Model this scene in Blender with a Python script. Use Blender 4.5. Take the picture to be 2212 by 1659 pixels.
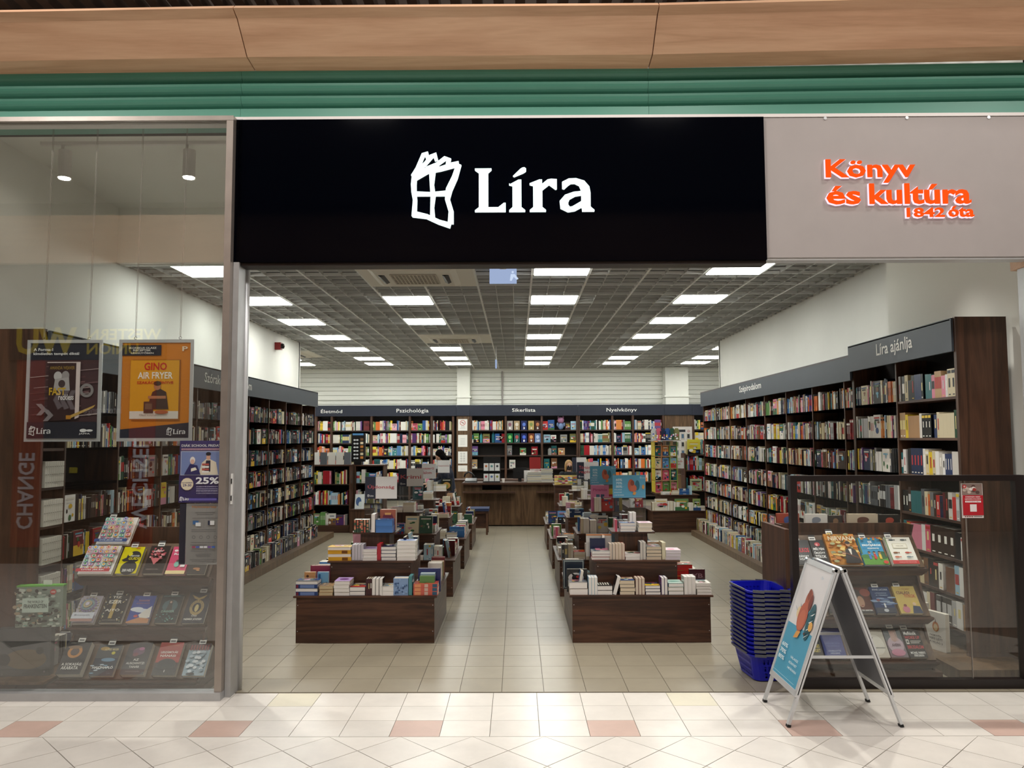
import bpy, math, random
from mathutils import Vector, Matrix
R = random.Random(7)
U = 1.28                      # the plan below is drawn in units of 1.28 m
PI = math.pi
rad = math.radians
for _o in list(bpy.data.objects): bpy.data.objects.remove(_o)
SC = bpy.context.scene
COL = SC.collection

def c(h):
    h = h.lstrip('#')
    v = [int(h[i:i+2], 16)/255 for i in (0, 2, 4)]
    return tuple((x/12.92 if x <= .04045 else ((x+.055)/1.055)**2.4) for x in v) + (1.0,)

# ------------------------------------------------------------------ camera
cam = bpy.data.cameras.new('camera'); camo = bpy.data.objects.new('camera', cam); COL.objects.link(camo)
cam.sensor_width = 36; cam.lens = 36*1700/2212; cam.clip_start = .05; cam.clip_end = 200
_yaw, _p, _roll = rad(.34), rad(3.99), rad(.2)
_f = Vector((-math.sin(_yaw)*math.cos(_p), math.cos(_yaw)*math.cos(_p), math.sin(_p)))
_r = Vector((math.cos(_yaw), math.sin(_yaw), 0)); _u = _r.cross(_f)
_r2 = _r*math.cos(_roll) - _u*math.sin(_roll); _u2 = _u*math.cos(_roll) + _r*math.sin(_roll)
_m = Matrix((( _r2.x, _u2.x, -_f.x, 0), (_r2.y, _u2.y, -_f.y, 0), (_r2.z, _u2.z, -_f.z, 1.5*U), (0, 0, 0, 1)))
camo.matrix_world = _m
SC.camera = camo
# ------------------------------------------------------------------ world, light, exposure
W = bpy.data.worlds.new('world'); SC.world = W; W.use_nodes = True
W.node_tree.nodes['Background'].inputs[0].default_value = (.75, .8, .85, 1)
W.node_tree.nodes['Background'].inputs[1].default_value = .15
SC.view_settings.view_transform = 'Standard'; SC.view_settings.look = 'None'
SC.view_settings.gamma = 1; SC.view_settings.use_curve_mapping = False
SC.view_settings.exposure = 0.45
LAMP_E = 13.0        # radiance of the shop's ceiling panels
def area(name, x, y, z, sx, sy, power, col=(1, .95, .9), rx=0, rz=0):
    l = bpy.data.lights.new(name, 'AREA'); l.shape = 'RECTANGLE'; l.size = sx*U; l.size_y = sy*U
    l.energy = power; l.color = col
    o = bpy.data.objects.new(name, l); o.location = (x*U, y*U, z*U); o.rotation_euler = (rx, 0, rz); COL.objects.link(o); return o
# concourse lamps: rows of lamps in the mall ceiling, in front of the shop
for _x in (-4.5, -1.5, 1.5, 4.5):
    area('concourse_lamp', _x, 1.7, 4.9, .5, .5, 80, (1, .965, .93))
for _x in (-3.0, 0.0, 3.0):
    area('concourse_lamp', _x, 3.4, 5.0, .4, .4, 36, (1, .965, .93))

# ------------------------------------------------------------------ materials
MATS = {}
def nodes(name, rough=.5, metal=0., spec=.5, coat=0.):
    m = bpy.data.materials.new(name); m.use_nodes = True
    nt = m.node_tree; b = nt.nodes['Principled BSDF']
    b.inputs['Roughness'].default_value = rough; b.inputs['Metallic'].default_value = metal
    b.inputs['Specular IOR Level'].default_value = spec; b.inputs['Coat Weight'].default_value = coat
    MATS[name] = m
    return m, nt, b
def plain(name, hexc, rough=.5, metal=0., noise=0., nscale=6., bump=0., bscale=60., **k):
    m, nt, b = nodes(name, rough, metal, **k)
    col = c(hexc); b.inputs['Base Color'].default_value = col; m.diffuse_color = col
    N = nt.nodes; L = nt.links
    if noise or bump:
        tc = N.new('ShaderNodeTexCoord'); n = N.new('ShaderNodeTexNoise'); n.inputs['Scale'].default_value = nscale; n.inputs['Detail'].default_value = 5
        L.new(tc.outputs['Object'], n.inputs['Vector'])
    if noise:
        r = N.new('ShaderNodeMapRange'); r.inputs[1].default_value = .3; r.inputs[2].default_value = .7
        r.inputs[3].default_value = 1-noise; r.inputs[4].default_value = 1+noise
        mx = N.new('ShaderNodeVectorMath'); mx.operation = 'SCALE'; mx.inputs[0].default_value = col[:3]
        L.new(n.outputs['Fac'], r.inputs[0]); L.new(r.outputs[0], mx.inputs['Scale']); L.new(mx.outputs[0], b.inputs['Base Color'])
    if bump:
        n2 = N.new('ShaderNodeTexNoise'); n2.inputs['Scale'].default_value = bscale; L.new(tc.outputs['Object'], n2.inputs['Vector'])
        bp = N.new('ShaderNodeBump'); bp.inputs['Strength'].default_value = bump; bp.inputs['Distance'].default_value = .01
        L.new(n2.outputs['Fac'], bp.inputs['Height']); L.new(bp.outputs[0], b.inputs['Normal'])
    return m
def wood(name, h1, h2, h3, stretch, scale=1., rough=.45, dist=2.2, bump=.05):
    """stretch: per-axis frequency, low along the grain"""
    m, nt, b = nodes(name, rough)
    N = nt.nodes; L = nt.links
    tc = N.new('ShaderNodeTexCoord'); oi = N.new('ShaderNodeObjectInfo')
    ad = N.new('ShaderNodeVectorMath'); ad.operation = 'ADD'
    sc = N.new('ShaderNodeVectorMath'); sc.operation = 'SCALE'; sc.inputs[0].default_value = (3.1, 7.7, 5.3); L.new(oi.outputs['Random'], sc.inputs['Scale'])
    L.new(tc.outputs['Object'], ad.inputs[0]); L.new(sc.outputs[0], ad.inputs[1])
    mp = N.new('ShaderNodeMapping'); mp.inputs['Scale'].default_value = [s*scale for s in stretch]; L.new(ad.outputs[0], mp.inputs[0])
    n = N.new('ShaderNodeTexNoise'); n.inputs['Scale'].default_value = 1.; n.inputs['Detail'].default_value = 3; n.inputs['Distortion'].default_value = dist*.35
    L.new(mp.outputs[0], n.inputs['Vector'])
    mu = N.new('ShaderNodeMath'); mu.operation = 'MULTIPLY'; mu.inputs[1].default_value = 9; L.new(n.outputs['Fac'], mu.inputs[0])
    fr = N.new('ShaderNodeMath'); fr.operation = 'PINGPONG'; fr.inputs[1].default_value = 1; L.new(mu.outputs[0], fr.inputs[0])
    mp2 = N.new('ShaderNodeMapping'); mp2.inputs['Scale'].default_value = [s*scale*9 for s in stretch]; L.new(ad.outputs[0], mp2.inputs[0])
    n2 = N.new('ShaderNodeTexNoise'); n2.inputs['Scale'].default_value = 2.; n2.inputs['Detail'].default_value = 4; L.new(mp2.outputs[0], n2.inputs['Vector'])
    mix = N.new('ShaderNodeMath'); mix.operation = 'MULTIPLY_ADD'; mix.inputs[1].default_value = .55
    m2 = N.new('ShaderNodeMath'); m2.operation = 'MULTIPLY'; m2.inputs[1].default_value = .55; L.new(n2.outputs['Fac'], m2.inputs[0])
    L.new(fr.outputs[0], mix.inputs[0]); L.new(m2.outputs[0], mix.inputs[2])
    cr = N.new('ShaderNodeValToRGB'); e = cr.color_ramp.elements
    e[0].position = .12; e[0].color = c(h1); e[1].position = .85; e[1].color = c(h3)
    q = cr.color_ramp.elements.new(.5); q.color = c(h2)
    L.new(mix.outputs[0], cr.inputs[0]); L.new(cr.outputs[0], b.inputs['Base Color'])
    if bump:
        bp = N.new('ShaderNodeBump'); bp.inputs['Strength'].default_value = bump; bp.inputs['Distance'].default_value = .005
        L.new(n2.outputs['Fac'], bp.inputs['Height']); L.new(bp.outputs[0], b.inputs['Normal'])
    m.diffuse_color = c(h2)
    return m
def printed(name, rough=.35, spec=.5):
    m, nt, b = nodes(name, rough, spec=spec)
    a = nt.nodes.new('ShaderNodeAttribute'); a.attribute_name = 'Col'
    nt.links.new(a.outputs['Color'], b.inputs['Base Color'])
    return m
def emit(name, hexc, s, attr=False):
    m = bpy.data.materials.new(name); m.use_nodes = True; nt = m.node_tree; nt.nodes.clear()
    o = nt.nodes.new('ShaderNodeOutputMaterial'); e = nt.nodes.new('ShaderNodeEmission')
    e.inputs[0].default_value = c(hexc); e.inputs[1].default_value = s
    nt.links.new(e.outputs[0], o.inputs[0]); MATS[name] = m; m.diffuse_color = c(hexc)
    return m
def glassy(name, base=.045, tint='#fafcfb', power=4.2, rough=.0):
    m = bpy.data.materials.new(name); m.use_nodes = True; nt = m.node_tree; nt.nodes.clear(); N = nt.nodes; L = nt.links
    o = N.new('ShaderNodeOutputMaterial'); t = N.new('ShaderNodeBsdfTransparent'); t.inputs[0].default_value = c(tint)
    g = N.new('ShaderNodeBsdfGlossy'); g.inputs['Roughness'].default_value = rough
    lw = N.new('ShaderNodeLayerWeight'); lw.inputs['Blend'].default_value = .5
    pw = N.new('ShaderNodeMath'); pw.operation = 'POWER'; pw.inputs[1].default_value = power; L.new(lw.outputs['Facing'], pw.inputs[0])
    ma = N.new('ShaderNodeMath'); ma.operation = 'MULTIPLY_ADD'; ma.inputs[1].default_value = .9; ma.inputs[2].default_value = base; L.new(pw.outputs[0], ma.inputs[0])
    mx = N.new('ShaderNodeMixShader'); L.new(ma.outputs[0], mx.inputs[0]); L.new(t.outputs[0], mx.inputs[1]); L.new(g.outputs[0], mx.inputs[2])
    L.new(mx.outputs[0], o.inputs[0]); MATS[name] = m; m.diffuse_color = (.8, .9, .9, .2)
    return m
def tiled(name, hexc, grout, sx, sy, ox, oy, rot=0., w=.004, rough=.35):
    """flat far field of the same tiles, joints drawn where they are too fine to tell apart"""
    m, nt, b = nodes(name, rough); N = nt.nodes; L = nt.links
    tc = N.new('ShaderNodeTexCoord'); mp = N.new('ShaderNodeMapping'); mp.vector_type = 'POINT'
    mp.inputs['Location'].default_value = (-ox*U, -oy*U, 0)
    mp2 = N.new('ShaderNodeMapping'); mp2.inputs['Rotation'].default_value = (0, 0, rot); mp2.inputs['Scale'].default_value = (1/(sx*U), 1/(sy*U), 1)
    L.new(tc.outputs['Object'], mp.inputs[0]); 
    if rot:
        mr = N.new('ShaderNodeMapping'); mr.inputs['Rotation'].default_value = (0, 0, rot); L.new(mp.outputs[0], mr.inputs[0])
        mp2.inputs['Rotation'].default_value = (0, 0, 0); L.new(mr.outputs[0], mp2.inputs[0])
    else: L.new(mp.outputs[0], mp2.inputs[0])
    s = N.new('ShaderNodeSeparateXYZ'); L.new(mp2.outputs[0], s.inputs[0])
    outs = []
    for k, sz in ((0, sx), (1, sy)):
        f = N.new('ShaderNodeMath'); f.operation = 'PINGPONG'; f.inputs[1].default_value = .5; L.new(s.outputs[k], f.inputs[0])
        g = N.new('ShaderNodeMath'); g.operation = 'LESS_THAN'; g.inputs[1].default_value = w/sz/2; L.new(f.outputs[0], g.inputs[0]); outs.append(g)
    mxm = N.new('ShaderNodeMath'); mxm.operation = 'MAXIMUM'; L.new(outs[0].outputs[0], mxm.inputs[0]); L.new(outs[1].outputs[0], mxm.inputs[1])
    n = N.new('ShaderNodeTexNoise'); n.inputs['Scale'].default_value = 3; n.inputs['Detail'].default_value = 6; L.new(tc.outputs['Object'], n.inputs[0])
    r = N.new('ShaderNodeMapRange'); r.inputs[1].default_value = .3; r.inputs[2].default_value = .7; r.inputs[3].default_value = .93; r.inputs[4].default_value = 1.05; L.new(n.outputs[0], r.inputs[0])
    v = N.new('ShaderNodeVectorMath'); v.operation = 'SCALE'; v.inputs[0].default_value = c(hexc)[:3]; L.new(r.outputs[0], v.inputs['Scale'])
    mx = N.new('ShaderNodeMix'); mx.data_type = 'RGBA'; mx.inputs['B'].default_value = c(grout)
    L.new(mxm.outputs[0], mx.inputs['Factor']); L.new(v.outputs[0], mx.inputs['A']); L.new(mx.outputs['Result'], b.inputs['Base Color'])
    return m
def tile_mat(name, hexc, rough=.3, var=.05):
    m, nt, b = nodes(name, rough); N = nt.nodes; L = nt.links
    oi = N.new('ShaderNodeObjectInfo'); tc = N.new('ShaderNodeTexCoord'); ge = N.new('ShaderNodeNewGeometry')
    n = N.new('ShaderNodeTexNoise'); n.inputs['Scale'].default_value = 5; n.inputs['Detail'].default_value = 8; n.inputs['Roughness'].default_value = .65; L.new(ge.outputs['Position'], n.inputs[0])
    r = N.new('ShaderNodeMapRange'); r.inputs[1].default_value = .3; r.inputs[2].default_value = .7; r.inputs[3].default_value = .93; r.inputs[4].default_value = 1.05; L.new(n.outputs[0], r.inputs[0])
    r2 = N.new('ShaderNodeMapRange'); r2.inputs[3].default_value = 1-var; r2.inputs[4].default_value = 1+var*.6; L.new(oi.outputs['Random'], r2.inputs[0])
    mu = N.new('ShaderNodeMath'); mu.operation = 'MULTIPLY'; L.new(r.outputs[0], mu.inputs[0]); L.new(r2.outputs[0], mu.inputs[1])
    v = N.new('ShaderNodeVectorMath'); v.operation = 'SCALE'; v.inputs[0].default_value = c(hexc)[:3]; L.new(mu.outputs[0], v.inputs['Scale']); L.new(v.outputs[0], b.inputs['Base Color'])
    return m

plain('plaster', '#f0efe8', .85, noise=.02, nscale=1.5)
plain('plaster_white', '#eeeee6', .8)
plain('panel_wall', '#f0f0e8', .6)
wood('beech', '#c79a79', '#d6a987', '#e1b795', (.25, 3.0, 3.0), 1.2, .5, 1.5, .02)
wood('walnut_x', '#2a1810', '#43291c', '#573827', (.55, 3, 7.5), 1.0, .42)      # grain along x, seen on fronts
wood('walnut_y', '#2a1810', '#43291c', '#573827', (5, .55, 7.5), 1.0, .42)      # grain along y
wood('walnut_z', '#301d12', '#482e1f', '#5b3c2a', (7, 7, .45), 1.0, .42)        # grain upright
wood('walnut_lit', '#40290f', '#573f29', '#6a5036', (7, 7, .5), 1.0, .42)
wood('walnut_plinth', '#47341f', '#5b4530', '#6b543c', (8, 8, .6), 1.0, .4)
plain('case_dark', '#2c1b12', .5, noise=.15, nscale=8)
plain('case_back', '#170d08', .7)
plain('green_metal', '#549682', .38, noise=.03, nscale=2)
plain('header_grey', '#3f464e', .5, noise=.04, nscale=3)
plain('header_navy', '#191f31', .5)
plain('aluminium', '#d2d4d6', .34, .35)
plain('aluminium_matt', '#b9b9ba', .45, .55, noise=.06, nscale=9)
plain('steel', '#a79d95', .35, .7, noise=.08, nscale=7)
plain('chrome', '#d6d8da', .12, 1.)
plain('white_lacquer', '#e6e0dc', .4)
plain('black_gloss', '#020308', .07, spec=.05)
plain('sign_grey', '#a39b98', .55, noise=.02)
plain('black_plastic', '#0e0e10', .35)
plain('dark_frame', '#1c1312', .35)
plain('grid_paint', '#e0e0dc', .5)
plain('grid_blade', '#c6c6c2', .55)
plain('plenum', '#3c3c3a', .9)
plain('ac_white', '#d9d4c8', .5)
plain('grey_plastic', '#55565c', .42)
plain('blue_plastic', '#0a12a8', .3, noise=.03)
plain('navy_fabric', '#1f2c50', .8, noise=.05)
plain('red_plastic', '#8c1d1d', .4)
plain('slat_dark', '#3a2c22', .7)
plain('mall_wall', '#6b5544', .7, noise=.08, nscale=2)
plain('mall_grey', '#9a9890', .7)
plain('mall_ceiling', '#e2e0dd', .8)
plain('kiosk_red', '#9c3a1c', .45)
plain('kiosk_dark', '#38302b', .6)
plain('rubber', '#141414', .7)
plain('skin', '#c79a80', .5)
plain('hair_dark', '#0b0706', .95, noise=.2, nscale=60, spec=.1)
plain('hair_blond', '#a07a48', .5, noise=.3, nscale=60)
plain('cloth_navy', '#141c30', .85)
plain('cloth_black', '#0c0d12', .85)
plain('cloth_tan', '#9b7a5c', .85)
plain('acrylic_edge', '#c8d4d8', .1)
plain('sand_wall', '#8b8478', .8)
printed('printed', .38); printed('paper', .6); printed('glossy_cover', .22)
emit('lamp', '#fdfff8', LAMP_E); emit('spot_lens', '#fff6e8', 40.)
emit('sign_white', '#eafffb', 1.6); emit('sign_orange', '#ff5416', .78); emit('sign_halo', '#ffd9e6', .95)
emit('exit_glow', '#a9bbdf', .62); emit('exit_mark', '#c3d2ea', .8)
glassy('glass', .125); glassy('acrylic', .07, '#f0f2f5'); glassy('glass_low', .07)
tile_mat('mall_tile', '#dbd5cd', .28); tile_mat('mall_tile_pink', '#c4a89c', .35); tile_mat('mall_tile_cream', '#d6cfba', .35)
tile_mat('shop_tile', '#938a78', .32, .04)
tiled('shop_far', '#938a78', '#645e50', .2515, .265, -.096, 4.791, 0, .004, .32)
tiled('mall_far', '#dbd5cd', '#8a8078', .2571, .2571, -.23, 4.091, PI/4, .004, .28)
plain('grout', '#6f675e', .8)

# ------------------------------------------------------------------ mesh tools
_txt = {}
def text2d(s, bold=0.):
    k = (s, bold)
    if k not in _txt:
        cu = bpy.data.curves.new('t', 'FONT'); cu.body = s; cu.resolution_u = 2; cu.offset = bold
        o = bpy.data.objects.new('t', cu); me = o.to_mesh()
        vs = [(v.co.x, v.co.y) for v in me.vertices]; fs = [tuple(p.vertices) for p in me.polygons]
        o.to_mesh_clear(); bpy.data.objects.remove(o); bpy.data.curves.remove(cu)
        if vs:
            x0 = min(v[0] for v in vs); x1 = max(v[0] for v in vs); y0 = min(v[1] for v in vs); y1 = max(v[1] for v in vs)
            vs = [((x-x0)/(x1-x0 or 1), (y-y0)/(y1-y0 or 1)) for x, y in vs]
            asp = (x1-x0)/(y1-y0 or 1)
        else: asp = 1
        _txt[k] = (vs, fs, asp)
    return _txt[k]

class MB:
    def __init__(s, M=None):
        s.v = []; s.f = []; s.c = []; s.M = M or Matrix(); s.L = 0
    def add(s, vs, fs, col=(1, 1, 1, 1)):
        n = len(s.v); M = s.M
        s.v += [tuple(M @ Vector(p)) for p in vs]
        s.f += [tuple(i+n for i in f) for f in fs]
        s.c += [col]*len(fs)
        return s
    def box(s, x0, x1, y0, y1, z0, z1, col=(1, 1, 1, 1)):
        return s.add([(x0, y0, z0), (x1, y0, z0), (x1, y1, z0), (x0, y1, z0), (x0, y0, z1), (x1, y0, z1), (x1, y1, z1), (x0, y1, z1)],
                     [(0, 3, 2, 1), (4, 5, 6, 7), (0, 1, 5, 4), (1, 2, 6, 5), (2, 3, 7, 6), (3, 0, 4, 7)], col)
    def poly(s, pts, col=(1, 1, 1, 1)): return s.add(pts, [tuple(range(len(pts)))], col)
    def tube(s, p, q, r, n=8, col=(1, 1, 1, 1), r2=None, cap=True):
        p = Vector(p); q = Vector(q); d = (q-p).normalized(); a = d.orthogonal().normalized(); b = d.cross(a); r2 = r if r2 is None else r2
        vs = [tuple(p+(a*math.cos(t)+b*math.sin(t))*r) for t in [2*PI*i/n for i in range(n)]]
        vs += [tuple(q+(a*math.cos(t)+b*math.sin(t))*r2) for t in [2*PI*i/n for i in range(n)]]
        fs = [(i, (i+1) % n, n+(i+1) % n, n+i) for i in range(n)]
        if cap: fs += [tuple(range(n))[::-1], tuple(range(n, 2*n))]
        return s.add(vs, fs, col)
    def bar(s, p, q, w, h, col=(1, 1, 1, 1), side=None):
        """rectangular bar p->q, w wide along side, h thick"""
        p = Vector(p); q = Vector(q); d = (q-p).normalized(); a = Vector(side or (1, 0, 0)); a = (a - d*a.dot(d)).normalized(); b = d.cross(a)
        vs = []
        for o in (p, q):
            for i, j in ((-1, -1), (1, -1), (1, 1), (-1, 1)): vs.append(tuple(o+a*(i*w/2)+b*(j*h/2)))
        return s.add(vs, [(0, 1, 2, 3), (7, 6, 5, 4), (0, 4, 5, 1), (1, 5, 6, 2), (2, 6, 7, 3), (3, 7, 4, 0)], col)
    def lathe(s, cx, cy, prof, n=16, col=(1, 1, 1, 1)):
        vs = []; fs = []
        for r, z in prof:
            for i in range(n): t = 2*PI*i/n; vs.append((cx+r*math.cos(t), cy+r*math.sin(t), z))
        for k in range(len(prof)-1):
            for i in range(n): j = (i+1) % n; fs.append((k*n+i, k*n+j, (k+1)*n+j, (k+1)*n+i))
        fs.append(tuple(range(n))[::-1]); fs.append(tuple((len(prof)-1)*n+i for i in range(n)))
        return s.add(vs, fs, col)
    def prism(s, pts, y0, y1, col=(1, 1, 1, 1)):
        """outline in x,z pushed from y0 to y1"""
        n = len(pts)
        vs = [(x, y0, z) for x, z in pts]+[(x, y1, z) for x, z in pts]
        return s.add(vs, [tuple(range(n)), tuple(range(n, 2*n))[::-1]]+[(i, n+i, n+(i+1) % n, (i+1) % n) for i in range(n)], col)
    def extr(s, prof, x0, x1, col=(1, 1, 1, 1)):
        """outline in y,z pushed along x"""
        n = len(prof)
        vs = [(x0, y, z) for y, z in prof]+[(x1, y, z) for y, z in prof]
        return s.add(vs, [tuple(range(n))[::-1], tuple(range(n, 2*n))]+[(i, (i+1) % n, n+(i+1) % n, n+i) for i in range(n)], col)
    def ball(s, cx, cy, cz, rx, ry, rz, n=12, m=8, col=(1, 1, 1, 1)):
        vs = [(cx, cy, cz+rz)]; fs = []
        for j in range(1, m):
            ph = PI*j/m
            for i in range(n): t = 2*PI*i/n; vs.append((cx+rx*math.sin(ph)*math.cos(t), cy+ry*math.sin(ph)*math.sin(t), cz+rz*math.cos(ph)))
        vs.append((cx, cy, cz-rz))
        for i in range(n): fs.append((0, 1+i, 1+(i+1) % n)); fs.append((len(vs)-1, 1+(m-2)*n+(i+1) % n, 1+(m-2)*n+i))
        for j in range(m-2):
            for i in range(n): a = 1+j*n; fs.append((a+i, a+n+i, a+n+(i+1) % n, a+(i+1) % n))
        return s.add(vs, fs, col)
    # flat print in the local x-z plane facing -y, each mark a hair proud of the one below
    def _ly(s): s.L += 1; return -.00035*s.L
    def r(s, u0, v0, u1, v1, col): y = s._ly(); return s.poly([(u0, y, v0), (u1, y, v0), (u1, y, v1), (u0, y, v1)], c(col))
    def e(s, cu, cv, ru, rv, col, n=20): y = s._ly(); return s.poly([(cu+ru*math.cos(2*PI*i/n), y, cv+rv*math.sin(2*PI*i/n)) for i in range(n)], c(col))
    def p(s, pts, col): y = s._ly(); return s.poly([(u, y, v) for u, v in pts], c(col))
    def t(s, u0, v0, u1, v1, st, col, bold=0.):
        vs, fs, a = text2d(st, bold); y = s._ly()
        return s.add([(u0+(u1-u0)*x, y, v0+(v1-v0)*z) for x, z in vs], fs, c(col))
    def ring(s, cu, cv, r0, r1, col, n=24, asp=1.):
        y = s._ly(); vs = []; fs = []
        for i in range(n):
            t = 2*PI*i/n; vs += [(cu+r0*math.cos(t), y, cv+r0*asp*math.sin(t)), (cu+r1*math.cos(t), y, cv+r1*asp*math.sin(t))]
        for i in range(n): j = (i+1) % n; fs.append((2*i, 2*i+1, 2*j+1, 2*j))
        return s.add(vs, fs, c(col))
    def mesh(s, name, mat=None, smooth=False):
        me = bpy.data.meshes.new(name)
        me.from_pydata([(a*U, b*U, d*U) for a, b, d in s.v], [], s.f)
        at = me.attributes.new('Col', 'FLOAT_COLOR', 'FACE')
        at.data.foreach_set('color', [x for q in s.c for x in q])
        if mat: me.materials.append(MATS[mat])
        if smooth: me.polygons.foreach_set('use_smooth', [True]*len(me.polygons))
        me.update()
        return me
    def build(s, name, mat, parent=None, loc=(0, 0, 0), rz=0., smooth=False):
        return mk(name, s.mesh(name, mat, smooth), parent, loc, rz)

def mk(name, data, parent=None, loc=(0, 0, 0), rz=0., rot=None):
    o = bpy.data.objects.new(name, data); COL.objects.link(o)
    o.location = (loc[0]*U, loc[1]*U, loc[2]*U)
    if rot: o.rotation_euler = rot
    elif rz: o.rotation_euler = (0, 0, rz)
    if parent: o.parent = parent
    return o
def tag(o, label, cat, group=None):
    o['label'] = label; o['category'] = cat
    if group: o['group'] = group
    return o
def thing(name, label, cat, loc=(0, 0, 0), rz=0., group=None, rot=None):
    return tag(mk(name, None, None, loc, rz, rot), label, cat, group)
def struct(o): o['kind'] = 'structure'; return o
def stuff(o): o['kind'] = 'stuff'; return o
def box(name, mat, x0, x1, y0, y1, z0, z1, parent=None):
    """a box whose origin is at the centre of its base"""
    cx, cy = (x0+x1)/2, (y0+y1)/2
    o = MB().box(x0-cx, x1-cx, y0-cy, y1-cy, 0, z1-z0).build(name, mat, None, (cx, cy, z0))
    if parent:                  # world numbers, re-expressed from the parent's base
        o.parent = parent; o.location = o.location-parent.location
    return o
def copy_tree(o, parent=None):
    q = o.copy(); COL.objects.link(q); q.parent = parent
    for ch in o.children: copy_tree(ch, q)
    return q
ORD = 'zeroth first second third fourth fifth sixth seventh eighth ninth tenth eleventh twelfth thirteenth fourteenth fifteenth sixteenth seventeenth eighteenth nineteenth twentieth'.split()
ORD += ['twenty-'+w for w in ORD[1:10]]+['thirtieth']+['thirty-'+w for w in ORD[1:10]]+['fortieth']+['forty-'+w for w in ORD[1:10]]
# ================================================================== the setting
YG, YS = 4.68, 4.80            # glass plane, sign plane
HC = 3.263                     # shop ceiling
def S(name, mat, *b, parent=None): return struct(box(name, mat, *b, parent=parent)) if not parent else box(name, mat, *b, parent=parent)

# --- floors
floor = struct(MB().box(-7, 7, 4.774, 20, -.1, -.004).build('floor', 'grout'))
MB().poly([(-7, 8.236, 0), (7, 8.236, 0), (7, 20, 0), (-7, 20, 0)]).build('far_tiling', 'shop_far', floor)
me = MB().box(-.1242, .1242, -.131, .131, -.006, 0).mesh('tile', 'shop_tile')
for j in range(13):
    y = 4.791+.265*(j+.5)
    for k in range(-16, 14):
        x = -.096+.2515*(k+.5)
        if j == 0 or abs(x*1700/y) < 1150: mk('tile', me, floor, (x, y, 0))
fm = struct(MB().box(-9, 9, -3, 4.774, -.1, -.004).build('floor_concourse', 'grout'))
MB().poly([(-9, -3, 0), (9, -3, 0), (9, 3.3638, 0), (-9, 3.3638, 0)]).build('far_tiling', 'mall_far', fm)
mt = [MB().box(-.1258, .1258, -.1125, .1125, -.006, 0).mesh('tile', m) for m in ('mall_tile', 'mall_tile_pink', 'mall_tile_cream')]
for j in range(3):
    y = 4.774-.2277*(j+.5)
    for k in range(-14, 14):
        x = -.144+.2546*(k+.5); w = 0
        if j == 2 and (k+2) % 4 == 0: w = 1
        if j == 0 and k in (-5, 4): w = 2
        mk('tile', mt[w], fm, (x, y, 0))
d = .3636/2; g = .0022
md = MB().add([(0, d-g*1.4, 0), (d-g*1.4, 0, 0), (0, -d+g*1.4, 0), (-d+g*1.4, 0, 0), (0, d-g*1.4, -.006), (d-g*1.4, 0, -.006), (0, -d+g*1.4, -.006), (-d+g*1.4, 0, -.006)],
              [(3, 2, 1, 0), (0, 1, 5, 4), (1, 2, 6, 5), (2, 3, 7, 6), (3, 0, 4, 7)]).mesh('tile', 'mall_tile')
mh = MB().add([(d-.003, -.003, 0), (0, -d+.003, 0), (-d+.003, -.003, 0), (d-.003, -.003, -.006), (0, -d+.003, -.006), (-d+.003, -.003, -.006)],
              [(0, 1, 2)[::-1], (1, 4, 3, 0), (2, 5, 4, 1)]).mesh('tile', 'mall_tile')
for i in range(-10, 11):        # half tiles along the border, then rows of whole diamonds
    mk('tile', mh, fm, (-.23+.3636*(i+.5), 4.091, 0))
for row in range(1, 4):
    for i in range(-10, 11):
        x = -.23+.3636*(i+(.5 if row % 2 == 0 else 0)); mk('tile', md, fm, (x, 4.091-d*row, 0))
# --- shop walls
wl = S('wall_left', 'plaster', -4.2, -3.98, 4.9, 14.35, 0, 3.9)
S('wall_left_return', 'plaster', -7.2, -3.98, 14.3, 14.4, 0, 3.9); S('wall_left_rear', 'plaster', -7.2, -7.0, 14.4, 19.9, 0, 3.9)
S('wall_right', 'plaster', 3.72, 3.95, 6.95, 14.4, 0, 3.9)
S('wall_right_near', 'plaster_white', 3.3, 3.95, 4.9, 6.95, 0, 3.9)
S('wall_right_return', 'plaster', 3.72, 6.9, 14.35, 14.45, 0, 3.9); S('wall_right_rear', 'plaster', 6.7, 6.9, 14.4, 19.9, 0, 3.9)
wb = struct(MB().box(-7.2, 6.9, 19.86, 20.1, 0, 3.9).build('wall_back', 'plaster'))
for k in range(10):             # grooved sandwich panels
    z = 2.16+k*.112
    MB().extr([(19.86, z), (19.815, z+.004), (19.815, z+.104), (19.86, z+.108)], -7, 6.7).build('wall_panel', 'panel_wall', wb)
MB().tube((-7, 19.79, 2.5), (-.25, 19.79, 2.5), .02, 8).build('pipe', 'panel_wall', wb)
MB().tube((-.36, 19.78, 2.3), (-.36, 19.78, 3.2), .018, 8).build('pipe', 'sign_grey', wb)
def column(x0, x1, y0, y1, lab):
    t = struct(box('trim_1', 'plaster_white', x0, x1, y0, y1, 0, 3.26)); box('collar', 'plaster_white', x0-.03, x1+.03, y0-.03, y1, 2.52, 2.56, t)
column(-1.48, -1.16, 19.45, 19.84, ''); column(3.68, 4.25, 19.45, 19.84, '')
S('wall_bulkhead', 'plaster', -4.0, 3.75, 7.72, 7.82, 3.263, 3.86)
cl = S('ceiling_front', 'plaster', -4.2, 3.95, 4.86, 7.8, 3.82, 3.92)
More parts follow.
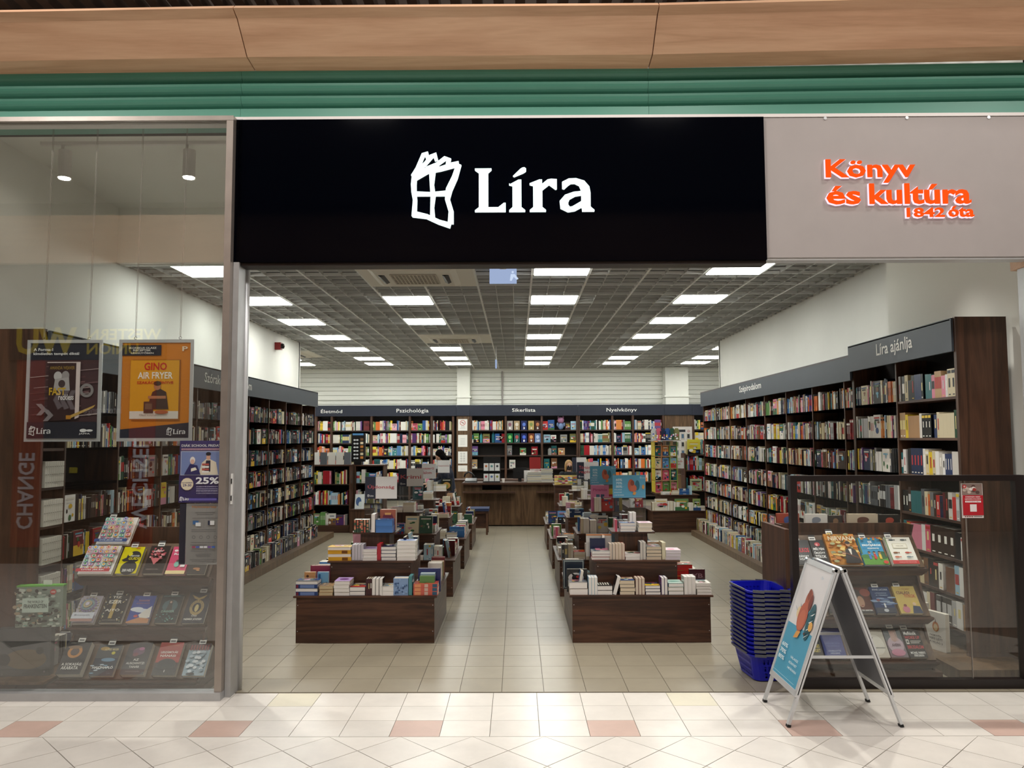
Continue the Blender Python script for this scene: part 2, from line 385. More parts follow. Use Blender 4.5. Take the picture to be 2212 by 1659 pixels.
# --- open-cell ceiling
ce = struct(MB().box(-7, 6.7, 7.8, 19.9, 3.62, 3.7).build('ceiling', 'plenum'))
mx, my, gx, gy = .615, .6, .17, 8.39
def xr(y): return (-3.98, 3.72) if y < 14.35 else (-7, 6.7)
k = -12
while gx+k*mx < 6.7:            # main runners towards the back wall
    x = gx+k*mx
    if x > -7:
        y0 = 7.8 if -3.98 < x < 3.72 else 14.4
        box('runner', 'grid_paint', x-.011, x+.011, y0, 19.86, HC, HC+.035, ce)
    k += 1
for k in range(-1, 20):
    y = gy+k*my; a, b = xr(y)
    if y > 7.8: box('runner', 'grid_paint', a, b, y-.009, y+.009, HC+.001, HC+.034, ce)
bl = MB()
for k in range(-3, 60):
    if k % 3 == 0: continue
    y = gy+k*my/3
    if 7.82 < y < 19.8: a, b = xr(y); bl.box(a, b, y-.0035, y+.0035, HC+.003, HC+.036)
for k in range(-36, 36):
    x = gx+k*mx/3
    if k % 3 == 0 or not -6.95 < x < 6.65: continue
    bl.box(x-.0035, x+.0035, 7.8 if -3.98 < x < 3.72 else 14.4, 19.86, HC+.003, HC+.036)
b_ = bl.build('blade', 'grid_blade', ce); stuff(b_)
MB().box(-3.98, 3.72, 7.78, 7.83, HC-.012, HC+.03).build('edge_trim', 'grid_paint', ce)
def lamp(kx, ky, lab, far=False):
    x0 = gx+kx*mx+.014; y1 = gy+ky*my-.012; x1 = x0+mx-.028; y0 = y1-my+.024
    t = thing('ceiling_light', lab, 'ceiling light', ((x0+x1)/2, (y0+y1)/2, HC-.012), group='square panel lights in the shop ceiling')
    box('frame', 'grid_paint', x0, x1, y0, y1, HC-.004, HC+.04, t)
    box('diffuser', 'lamp', x0+.012, x1-.012, y0+.012, y1-.012, HC-.012, HC-.003, t)
rows = (0, 3, 6, 9, 12, 15, 17)
nm = {0: 'first', 3: 'second', 6: 'third', 9: 'fourth', 12: 'fifth', 15: 'sixth', 17: 'last'}
for kx, cn in ((-6, 'line beside the left-hand wall'), (-3, 'line interrupted by the air conditioners'), (0, 'line over the centre aisle'), (3, 'line nearest the right-hand wall')):
    for ky in rows:
        if kx == -3 and ky in (0, 9): continue
        lamp(kx, ky, f'glowing square ceiling panel, {nm[ky]} from the entrance in the {cn}')
for kx, cn in ((-9, 'left'), (6, 'right')):
    for ky in (12, 15, 17): lamp(kx, ky, f'glowing ceiling panel in the rear {cn} recess, {nm[ky]} row from the entrance')
def aircon(x0, y0, x1, y1, lab, sq=1.):
    t = thing('air_conditioner', lab, 'air conditioner', ((x0+x1)/2, (y0+y1)/2, HC-.03), group='ceiling cassette air conditioners')
    box('ceiling_plate', 'ac_white', x0, x1, y0, y1, HC-.004, HC+.03, t)
    cx, cy = (x0+x1)/2-.03, (y0+y1)/2; h = .46
    MB().add([(-h, -h*sq, .03), (h, -h*sq, .03), (h, h*sq, .03), (-h, h*sq, .03), (-h+.06, -h*sq+.06, 0), (h-.06, -h*sq+.06, 0), (h-.06, h*sq-.06, 0), (-h+.06, h*sq-.06, 0)],
             [(4, 5, 6, 7)[::-1], (0, 1, 5, 4), (1, 2, 6, 5), (2, 3, 7, 6), (3, 0, 4, 7)]).build('housing', 'ac_white', t, (cx-(x0+x1)/2, 0, -.004))
    gmb = MB(); gmb.box(-.24, .24, -.24*sq, .24*sq, .0, .006, c('#1c1916'))
    for i in range(13): gmb.box(-.24+i*.04-.007, -.24+i*.04+.007, -.24*sq, .24*sq, -.008, 0, c('#c3bbab'))
    for i in range(9): gmb.box(-.24, .24, (-.24+i*.06)*sq-.006, (-.24+i*.06)*sq+.006, -.009, -.001, c('#c3bbab'))
    gmb.build('intake_grille', 'paper', t, (cx-(x0+x1)/2, 0, -.006))
    for sx in (-1, 1): MB().add([(-.035, -.2*sq, .004), (.035, -.2*sq, .004), (.035, .2*sq, .004), (-.035, .2*sq, .004), (-.01, -.2*sq, -.012), (0, .2*sq, -.012)], [(0, 1, 4), (1, 2, 5, 4), (2, 3, 5), (3, 0, 4, 5), (0, 3, 2, 1)]).build('vane', 'black_plastic', t, (cx-(x0+x1)/2+sx*.34, 0, -.008))
aircon(gx-3*mx+.01, 7.83, gx-mx-.01, 8.98, 'white ceiling cassette air conditioner close behind the black fascia')
aircon(gx-3*mx+.01, 13.2, gx-mx-.01, 14.38, 'smaller-looking white cassette air conditioner halfway down the shop')
aircon(gx-9*mx+.01, 15.6, gx-7*mx-.01, 16.8, 'white cassette air conditioner in the rear left recess')

# --- concourse shell: bulkhead, opposite side
fb = struct(mk('trim_2', None, None, (0, 4.5, 3.8)))
def seam(i, z):                 # the bulkhead runs in three slightly turned lengths
    return {0: (-6.5, .10), 1: (-1.63, 0.), 2: (.83, 0.), 3: (6.5, -.20)}[i]
prof = [(4.45, 4.02), (4.40, 3.945), (4.62, 3.822), (4.80, 3.805), (4.80, 4.02)]
names = ('upper_facet', 'main_facet', 'lower_facet')
for i in range(3):
    (xa, da), (xb, db) = seam(i, 0), seam(i+1, 0)
    for n in range(3):
        (ya, za), (yb, zb) = [(4.37, 3.987), (4.44, 3.964), (4.62, 3.819), (4.775, 3.806)][n:n+2]
        dn = (za-1.5)/2.3*.0
        g_ = .003
        vs = []
        for (xx, dd, sg) in ((xa, da, 1), (xb, db, -1)):
            for (yy, zz) in ((ya, za), (yb, zb), (yb+.03, zb+.05), (ya+.03, za+.03)): vs.append((xx+sg*g_, yy+dd-4.5, zz-3.8))
        MB().add(vs, [(0, 1, 5, 4), (1, 2, 6, 5), (2, 3, 7, 6), (3, 0, 4, 7), (0, 3, 2, 1), (4, 5, 6, 7)]).build('wood_panel', 'beech', fb)
gb = struct(mk('trim_3', None, None, (0, 4.75, 3.47)))
for i in range(3):
    (xa, da), (xb, db) = seam(i, 0), seam(i+1, 0)
    if i == 1: xa = -1.72
    if i == 0: xb = -1.72
    for r_ in range(4):
        z1 = 3.808-r_*.0812; z0 = z1-.0812
        if r_ == 3: pr = [(.15, z1), (.0, z1), (.0, 3.472), (.15, 3.472)]
        else: pr = [(.15, z1)]+[(.12-.12*math.cos(t), z1-.0812*math.sin(t)) for t in [PI/2*k/9 for k in range(10)]]+[(.15, z0)]
        vs = []
        for xx, dd, sg in ((xa, da, 1), (xb, db, -1)): vs += [(xx+sg*.0008, y+dd*.6+.028, z-3.47) for y, z in pr]
        n = len(pr)
        ob = MB().add(vs, [tuple(range(n))[::-1], tuple(range(n, 2*n))]+[(q, (q+1) % n, n+(q+1) % n, n+q) for q in range(n)]).build('green_rib' if r_ < 3 else 'green_band', 'green_metal', gb)
S('wall_above_bulkhead', 'slat_dark', -7, 7, 4.95, 5.05, 3.5, 5.2)
ws = bpy.context.scene.objects['wall_above_bulkhead']
for k in range(60): box('slat', 'slat_dark', -3.9+k*.13, -3.84+k*.13, 4.5, 4.95, 4.12, 4.2, ws)
S('wall_header', 'white_lacquer', -4.2, 3.4, 4.84, 4.9, 3.475, 3.83)
S('trim_4', 'white_lacquer', -4.2, 3.4, 4.715, 4.84, 3.466, 3.486)
S('wall_front_left', 'plaster', -7, -3.98, 4.8, 4.9, 0, 5.2)
S('wall_front_right', 'beech', 3.135, 3.3, 4.70, 4.95, 2.55, 3.47)
S('wall_front_right_end', 'plaster_white', 3.22, 7, 4.86, 4.95, 0, 5.2)
# the far side of the passage, seen only as reflections in the glass
S('ceiling_concourse', 'mall_ceiling', -9, 9, -3, 4.4, 5.3, 5.4)
S('wall_opposite', 'mall_grey', -9, 9, -3.1, -3, 0, 5.3)
S('wall_concourse_left', 'mall_wall', -9.1, -9, -3, 5, 0, 5.3); S('wall_concourse_right', 'mall_wall', 9, 9.1, -3, 5, 0, 5.3)
S('trim_5', 'beech', -9, 9, -.35, -.25, 3.7, 4.3)
kb = S('wall_opposite_kiosk', 'mall_wall', -9, -3.7, -.45, -.35, 0, 4.3)
for x in (-8.4, -7.6, -6.9, -3.9): box('pilaster', 'mall_wall', x-.12, x+.12, -.35, -.26, 0, 2.5, kb)
for x0, x1, s_ in ((-6.2, -5.85, 'CHANGE'), (-4.78, -4.46, 'WECHSEL')):
    q = thing('exchange_banner', f'vertical red exchange banner reading {s_.lower()} on the shopfront across the passage', 'banner', ((x0+x1)/2, -.34, .2))
    box('board', 'kiosk_red', x0, x1, -.345, -.33, .2, 2.5, q)
    m = MB(); m.r(0, 0, 0, 0, '#b8431f'); vs, fs, a = text2d(s_, .02)
    L_ = .93 if s_ == 'CHANGE' else 1.1; Hh = .2
    m.add([(Hh*(.5-(y_)), 0, L_*x_) for x_, y_ in vs], fs, c('#e8e2ee'))
    m.M = Matrix.Rotation(PI, 4, 'Z'); m.v = [tuple(m.M @ Vector(p)) for p in m.v]
    o = m.build('lettering', 'paper', q, (0, .022, .22))
q = thing('money_transfer_sign', 'dark sign board with big yellow lettering on the shopfront across the passage', 'sign', (-5.3, -.32, 2.5))
box('board', 'kiosk_dark', -6.3, -4.35, -.35, -.31, 2.5, 2.96, q)
m = MB(); m.t(.15, .06, .9, .40, 'WU', '#e0c628', .03); m.t(-.9, .24, .02, .38, 'WESTERN', '#e0c628', .02); m.t(-.62, .06, .02, .2, 'UNION', '#e0c628', .02)
o = m.build('lettering', 'paper', q, (0, .02, 0)); o.rotation_euler = (0, 0, PI)
q = thing('exchange_window', 'dark exchange office window with grey chevrons across the passage', 'window', (-5.3, -.34, .9))
box('pane', 'kiosk_dark', -5.83, -4.8, -.345, -.335, .9, 2.45, q)
m = MB(); m.t(-.42, .9, .05, 1.02, 'interchange', '#b9b5bb', .01)
for k in range(3): m.p([(.15+k*.08, .98+k*.02), (.21+k*.08, .98), (.27+k*.08, 1.1), (.21+k*.08, 1.22), (.15+k*.08, 1.22), (.21+k*.08, 1.1)], '#b9b5bb')
m.r(.1, .2, .2, .27, '#b8aa3a')
o = m.build('lettering', 'paper', q, (0, .012, 0)); o.rotation_euler = (0, 0, PI)
q = thing('fire_alarm_box', 'red fire alarm box on the grey wall across the passage', 'alarm', (-3.4, -2.95, 1.35)); box('case', 'red_plastic', -3.5, -3.3, -3, -2.9, 1.35, 1.65, q); box('glass_plate', 'white_lacquer', -3.43, -3.37, -2.9, -2.89, 1.44, 1.56, q)

# --- left window and its posts
wf = struct(mk('window_1', None, None, (-3.0, YG, 0)))
def WB(n, m, *b): return box(n, m, *b, parent=wf)
WB('bottom_rail', 'aluminium_matt', -5.2, -1.715, YG-.045, YG+.045, 0, .044)
WB('top_rail', 'steel', -5.2, -1.715, YG-.03, YG+.03, 3.44, 3.468)
WB('stile', 'steel', -1.757, -1.716, YG-.028, YG+.028, .044, 3.44)
WB('pane', 'glass', -5.2, -1.757, YG-.004, YG+.004, .044, 3.44)
ps = struct(mk('trim_6', None, None, (-1.68, 4.76, 0)))
box('post', 'aluminium_matt', -1.714, -1.68, 4.70, 4.86, 0, 3.468, ps)
MB().tube((-1.68, 4.845, 0), (-1.68, 4.845, 3.46), .018, 12).build('round_edge', 'aluminium', ps, (1.68, -4.76, 0), smooth=True)
MB().box(-1.7, -1.69, 4.692, 4.702, 1.12, 1.3, c('#e9e9e6')).box(-1.698, -1.692, 4.688, 4.692, 1.14, 1.17, c('#222222')).box(-1.698, -1.692, 4.688, 4.692, 1.24, 1.27, c('#222222')).build('lock_plate', 'printed', ps, (1.68, -4.76, 0))
# sliding door jamb by the right-hand wall
js = struct(mk('door_1', None, None, (3.15, 4.82, 0)))
box('jamb', 'aluminium_matt', 3.145, 3.185, 4.74, 4.9, 0, 2.56, js); box('jamb_liner', 'dark_frame', 3.188, 3.26, 4.74, 4.85, 0, 2.56, js)
MB().box(0, .02, 0, .02, 0, .05).build('lock_plate', 'aluminium', js, (-.012, -.1, 1.5))
# low glass barrier on the right
lb = struct(mk('window_2', None, None, (2.4, 4.86, 0)))
box('top_rail', 'dark_frame', 1.665, 3.085, 4.835, 4.885, 1.235, 1.27, lb); box('bottom_rail', 'dark_frame', 1.665, 3.085, 4.835, 4.885, 0, .055, lb)
box('stile', 'dark_frame', 1.665, 1.705, 4.835, 4.885, .055, 1.235, lb); box('stile', 'dark_frame', 3.03, 3.085, 4.835, 4.885, .055, 1.235, lb)
box('pane', 'glass_low', 1.705, 3.03, 4.857, 4.863, .055, 1.235, lb)
box('edge_strip', 'steel', 2.735, 2.738, 4.855, 4.866, .055, 1.235, lb)
# red sticker on the barrier, its square code left blank
q = tag(None or MB().box(-.065, .065, 0, .001, -.105, .105, c('#f1ebe8')).build('window_sticker', 'printed', None, (2.775, 4.853, 1.115)), 'red and white voucher sticker stuck inside the low glass barrier', 'sticker')
m = MB(); m.r(-.062, .035, .062, .1, '#8f7a72')
for i in range(14): m.e(-.05+R.random()*.1, .045+R.random()*.045, .012, .01, R.choice(['#c9b8ad', '#5c4540', '#e6ded8', '#a03a35']), 8)
m.ring(-.048, .086, .006, .011, '#c81e2a'); m.r(-.062, -.088, .062, .033, '#b51f2b')
m.t(-.045, .018, .045, .027, 'KÖSZÖNJÜK VISSZA', '#ffffff', .02); m.t(-.05, .005, .05, .015, 'AJÁNDÉKUTALVÁNY', '#ffffff', .02)
m.r(-.048, -.011, .048, .0, '#f4ecea'); m.t(-.042, -.009, .042, -.002, 'ELFOGADÓ HELY', '#b51f2b', .02)
m.r(-.02, -.066, .02, -.022, '#e9e0df')
for i in range(4): m.e(-.05+i*.013, -.096, .004, .004, '#8c1d27', 8)
m.r(0, -.098, .05, -.094, '#7a7073')
m.build('sticker_print', 'printed', q, (0, -.001, 0))

# ------------------------------------------------------------------ fascia signs
LIRA = [  # letters traced as outlines, x right, y up, in a 1160 x 520 box
 [(0,500),(160,500),(160,485),(128,452),(128,50),(225,50),(278,100),(296,100),(296,0),(0,0),(0,15),(38,50),(38,452),(0,485)],
 [(330,310),(420,368),(448,368),(448,50),(484,15),(484,0),(330,0),(330,15),(362,50),(362,300),(330,325)],
 [(368,412),(380,405),(470,450),(494,470),(494,498),(478,512),(458,508),(440,495)],
 [(528,325),(620,368),(648,368),(648,318),(700,368),(735,376),(790,372),(790,260),(778,255),(716,310),(650,248),(650,50),(684,15),(684,0),(528,0),(528,15),(562,50),(562,300),(528,312)],
]
def ribbon(pts, w):
    """stroke outline through points, width per point"""
    L_ = []; R_ = []
    for i, p in enumerate(pts):
        a = pts[max(0, i-1)]; b = pts[min(len(pts)-1, i+1)]; dx, dy = b[0]-a[0], b[1]-a[1]; l = math.hypot(dx, dy) or 1
        nx, ny = -dy/l, dx/l; ww = w[i]/2 if isinstance(w, (list, tuple)) else w/2
        L_.append((p[0]+nx*ww, p[1]+ny*ww)); R_.append((p[0]-nx*ww, p[1]-ny*ww))
    return L_+R_[::-1]
def strip(mb, pts, w, y0, y1, col, f):
    rb = ribbon(pts, w); n = len(pts)
    for i in range(n-1): mb.prism([f(*rb[i]), f(*rb[i+1]), f(*rb[2*n-2-i]), f(*rb[2*n-1-i])], y0, y1, col)
def letter_a(mb, y0, y1, col, f):
    strip(mb, [(852, 262), (870, 320), (915, 350), (970, 352), (1030, 325), (1062, 270), (1070, 210), (1070, 50), (1085, 20)], [20, 70, 60, 60, 74, 88, 88, 88, 88], y0, y1, col, f)
    strip(mb, [(1040, 212), (960, 200), (890, 165), (858, 110), (862, 55), (905, 22), (950, 30), (1040, 90)], [44, 50, 66, 84, 84, 60, 56, 60], y0, y1, col, f)
    mb.prism([f(1030, 50), f(1114, 50), f(1150, 14), f(1150, 0), f(1034, 0)], y0, y1, col)
BOOK = [([(95, 655), (88, 560), (92, 470), (105, 380), (95, 200)], [60, 66, 60, 50, 60]),     # spine of the open-window book
        ([(72, 655), (130, 740), (205, 905), (240, 915), (262, 850)], [40, 44, 44, 60, 40]),
        ([(150, 735), (230, 800), (300, 880), (345, 900), (365, 835)], [40, 40, 46, 60, 40]),
        ([(240, 740), (370, 790), (470, 860), (515, 845), (500, 765)], [40, 40, 46, 60, 48]),
        ([(80, 640), (250, 720), (420, 740), (560, 780), (640, 795)], [90, 70, 50, 60, 60]),
        ([(640, 790), (590, 640), (520, 500), (500, 390), (545, 250), (540, 110)], [60, 72, 80, 60, 60, 70]),
        ([(80, 225), (250, 195), (400, 130), (540, 90)], [70, 50, 50, 60]),
        ([(315, 720), (310, 560), (325, 430), (315, 300), (320, 170)], [80, 50, 60, 44, 60]),
        ([(100, 455), (300, 450), (520, 460)], [50, 40, 60])]
def logo(mb, x, z, h, col, y0=-.02, y1=0.):
    """book-window emblem plus word, h = height of the emblem"""
    k = h/840
    f = lambda a, b: (x+a*k*.92, z+(b-90)*k*1.0)
    for pts, w in BOOK: strip(mb, pts, w, y0, y1, col, f)
    kk = h*.60/512; ox = x+h*.915
    g_ = lambda a, b: (ox+a*kk*1.18, z+h*.185+b*kk)
    for P in LIRA: mb.prism([g_(*q) for q in P], y0, y1, col)
    letter_a(mb, y0, y1, col, g_)
sg = thing('fascia_sign', 'black gloss fascia sign with glowing white book emblem and word', 'sign', (-.1, 4.72, 2.565))
box('panel', 'black_gloss', -1.722, 1.517, 4.70, 4.80, 2.575, 3.462, sg)
box('lower_lip', 'dark_frame', -1.722, 1.517, 4.72, 4.83, 2.555, 2.575, sg)
m = MB(); logo(m, 0, 0, .455, (1, 1, 1, 1)); m.build('illuminated_logo', 'sign_white', sg, (-.665+.1, -.021, 2.79-2.565))
s2 = thing('slogan_sign', 'pale grey sign with glowing orange slogan, beside the black fascia', 'sign', (2.3, 4.74, 2.575))
box('panel', 'sign_grey', 1.522, 3.125, 4.72, 4.82, 2.592, 3.462, s2)
box('lower_rail', 'aluminium', 1.522, 3.125, 4.73, 4.82, 2.578, 2.592, s2)
for k in range(3): MB().tube((0, 0, 0), (0, -.004, 0), .01, 10).build('screw_cap', 'aluminium', s2, (-.4+.5*k, -.021, .882))
def letters(name, mat, par, s_, x0, z0, x1, z1, y0, y1, bold=.0):
    vs, fs, a = text2d(s_, bold); m = MB()
    P = [(x0+(x1-x0)*q[0], z0+(z1-z0)*q[1]) for q in vs]
    n = len(P); ed = {}
    m.add([(a_, y0, b_) for a_, b_ in P]+[(a_, y1, b_) for a_, b_ in P], [f for f in fs]+[tuple(i+n for i in f[::-1]) for f in fs])
    for f in fs:
        for i in range(len(f)):
            e_ = (f[i], f[(i+1) % len(f)]); ed[e_] = 1
    for (i, j) in list(ed):
        if (j, i) not in ed: m.f.append((j, i, i+n, j+n)); m.c.append((1, 1, 1, 1))
    return m.build(name, mat, par)
xs = lambda px: (px-1116)*4.852/1700
def zz(py): return 1.5+4.74*math.tan(math.atan((829.5-py)/1700)+rad(3.99))
for s_, px0, py0, px1, py1 in (('Könyv', 1777, 402, 1967, 352), ('és', 1777, 448, 1849, 409), ('kultúra', 1868, 448, 2083, 404), ('1842', 1946, 476, 2026, 456), ('óta', 2034, 476, 2088, 453)):
    X0, Z0, X1, Z1 = xs(px0)-2.3, zz(py0)-2.575-.004, xs(px1)-2.3, zz(py1)-2.575-.004
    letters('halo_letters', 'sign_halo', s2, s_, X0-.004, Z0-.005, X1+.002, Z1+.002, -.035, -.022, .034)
    letters('slogan_letters', 'sign_orange', s2, s_, X0, Z0, X1, Z1, -.045, -.035, .022)
# ================================================================== books
PAGE = c('#e6dfd1'); PAGE2 = c('#d8cdb5'); WHITEP = c('#f0ebe5')
PAL = {'black': ['#15151a', '#1d1c20', '#101418'], 'dark brown': ['#33241c', '#3c2a24'], 'navy': ['#1b2440', '#20304f', '#27365c'],
       'white': ['#dedad2', '#e4e2de', '#cfcac2'], 'cream': ['#d3c7a8', '#c9bb98', '#dccfae'], 'red': ['#a3202a', '#b8302c', '#8e1f28'],
       'dark red': ['#5a1a22', '#6b2228'], 'grey': ['#77787a', '#8c8b88', '#5c6066'], 'pale grey': ['#b2b2b2', '#a9adb2'],
       'teal': ['#2b6b70', '#3f8488', '#1f5558'], 'blue': ['#3d6fa8', '#5b8cc0', '#2e5590'], 'pale blue': ['#94b6c9', '#a9c4d2'],
       'green': ['#3f6b45', '#5d8a4a', '#2c4f3a'], 'olive': ['#6d6b3f', '#7d7a4e'], 'yellow': ['#d8bb2e', '#e0cc52'],
       'orange': ['#cc6a2a', '#d98a48'], 'pink': ['#cf7f93', '#c9566f', '#dba2ae'], 'purple': ['#58356e', '#6f4f8a'], 'tan': ['#a4805c', '#b5946e'],
       'brown': ['#6a4630', '#7b563c']}
DARK = ['black']*9+['dark brown']*4+['navy']*3+['grey']*3+['dark red']*2+['red']+['white']*2+['cream']*2+['teal', 'green', 'pale grey', 'brown', 'blue']
MIXED = ['white']*5+['cream']*4+['black']*4+['grey']*3+['navy']*2+['dark red']*2+['brown', 'tan', 'tan', 'teal', 'green', 'olive', 'blue', 'pale blue', 'pale grey', 'pale grey', 'red', 'orange', 'yellow', 'purple', 'pink', 'dark brown', 'dark brown']
BRIGHT = ['white']*7+['cream']*2+['yellow', 'orange', 'orange', 'red', 'red', 'pink', 'pink', 'purple', 'blue', 'blue', 'pale blue', 'teal', 'green', 'green', 'black', 'grey', 'pale grey', 'dark red', 'navy', 'olive']
def hue(n):
    h = R.choice(PAL[n]); q = c(h); k = .85+R.random()*.3
    return tuple(min(1, x*k) for x in q[:3])+(1,)
Z3 = Matrix.Identity(3)
def orient(k):
    """columns: images of a (long side), b (spine to fore-edge), t (thickness)"""
    D = {'LF': ((1, 0, 0), (0, -1, 0), (0, 0, 1)), 'LS': ((1, 0, 0), (0, 1, 0), (0, 0, 1)), 'LH': ((0, 1, 0), (1, 0, 0), (0, 0, 1)),
         'VS': ((0, 0, 1), (0, 1, 0), (1, 0, 0)), 'VF': ((0, 0, 1), (0, -1, 0), (1, 0, 0)), 'FO': ((0, 0, 1), (1, 0, 0), (0, 1, 0))}[k]
    return Matrix((tuple(D[j][0] for j in range(3)), tuple(D[j][1] for j in range(3)), tuple(D[j][2] for j in range(3))))
def ext(k, a, b, t):
    """size along x, y, z for an orientation"""
    return {'LF': (a, b, t), 'LS': (a, b, t), 'LH': (b, a, t), 'VS': (t, b, a), 'VF': (t, b, a), 'FO': (b, t, a)}[k]
def book_into(mb, a, b, t, col, page, fine, bands=None):
    """book centred on its own middle, in a/b/t axes"""
    if fine:
        w = min(.0016, t*.12)
        mb.box(-a/2, a/2, -b/2, b/2, -t/2, -t/2+w, col); mb.box(-a/2, a/2, -b/2, b/2, t/2-w, t/2, col)
        mb.box(-a/2, a/2, -b/2, -b/2+w, -t/2+w, t/2-w, col)
        mb.box(-a/2+.002, a/2-.002, -b/2+w, b/2-.002, -t/2+w, t/2-w, page)
    else:
        x, y, z = a/2, b/2, t/2; V = [(-x, -y, -z), (x, -y, -z), (x, y, -z), (-x, y, -z), (-x, -y, z), (x, -y, z), (x, y, z), (-x, y, z)]
        mb.add(V, [(0, 3, 2, 1), (4, 5, 6, 7), (0, 1, 5, 4)], col); mb.add(V, [(1, 2, 6, 5), (2, 3, 7, 6), (3, 0, 4, 7)], page)
    for (a0, a1, q, *wf_) in (bands or []):
        y = -b/2-.0006; m = t*(wf_[0] if wf_ else .42)
        mb.poly([(a0*a-a/2, y, -m), (a1*a-a/2, y, -m), (a1*a-a/2, y, m), (a0*a-a/2, y, m)], q)
def rb(col=None):
    n = R.random()
    if n < .25: return []
    k = R.choice(['#e8e4da', '#d8c88a', '#15151a', '#b03030', '#e8e4da', '#c9c9c9'])
    out = [(.3+R.random()*.15, .65+R.random()*.15, c(k), R.choice([.12, .16, .2, .42]))]
    if R.random() < .5: out.append((.06, .1, c(R.choice(['#e8e4da', '#c9a64a', '#20242c'])), .25))
    if R.random() < .22: out.append((.84, .95, c(R.choice(['#e8e4da', '#b03030', '#20242c', '#d8b83a']))))
    return out
REST = MB(); IND = [0]
def book(M, k, a, b, t, cn, col=None, page=None, label=None, group=None, bands=None, art=None, name='book'):
    """place a book with the middle of its foot at M's origin; label -> an object of its own"""
    col = col or hue(cn); page = page or R.choice([PAGE, PAGE2, WHITEP])
    ex, ey, ez = ext(k, a, b, t)
    if label is None:
        REST.M = M @ Matrix.Translation((0, 0, ez/2)) @ orient(k).to_4x4()
        book_into(REST, a, b, t, col, page, False, bands); return None
    mb = MB(Matrix.Translation((0, 0, ez/2)) @ orient(k).to_4x4())
    book_into(mb, a, b, t, col, page, True, None)
    me = mb.mesh(name, 'glossy_cover')
    o = bpy.data.objects.new(name, me); COL.objects.link(o)
    o.matrix_world = Matrix.Translation(M.translation*U) @ M.to_3x3().to_4x4()
    IND[0] += 1
    tag(o, label, 'book', group)
    if bands:
        mb = MB(Matrix.Translation((0, 0, ez/2)) @ orient(k).to_4x4())
        for (a0, a1, q, *wf_) in bands:
            y = -b/2-.0008; m = t*(wf_[0] if wf_ else .42)
            mb.poly([(a0*a-a/2, y, -m), (a1*a-a/2, y, -m), (a1*a-a/2, y, m), (a0*a-a/2, y, m)], q)
        mb.build('spine_print', 'printed', o)
    if art:
        m = MB(); art(m, b if k == 'FO' else ex, a if k == 'FO' else ey)
        pr = m.build('cover_print', 'printed', o)
        if k == 'FO': pr.location = (-ex/2*U, (-ey/2-.0004)*U, 0)
        else: pr.location = (-ex/2*U, -ey/2*U, (ez+.0004)*U); pr.rotation_euler = (-PI/2, 0, 0)
    return o
def T(x, y, z, rz=0., rx=0.): return Matrix.Translation((x, y, z)) @ Matrix.Rotation(rz, 4, 'Z') @ Matrix.Rotation(rx, 4, 'X')
def blob_art(m, w, h, seed=None, n=7):
    """an invented cover picture: ground patches, motif, title bars"""
    Q = R if seed is None else random.Random(seed)
    cs = ['#d9d4c8', '#b53a34', '#2d4a78', '#d8b23a', '#3f6b45', '#15151a', '#c98aa0', '#6aa0b8', '#7a5a44', '#e8e4da']
    a, b_, t_ = Q.sample(cs, 3)
    if Q.random() < .5: m.r(.0, 0, w, h*Q.uniform(.25, .6), a)
    for i in range(n): m.e(w*Q.uniform(.2, .8), h*Q.uniform(.15, .75), w*Q.uniform(.04, .22), h*Q.uniform(.03, .14), Q.choice(cs), 9)
    m.r(w*.12, h*.84, w*.88, h*.9, b_); m.r(w*.2, h*.74, w*.8, h*.8, t_)
def shelf_fill(M, L, hmax, pal, d0=.14, lab=None, group=None, hlo=.14, hhi=.185, th=(.009, .024), full=.93):
    """books side by side along M's x from 0 to L, spines to M's -y (front at y=0)"""
    x = .004; i = 0
    while x < L*full:
        cn = R.choice(pal); run = R.choice([1, 1, 1, 2, 3, 4]) if R.random() < .5 else 1
        h = min(hmax, R.uniform(hlo, hhi)); t = R.uniform(*th); col = hue(cn); bd = rb()
        if R.random() < .08 and x+.13 < L*full and not lab:       # one turned cover-out in front of its row
            w = R.uniform(.1, .125); h = min(hmax, R.uniform(.16, .19))
            book(M @ T(x+w/2, .012, 0), 'FO', h, w, .02, cn, col)
            REST.M = M @ T(x, .0015, 0); k0 = REST.L; REST.L = 0
            blob_art(REST, w, h, n=4); REST.L = k0; x += w+.003; continue
        for _ in range(run):
            if x+t > L-.004: break
            i += 1
            lb = lab(cn, i) if lab else None
            book(M @ T(x+t/2, R.uniform(.06, .068) if lab is None else .066, 0), 'VS', h*R.uniform(.995, 1), .12, t, cn, col, None, lb, group, bd)
            x += t+.0006
        if R.random() < .07: x += R.uniform(.01, .05)
    return i

